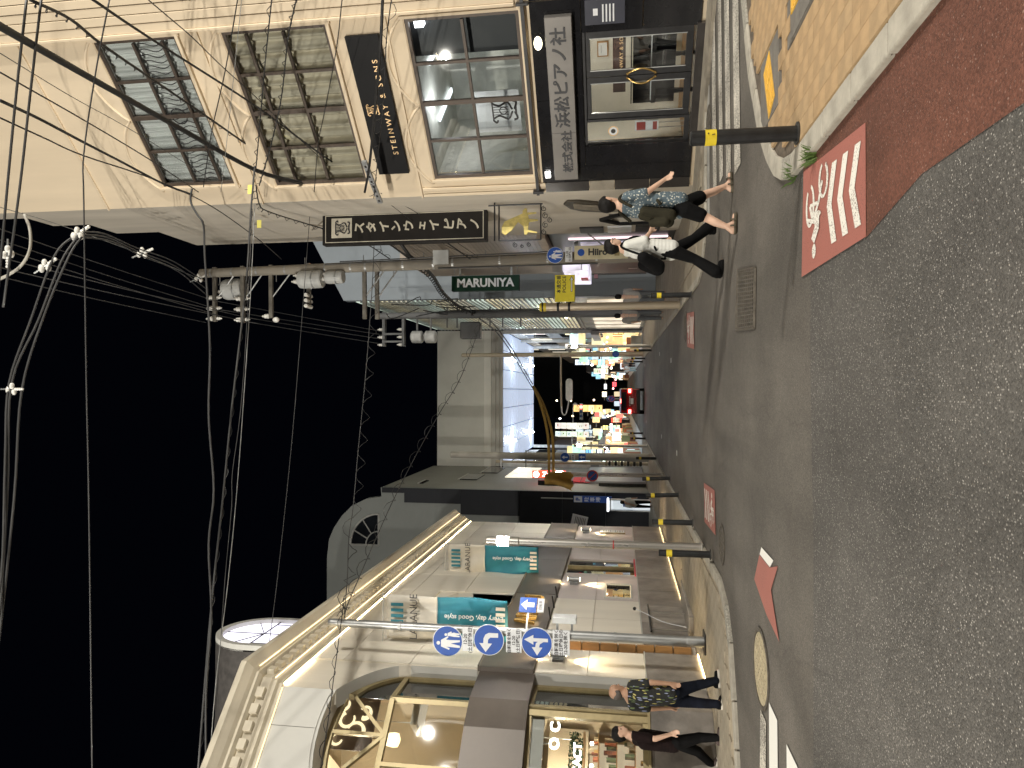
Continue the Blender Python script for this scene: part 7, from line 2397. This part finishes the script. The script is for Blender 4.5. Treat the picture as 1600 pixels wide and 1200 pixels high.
bp = [(G['shoL'] * .6 + G['shoR'] * .4 - f * .19 - Vector((0, 0, .2)), .06, G['pelvis'] - f * .23 - s * .05 + Vector((0, 0, .16)), .085),
      (G['shoL'] * .3 + G['shoR'] * .7 - f * .19 - Vector((0, 0, .22)), .065, G['pelvis'] - f * .22 + s * .05 + Vector((0, 0, .14)), .09),
      (G['pelvis'] - f * .30 + Vector((0, 0, .36)), .055, G['pelvis'] - f * .31 + s * .03 + Vector((0, 0, .2)), .065)]
def world_of(t, v):
    return v + t.location
def bag(name, label, t, segs, m, straps, sm, loc=None):
    o0 = segs[0][0].copy()
    b = thing(name, label, 'bag', t.location + o0)
    inst(blob_mesh([(a - o0, ra, c - o0, rc) for a, ra, c, rc in segs], .012, 'pack_body', m, 3), 'pack_body', b)
    for pts, r_ in straps:
        MB().tube(smoothpath([p - o0 for p in pts], 5), r_, 6).build('strap', sm, b, smooth=True)
    return b
bag('backpack', 'olive backpack worn by the man in flecked shirt', t, bp, cl_olive,
    [([G['sho' + q] - f * .18 - Vector((0, 0, .05)), G['sho' + q] * .75 + G['neck'] * .25 + Vector((0, 0, .085)), G['sho' + q] * .8 + G['neck'] * .2 + f * .13 - Vector((0, 0, .08)), G['sho' + q] * .85 + G['neck'] * .15 + f * .12 - Vector((0, 0, .28)), G['sho' + q] - f * .16 - Vector((0, 0, .42))], .022) for q in 'LR'], cl_olive)
# man in white shirt and black trousers
t, G, f, s = make_person('man in white shirt and wide black trousers walking right with shoulder bag', 10.75,
    dict(head=(964, 384, 0), neck=(980, 389, 0), shoL=(986, 394, .16), shoR=(987, 382, -.17), elbL=(1018, 392, .2), wriL=(1040, 380, .2), hanL=(1049, 376, .2),
         elbR=(1014, 374, -.2), wriR=(1022, 362, -.02), hanR=(1026, 354, .04), pelvis=(1050, 391, 0), hipL=(1060, 390, .09), hipR=(1060, 393, -.08),
         kneL=(1090, 373, .16), ankL=(1113, 355, .26), heelL=(1122, 362, .26), toeL=(1123, 340, .26), kneR=(1092, 405, -.06), ankR=(1122, 423, -.1), heelR=(1132, 430, -.1), toeR=(1137, 407, -.1)),
    (1, .12, -.05), (.95, .3), dict(shirt=cl_white, pants=cl_black, flare=.095, sleeve=.95, hem=-.04, wide=.02, k=1.05, sole=cl_black))
hd = G['head']
gm = MB()
hf = Vector((1, .12, -.05)).normalized()
hs = Vector((hf.y, -hf.x, 0)).normalized()
for q in (-1, 1):
    gm.tube([hd + hf * .105 + hs * q * .034 + (hs * math.cos(a) + Vector((0, 0, 1)) * math.sin(a)) * .024 + Vector((0, 0, .005)) for a in [2 * PI * i / 12 for i in range(13)]], .004, 5)
    gm.tube([hd + hf * .1 + hs * q * .06 + Vector((0, 0, .01)), hd + hs * q * .09 + Vector((0, 0, .015))], .004, 5)
gm.build('glasses', black_metal, t)
bag('shoulder_bag', 'black shoulder bag on the back of the man in white shirt', t,
    [(G['shoR'] - f * .22 - Vector((0, 0, .22)), .09, G['pelvis'] - f * .26 + Vector((0, 0, .16)), .11), (G['shoL'] - f * .22 - Vector((0, 0, .24)), .09, G['pelvis'] - f * .26 + s * -.08 + Vector((0, 0, .16)), .11)], cl_black,
    [([G['pelvis'] - f * .2 + Vector((0, 0, .2)) + s * .12, G['shoR'] - f * .12 - Vector((0, 0, .06)), G['shoR'] * .8 + G['neck'] * .2 + Vector((0, 0, .09)), G['shoR'] * .8 + G['neck'] * .2 + f * .14 - Vector((0, 0, .1)), G['pelvis'] + f * .08 + s * .18 + Vector((0, 0, .28)), G['pelvis'] - f * .1 + s * .18 + Vector((0, 0, .18))], .018)], cl_black)
# two walkers at left
t, G, f, s = make_person('bald man in black leaf print shirt and dark jeans walking away at left', 10.62,
    dict(head=(961, 1081, 0), neck=(977, 1084, 0), shoL=(986, 1103, .08), shoR=(985, 1070, -.08), elbL=(1016, 1107, .12), wriL=(1044, 1106, .2), hanL=(1055, 1104, .22),
         elbR=(1015, 1066, -.12), wriR=(1044, 1068, -.1), hanR=(1056, 1071, -.1), pelvis=(1044, 1087, 0), hipL=(1052, 1093, .04), hipR=(1052, 1080, -.03),
         kneL=(1087, 1098, .02), ankL=(1116, 1100, -.12), heelL=(1127, 1104, -.12), toeL=(1129, 1088, .05), kneR=(1085, 1071, .12), ankR=(1113, 1064, .12), heelR=(1123, 1071, .12), toeR=(1121, 1048, .2)),
    (.72, .7), (.75, .66), dict(shirt=shirt_f, pants=cl_navy, hair='cropped', skin=skin_d, flare=.062, sleeve=.75, hem=0.0, wide=.015, k=1.0, z=.0))
t, G, f, s = make_person('man in dark tee and trousers striding right at the left frame edge', 10.95,
    dict(head=(963, 1146, 0), neck=(979, 1149, 0), shoL=(988, 1157, .12), shoR=(988, 1150, -.15), elbL=(1018, 1165, .2), wriL=(1043, 1168, .2), hanL=(1053, 1165, .2),
         elbR=(1017, 1154, -.2), wriR=(1040, 1147, -.16), hanR=(1050, 1143, -.16), pelvis=(1045, 1160, 0), hipL=(1052, 1160, .08), hipR=(1052, 1160, -.08),
         kneL=(1084, 1174, .06), ankL=(1104, 1193, .12), heelL=(1112, 1203, .12), toeL=(1118, 1184, .12), kneR=(1086, 1152, -.06), ankR=(1112, 1152, -.1), heelR=(1122, 1160, -.1), toeR=(1122, 1136, -.1)),
    (1, .0, -.12), (1, .1), dict(shirt=cl_dark, pants=cl_black, flare=.058, sleeve=.7, hem=0.0, k=1.0, shoe=mat('shoe_brown', (.05, .03, .025), .6)))

# small far figures
def far_person(label, x, Yd, top, shirt_m, pants_m, face, skin_m=skin, y=None, lean=0, hair='full'):
    Y = Yd
    foot = None
    c = atY(1000, y, Y)
    h = atY(top, y, Y).z - .04
    k = h / 1.72
    z0 = .04
    def Pj(dx, dy, dz):
        q = Vector((dx, dy, 0))
        a = math.atan2(face[0], face[1])
        return Vector((c.x + dx * math.cos(a) + dy * math.sin(a), c.y - dx * math.sin(a) + dy * math.cos(a), z0 + dz * k))
    t = thing('person', label, 'person', (c.x, c.y, z0), 0, None)
    o = Vector((c.x, c.y, z0))
    j = lambda *a: Pj(*a) - o
    l = lean
    body = [(j(0, l + .02, 1.62), .085, j(0, l + .04, 1.58), .08), (j(0, l, 1.5), .05, j(0, l * .8, 1.40), .06)]
    for q in (-1, 1):
        body += [(j(q * .19, l * .8, 1.40), .05, j(q * .23, l * .6 + .02, 1.12), .042), (j(q * .23, l * .6 + .02, 1.12), .042, j(q * .2, l * .5 + .12, .88), .03),
                 (j(q * .2, l * .5 + .12, .88), .032, j(q * .2, l * .5 + .15, .80), .028),
                 (j(q * .09, 0, .9), .085, j(q * .1, .02 * q, .48), .058), (j(q * .1, .02 * q, .48), .055, j(q * .1, .03 * q, .08), .035), (j(q * .1, .03 * q, .04), .035, j(q * .1, .14 + .03 * q, .03), .03)]
    body += [(j(0, l * .8, 1.40), .1, j(0, 0, .95), .12)]
    inst(blob_mesh(body, .016, 'body', skin_m, 2), 'body', t)
    inst(blob_mesh([(j(0, l, 1.66), .09, j(0, l - .02, 1.60), .085)], .016, 'hair', hair_m, 1), 'hair', t)
    sh = [(j(-.15, l * .8, 1.38), .09, j(-.08, 0, .95), .11), (j(.15, l * .8, 1.38), .09, j(.08, 0, .95), .11), (j(0, l * .8, 1.38), .1, j(0, 0, .92), .12)]
    for q in (-1, 1):
        sh.append((j(q * .19, l * .8, 1.40), .065, j(q * .225, l * .6 + .02, 1.18), .06))
    inst(blob_mesh(sh, .016, 'shirt', shirt_m, 1), 'shirt', t)
    pn = []
    for q in (-1, 1):
        pn += [(j(q * .09, 0, .95), .10, j(q * .1, .02 * q, .48), .075), (j(q * .1, .02 * q, .48), .075, j(q * .1, .03 * q, .1), .06)]
    inst(blob_mesh(pn, .016, 'trousers', pants_m, 1), 'trousers', t)
    return t
far_person('person in grey tee standing on right pavement behind the steel post', (0, 0), 24.5, 961, cl_grey, mat('cloth_slate', (.12, .13, .14), .85), (0, 1), y=493)
far_person('person in light shirt half hidden by the steel post', (0, 0), 23.0, 962, mat('cloth_stone', (.34, .33, .31), .85), MATS['cloth_slate'], (.3, 1), y=463)
far_person('person in black leaning at the lit booth in the alley', (0, 0), 33.6, 970, cl_white, cl_black, (.4, .9), y=788, lean=.14)
far_person('walker in pale clothes far down the right pavement', (0, 0), 62, 973, cl_white, mat('cloth_aqua', (.45, .6, .62), .85), (0, -1), y=577)
far_person('walker in dark clothes beside the pale walker far right', (0, 0), 66, 972, cl_grey, cl_navy, (0, -1), y=570)

# parked scooter under a patterned cover behind the banner plate
t = thing('covered_scooter', 'scooter under a black and white patterned cover by the brown shop front', 'scooter', (4.0, 20.3, .04), 80)
cov = flecked('cover_print', (.05, .05, .055), [((.7, .7, .72), 0), ((.45, .47, .5), 2.2)], 9, .33, (1, 1.5, 1))
inst(blob_mesh([((-.55, 0, .35), .2, (.1, 0, .5), .22), ((.1, 0, .5), .22, (.55, 0, .85), .14), ((.5, -.25, .95), .07, (.5, .25, .95), .07), ((-.6, 0, .55), .18, (0, 0, .62), .17)], .02, 'cover_sheet', cov, 3), 'cover_sheet', t)
for x_ in (-.55, .6):
    MB().tube([(x_ + .2 * math.cos(a), 0, .24 + .2 * math.sin(a)) for a in [2 * PI * i / 16 for i in range(17)]], .04, 8).build('wheel', cl_black, t)

# ------------------------------------------------------------------ car, seen from behind
t = thing('red_car', 'dark red hatchback with lit tail lights driving away', 'car', (-.58, 43.9, 0))
car_red = mat('car_paint_red', (.20, .010, .012), .25, .2, .1, 2, coat=.8)
prof_ = [(0, .28), (.05, .75), (.12, .98), (.38, 1.42), (.7, 1.50), (1.9, 1.48), (2.6, 1.02), (3.6, .85), (3.75, .45), (3.7, .25)]
b = MB().prism(prof_, -.78, .78, 'yz').build('body', car_red, t, bevel=.08)
MB().prism([(-.6, 1.02), (.6, 1.02), (.52, 1.38), (-.52, 1.38)], .2, .26).build('rear_window', dark_glass, t, (0, -.02, 0), (R(-0), 0, 0))
tl = emit('tail_light', (1, .06, .05), 14)
for q in (-1, 1):
    MB().box(q * .5, q * .76, -.02, .06, .80, .98).build('tail_light', tl, t, bevel=.02)
    MB().box(q * .56, q * .70, -.026, -.021, .84, .92).build('tail_light_core', emit('tail_core', (1, .55, .45), 20), t)
    for y_ in (.6, 3.0):
        MB().tube([(q * .62, y_, .31), (q * .79, y_, .31)], .31, 18).build('wheel', cl_black, t)
MB().box(-.12, .12, .22, .3, 1.40, 1.45).build('high_brake_light', emit('brake_bar', (1, .1, .08), 14), t)
MB().box(-.17, .17, -.03, .02, .66, .83).build('number_plate', sign_white, t)
MB().box(-.7, .7, -.05, .1, .26, .48).build('rear_bumper', black_metal, t, bevel=.03)
MB().box(-.5, .5, -.056, -.051, .32, .38).build('bumper_trim', dark_metal, t)
MB().box(-.3, .3, -.01, .06, .86, .90).build('badge_bar', stainless, t)

# traffic sign plates low at the far kerb
for k, (x, y, Y, kd, lb) in enumerate(((956, 623, 80, 'nopark', 'small round sign on a post left of the car'), (952, 623, 86, 'up', 'small round blue sign on a post beyond the car'))):
    c = atY(x, y, Y)
    t = thing('sign_post', lb, 'sign', (c.x, c.y, 0), 0, 'small road signs beyond the car')
    MB().cyl((0, 0, 0), (0, 0, c.z), .05, n=8).build('post', galv, t)
    round_sign(t, 0, -.08, c.z, .35, kd)
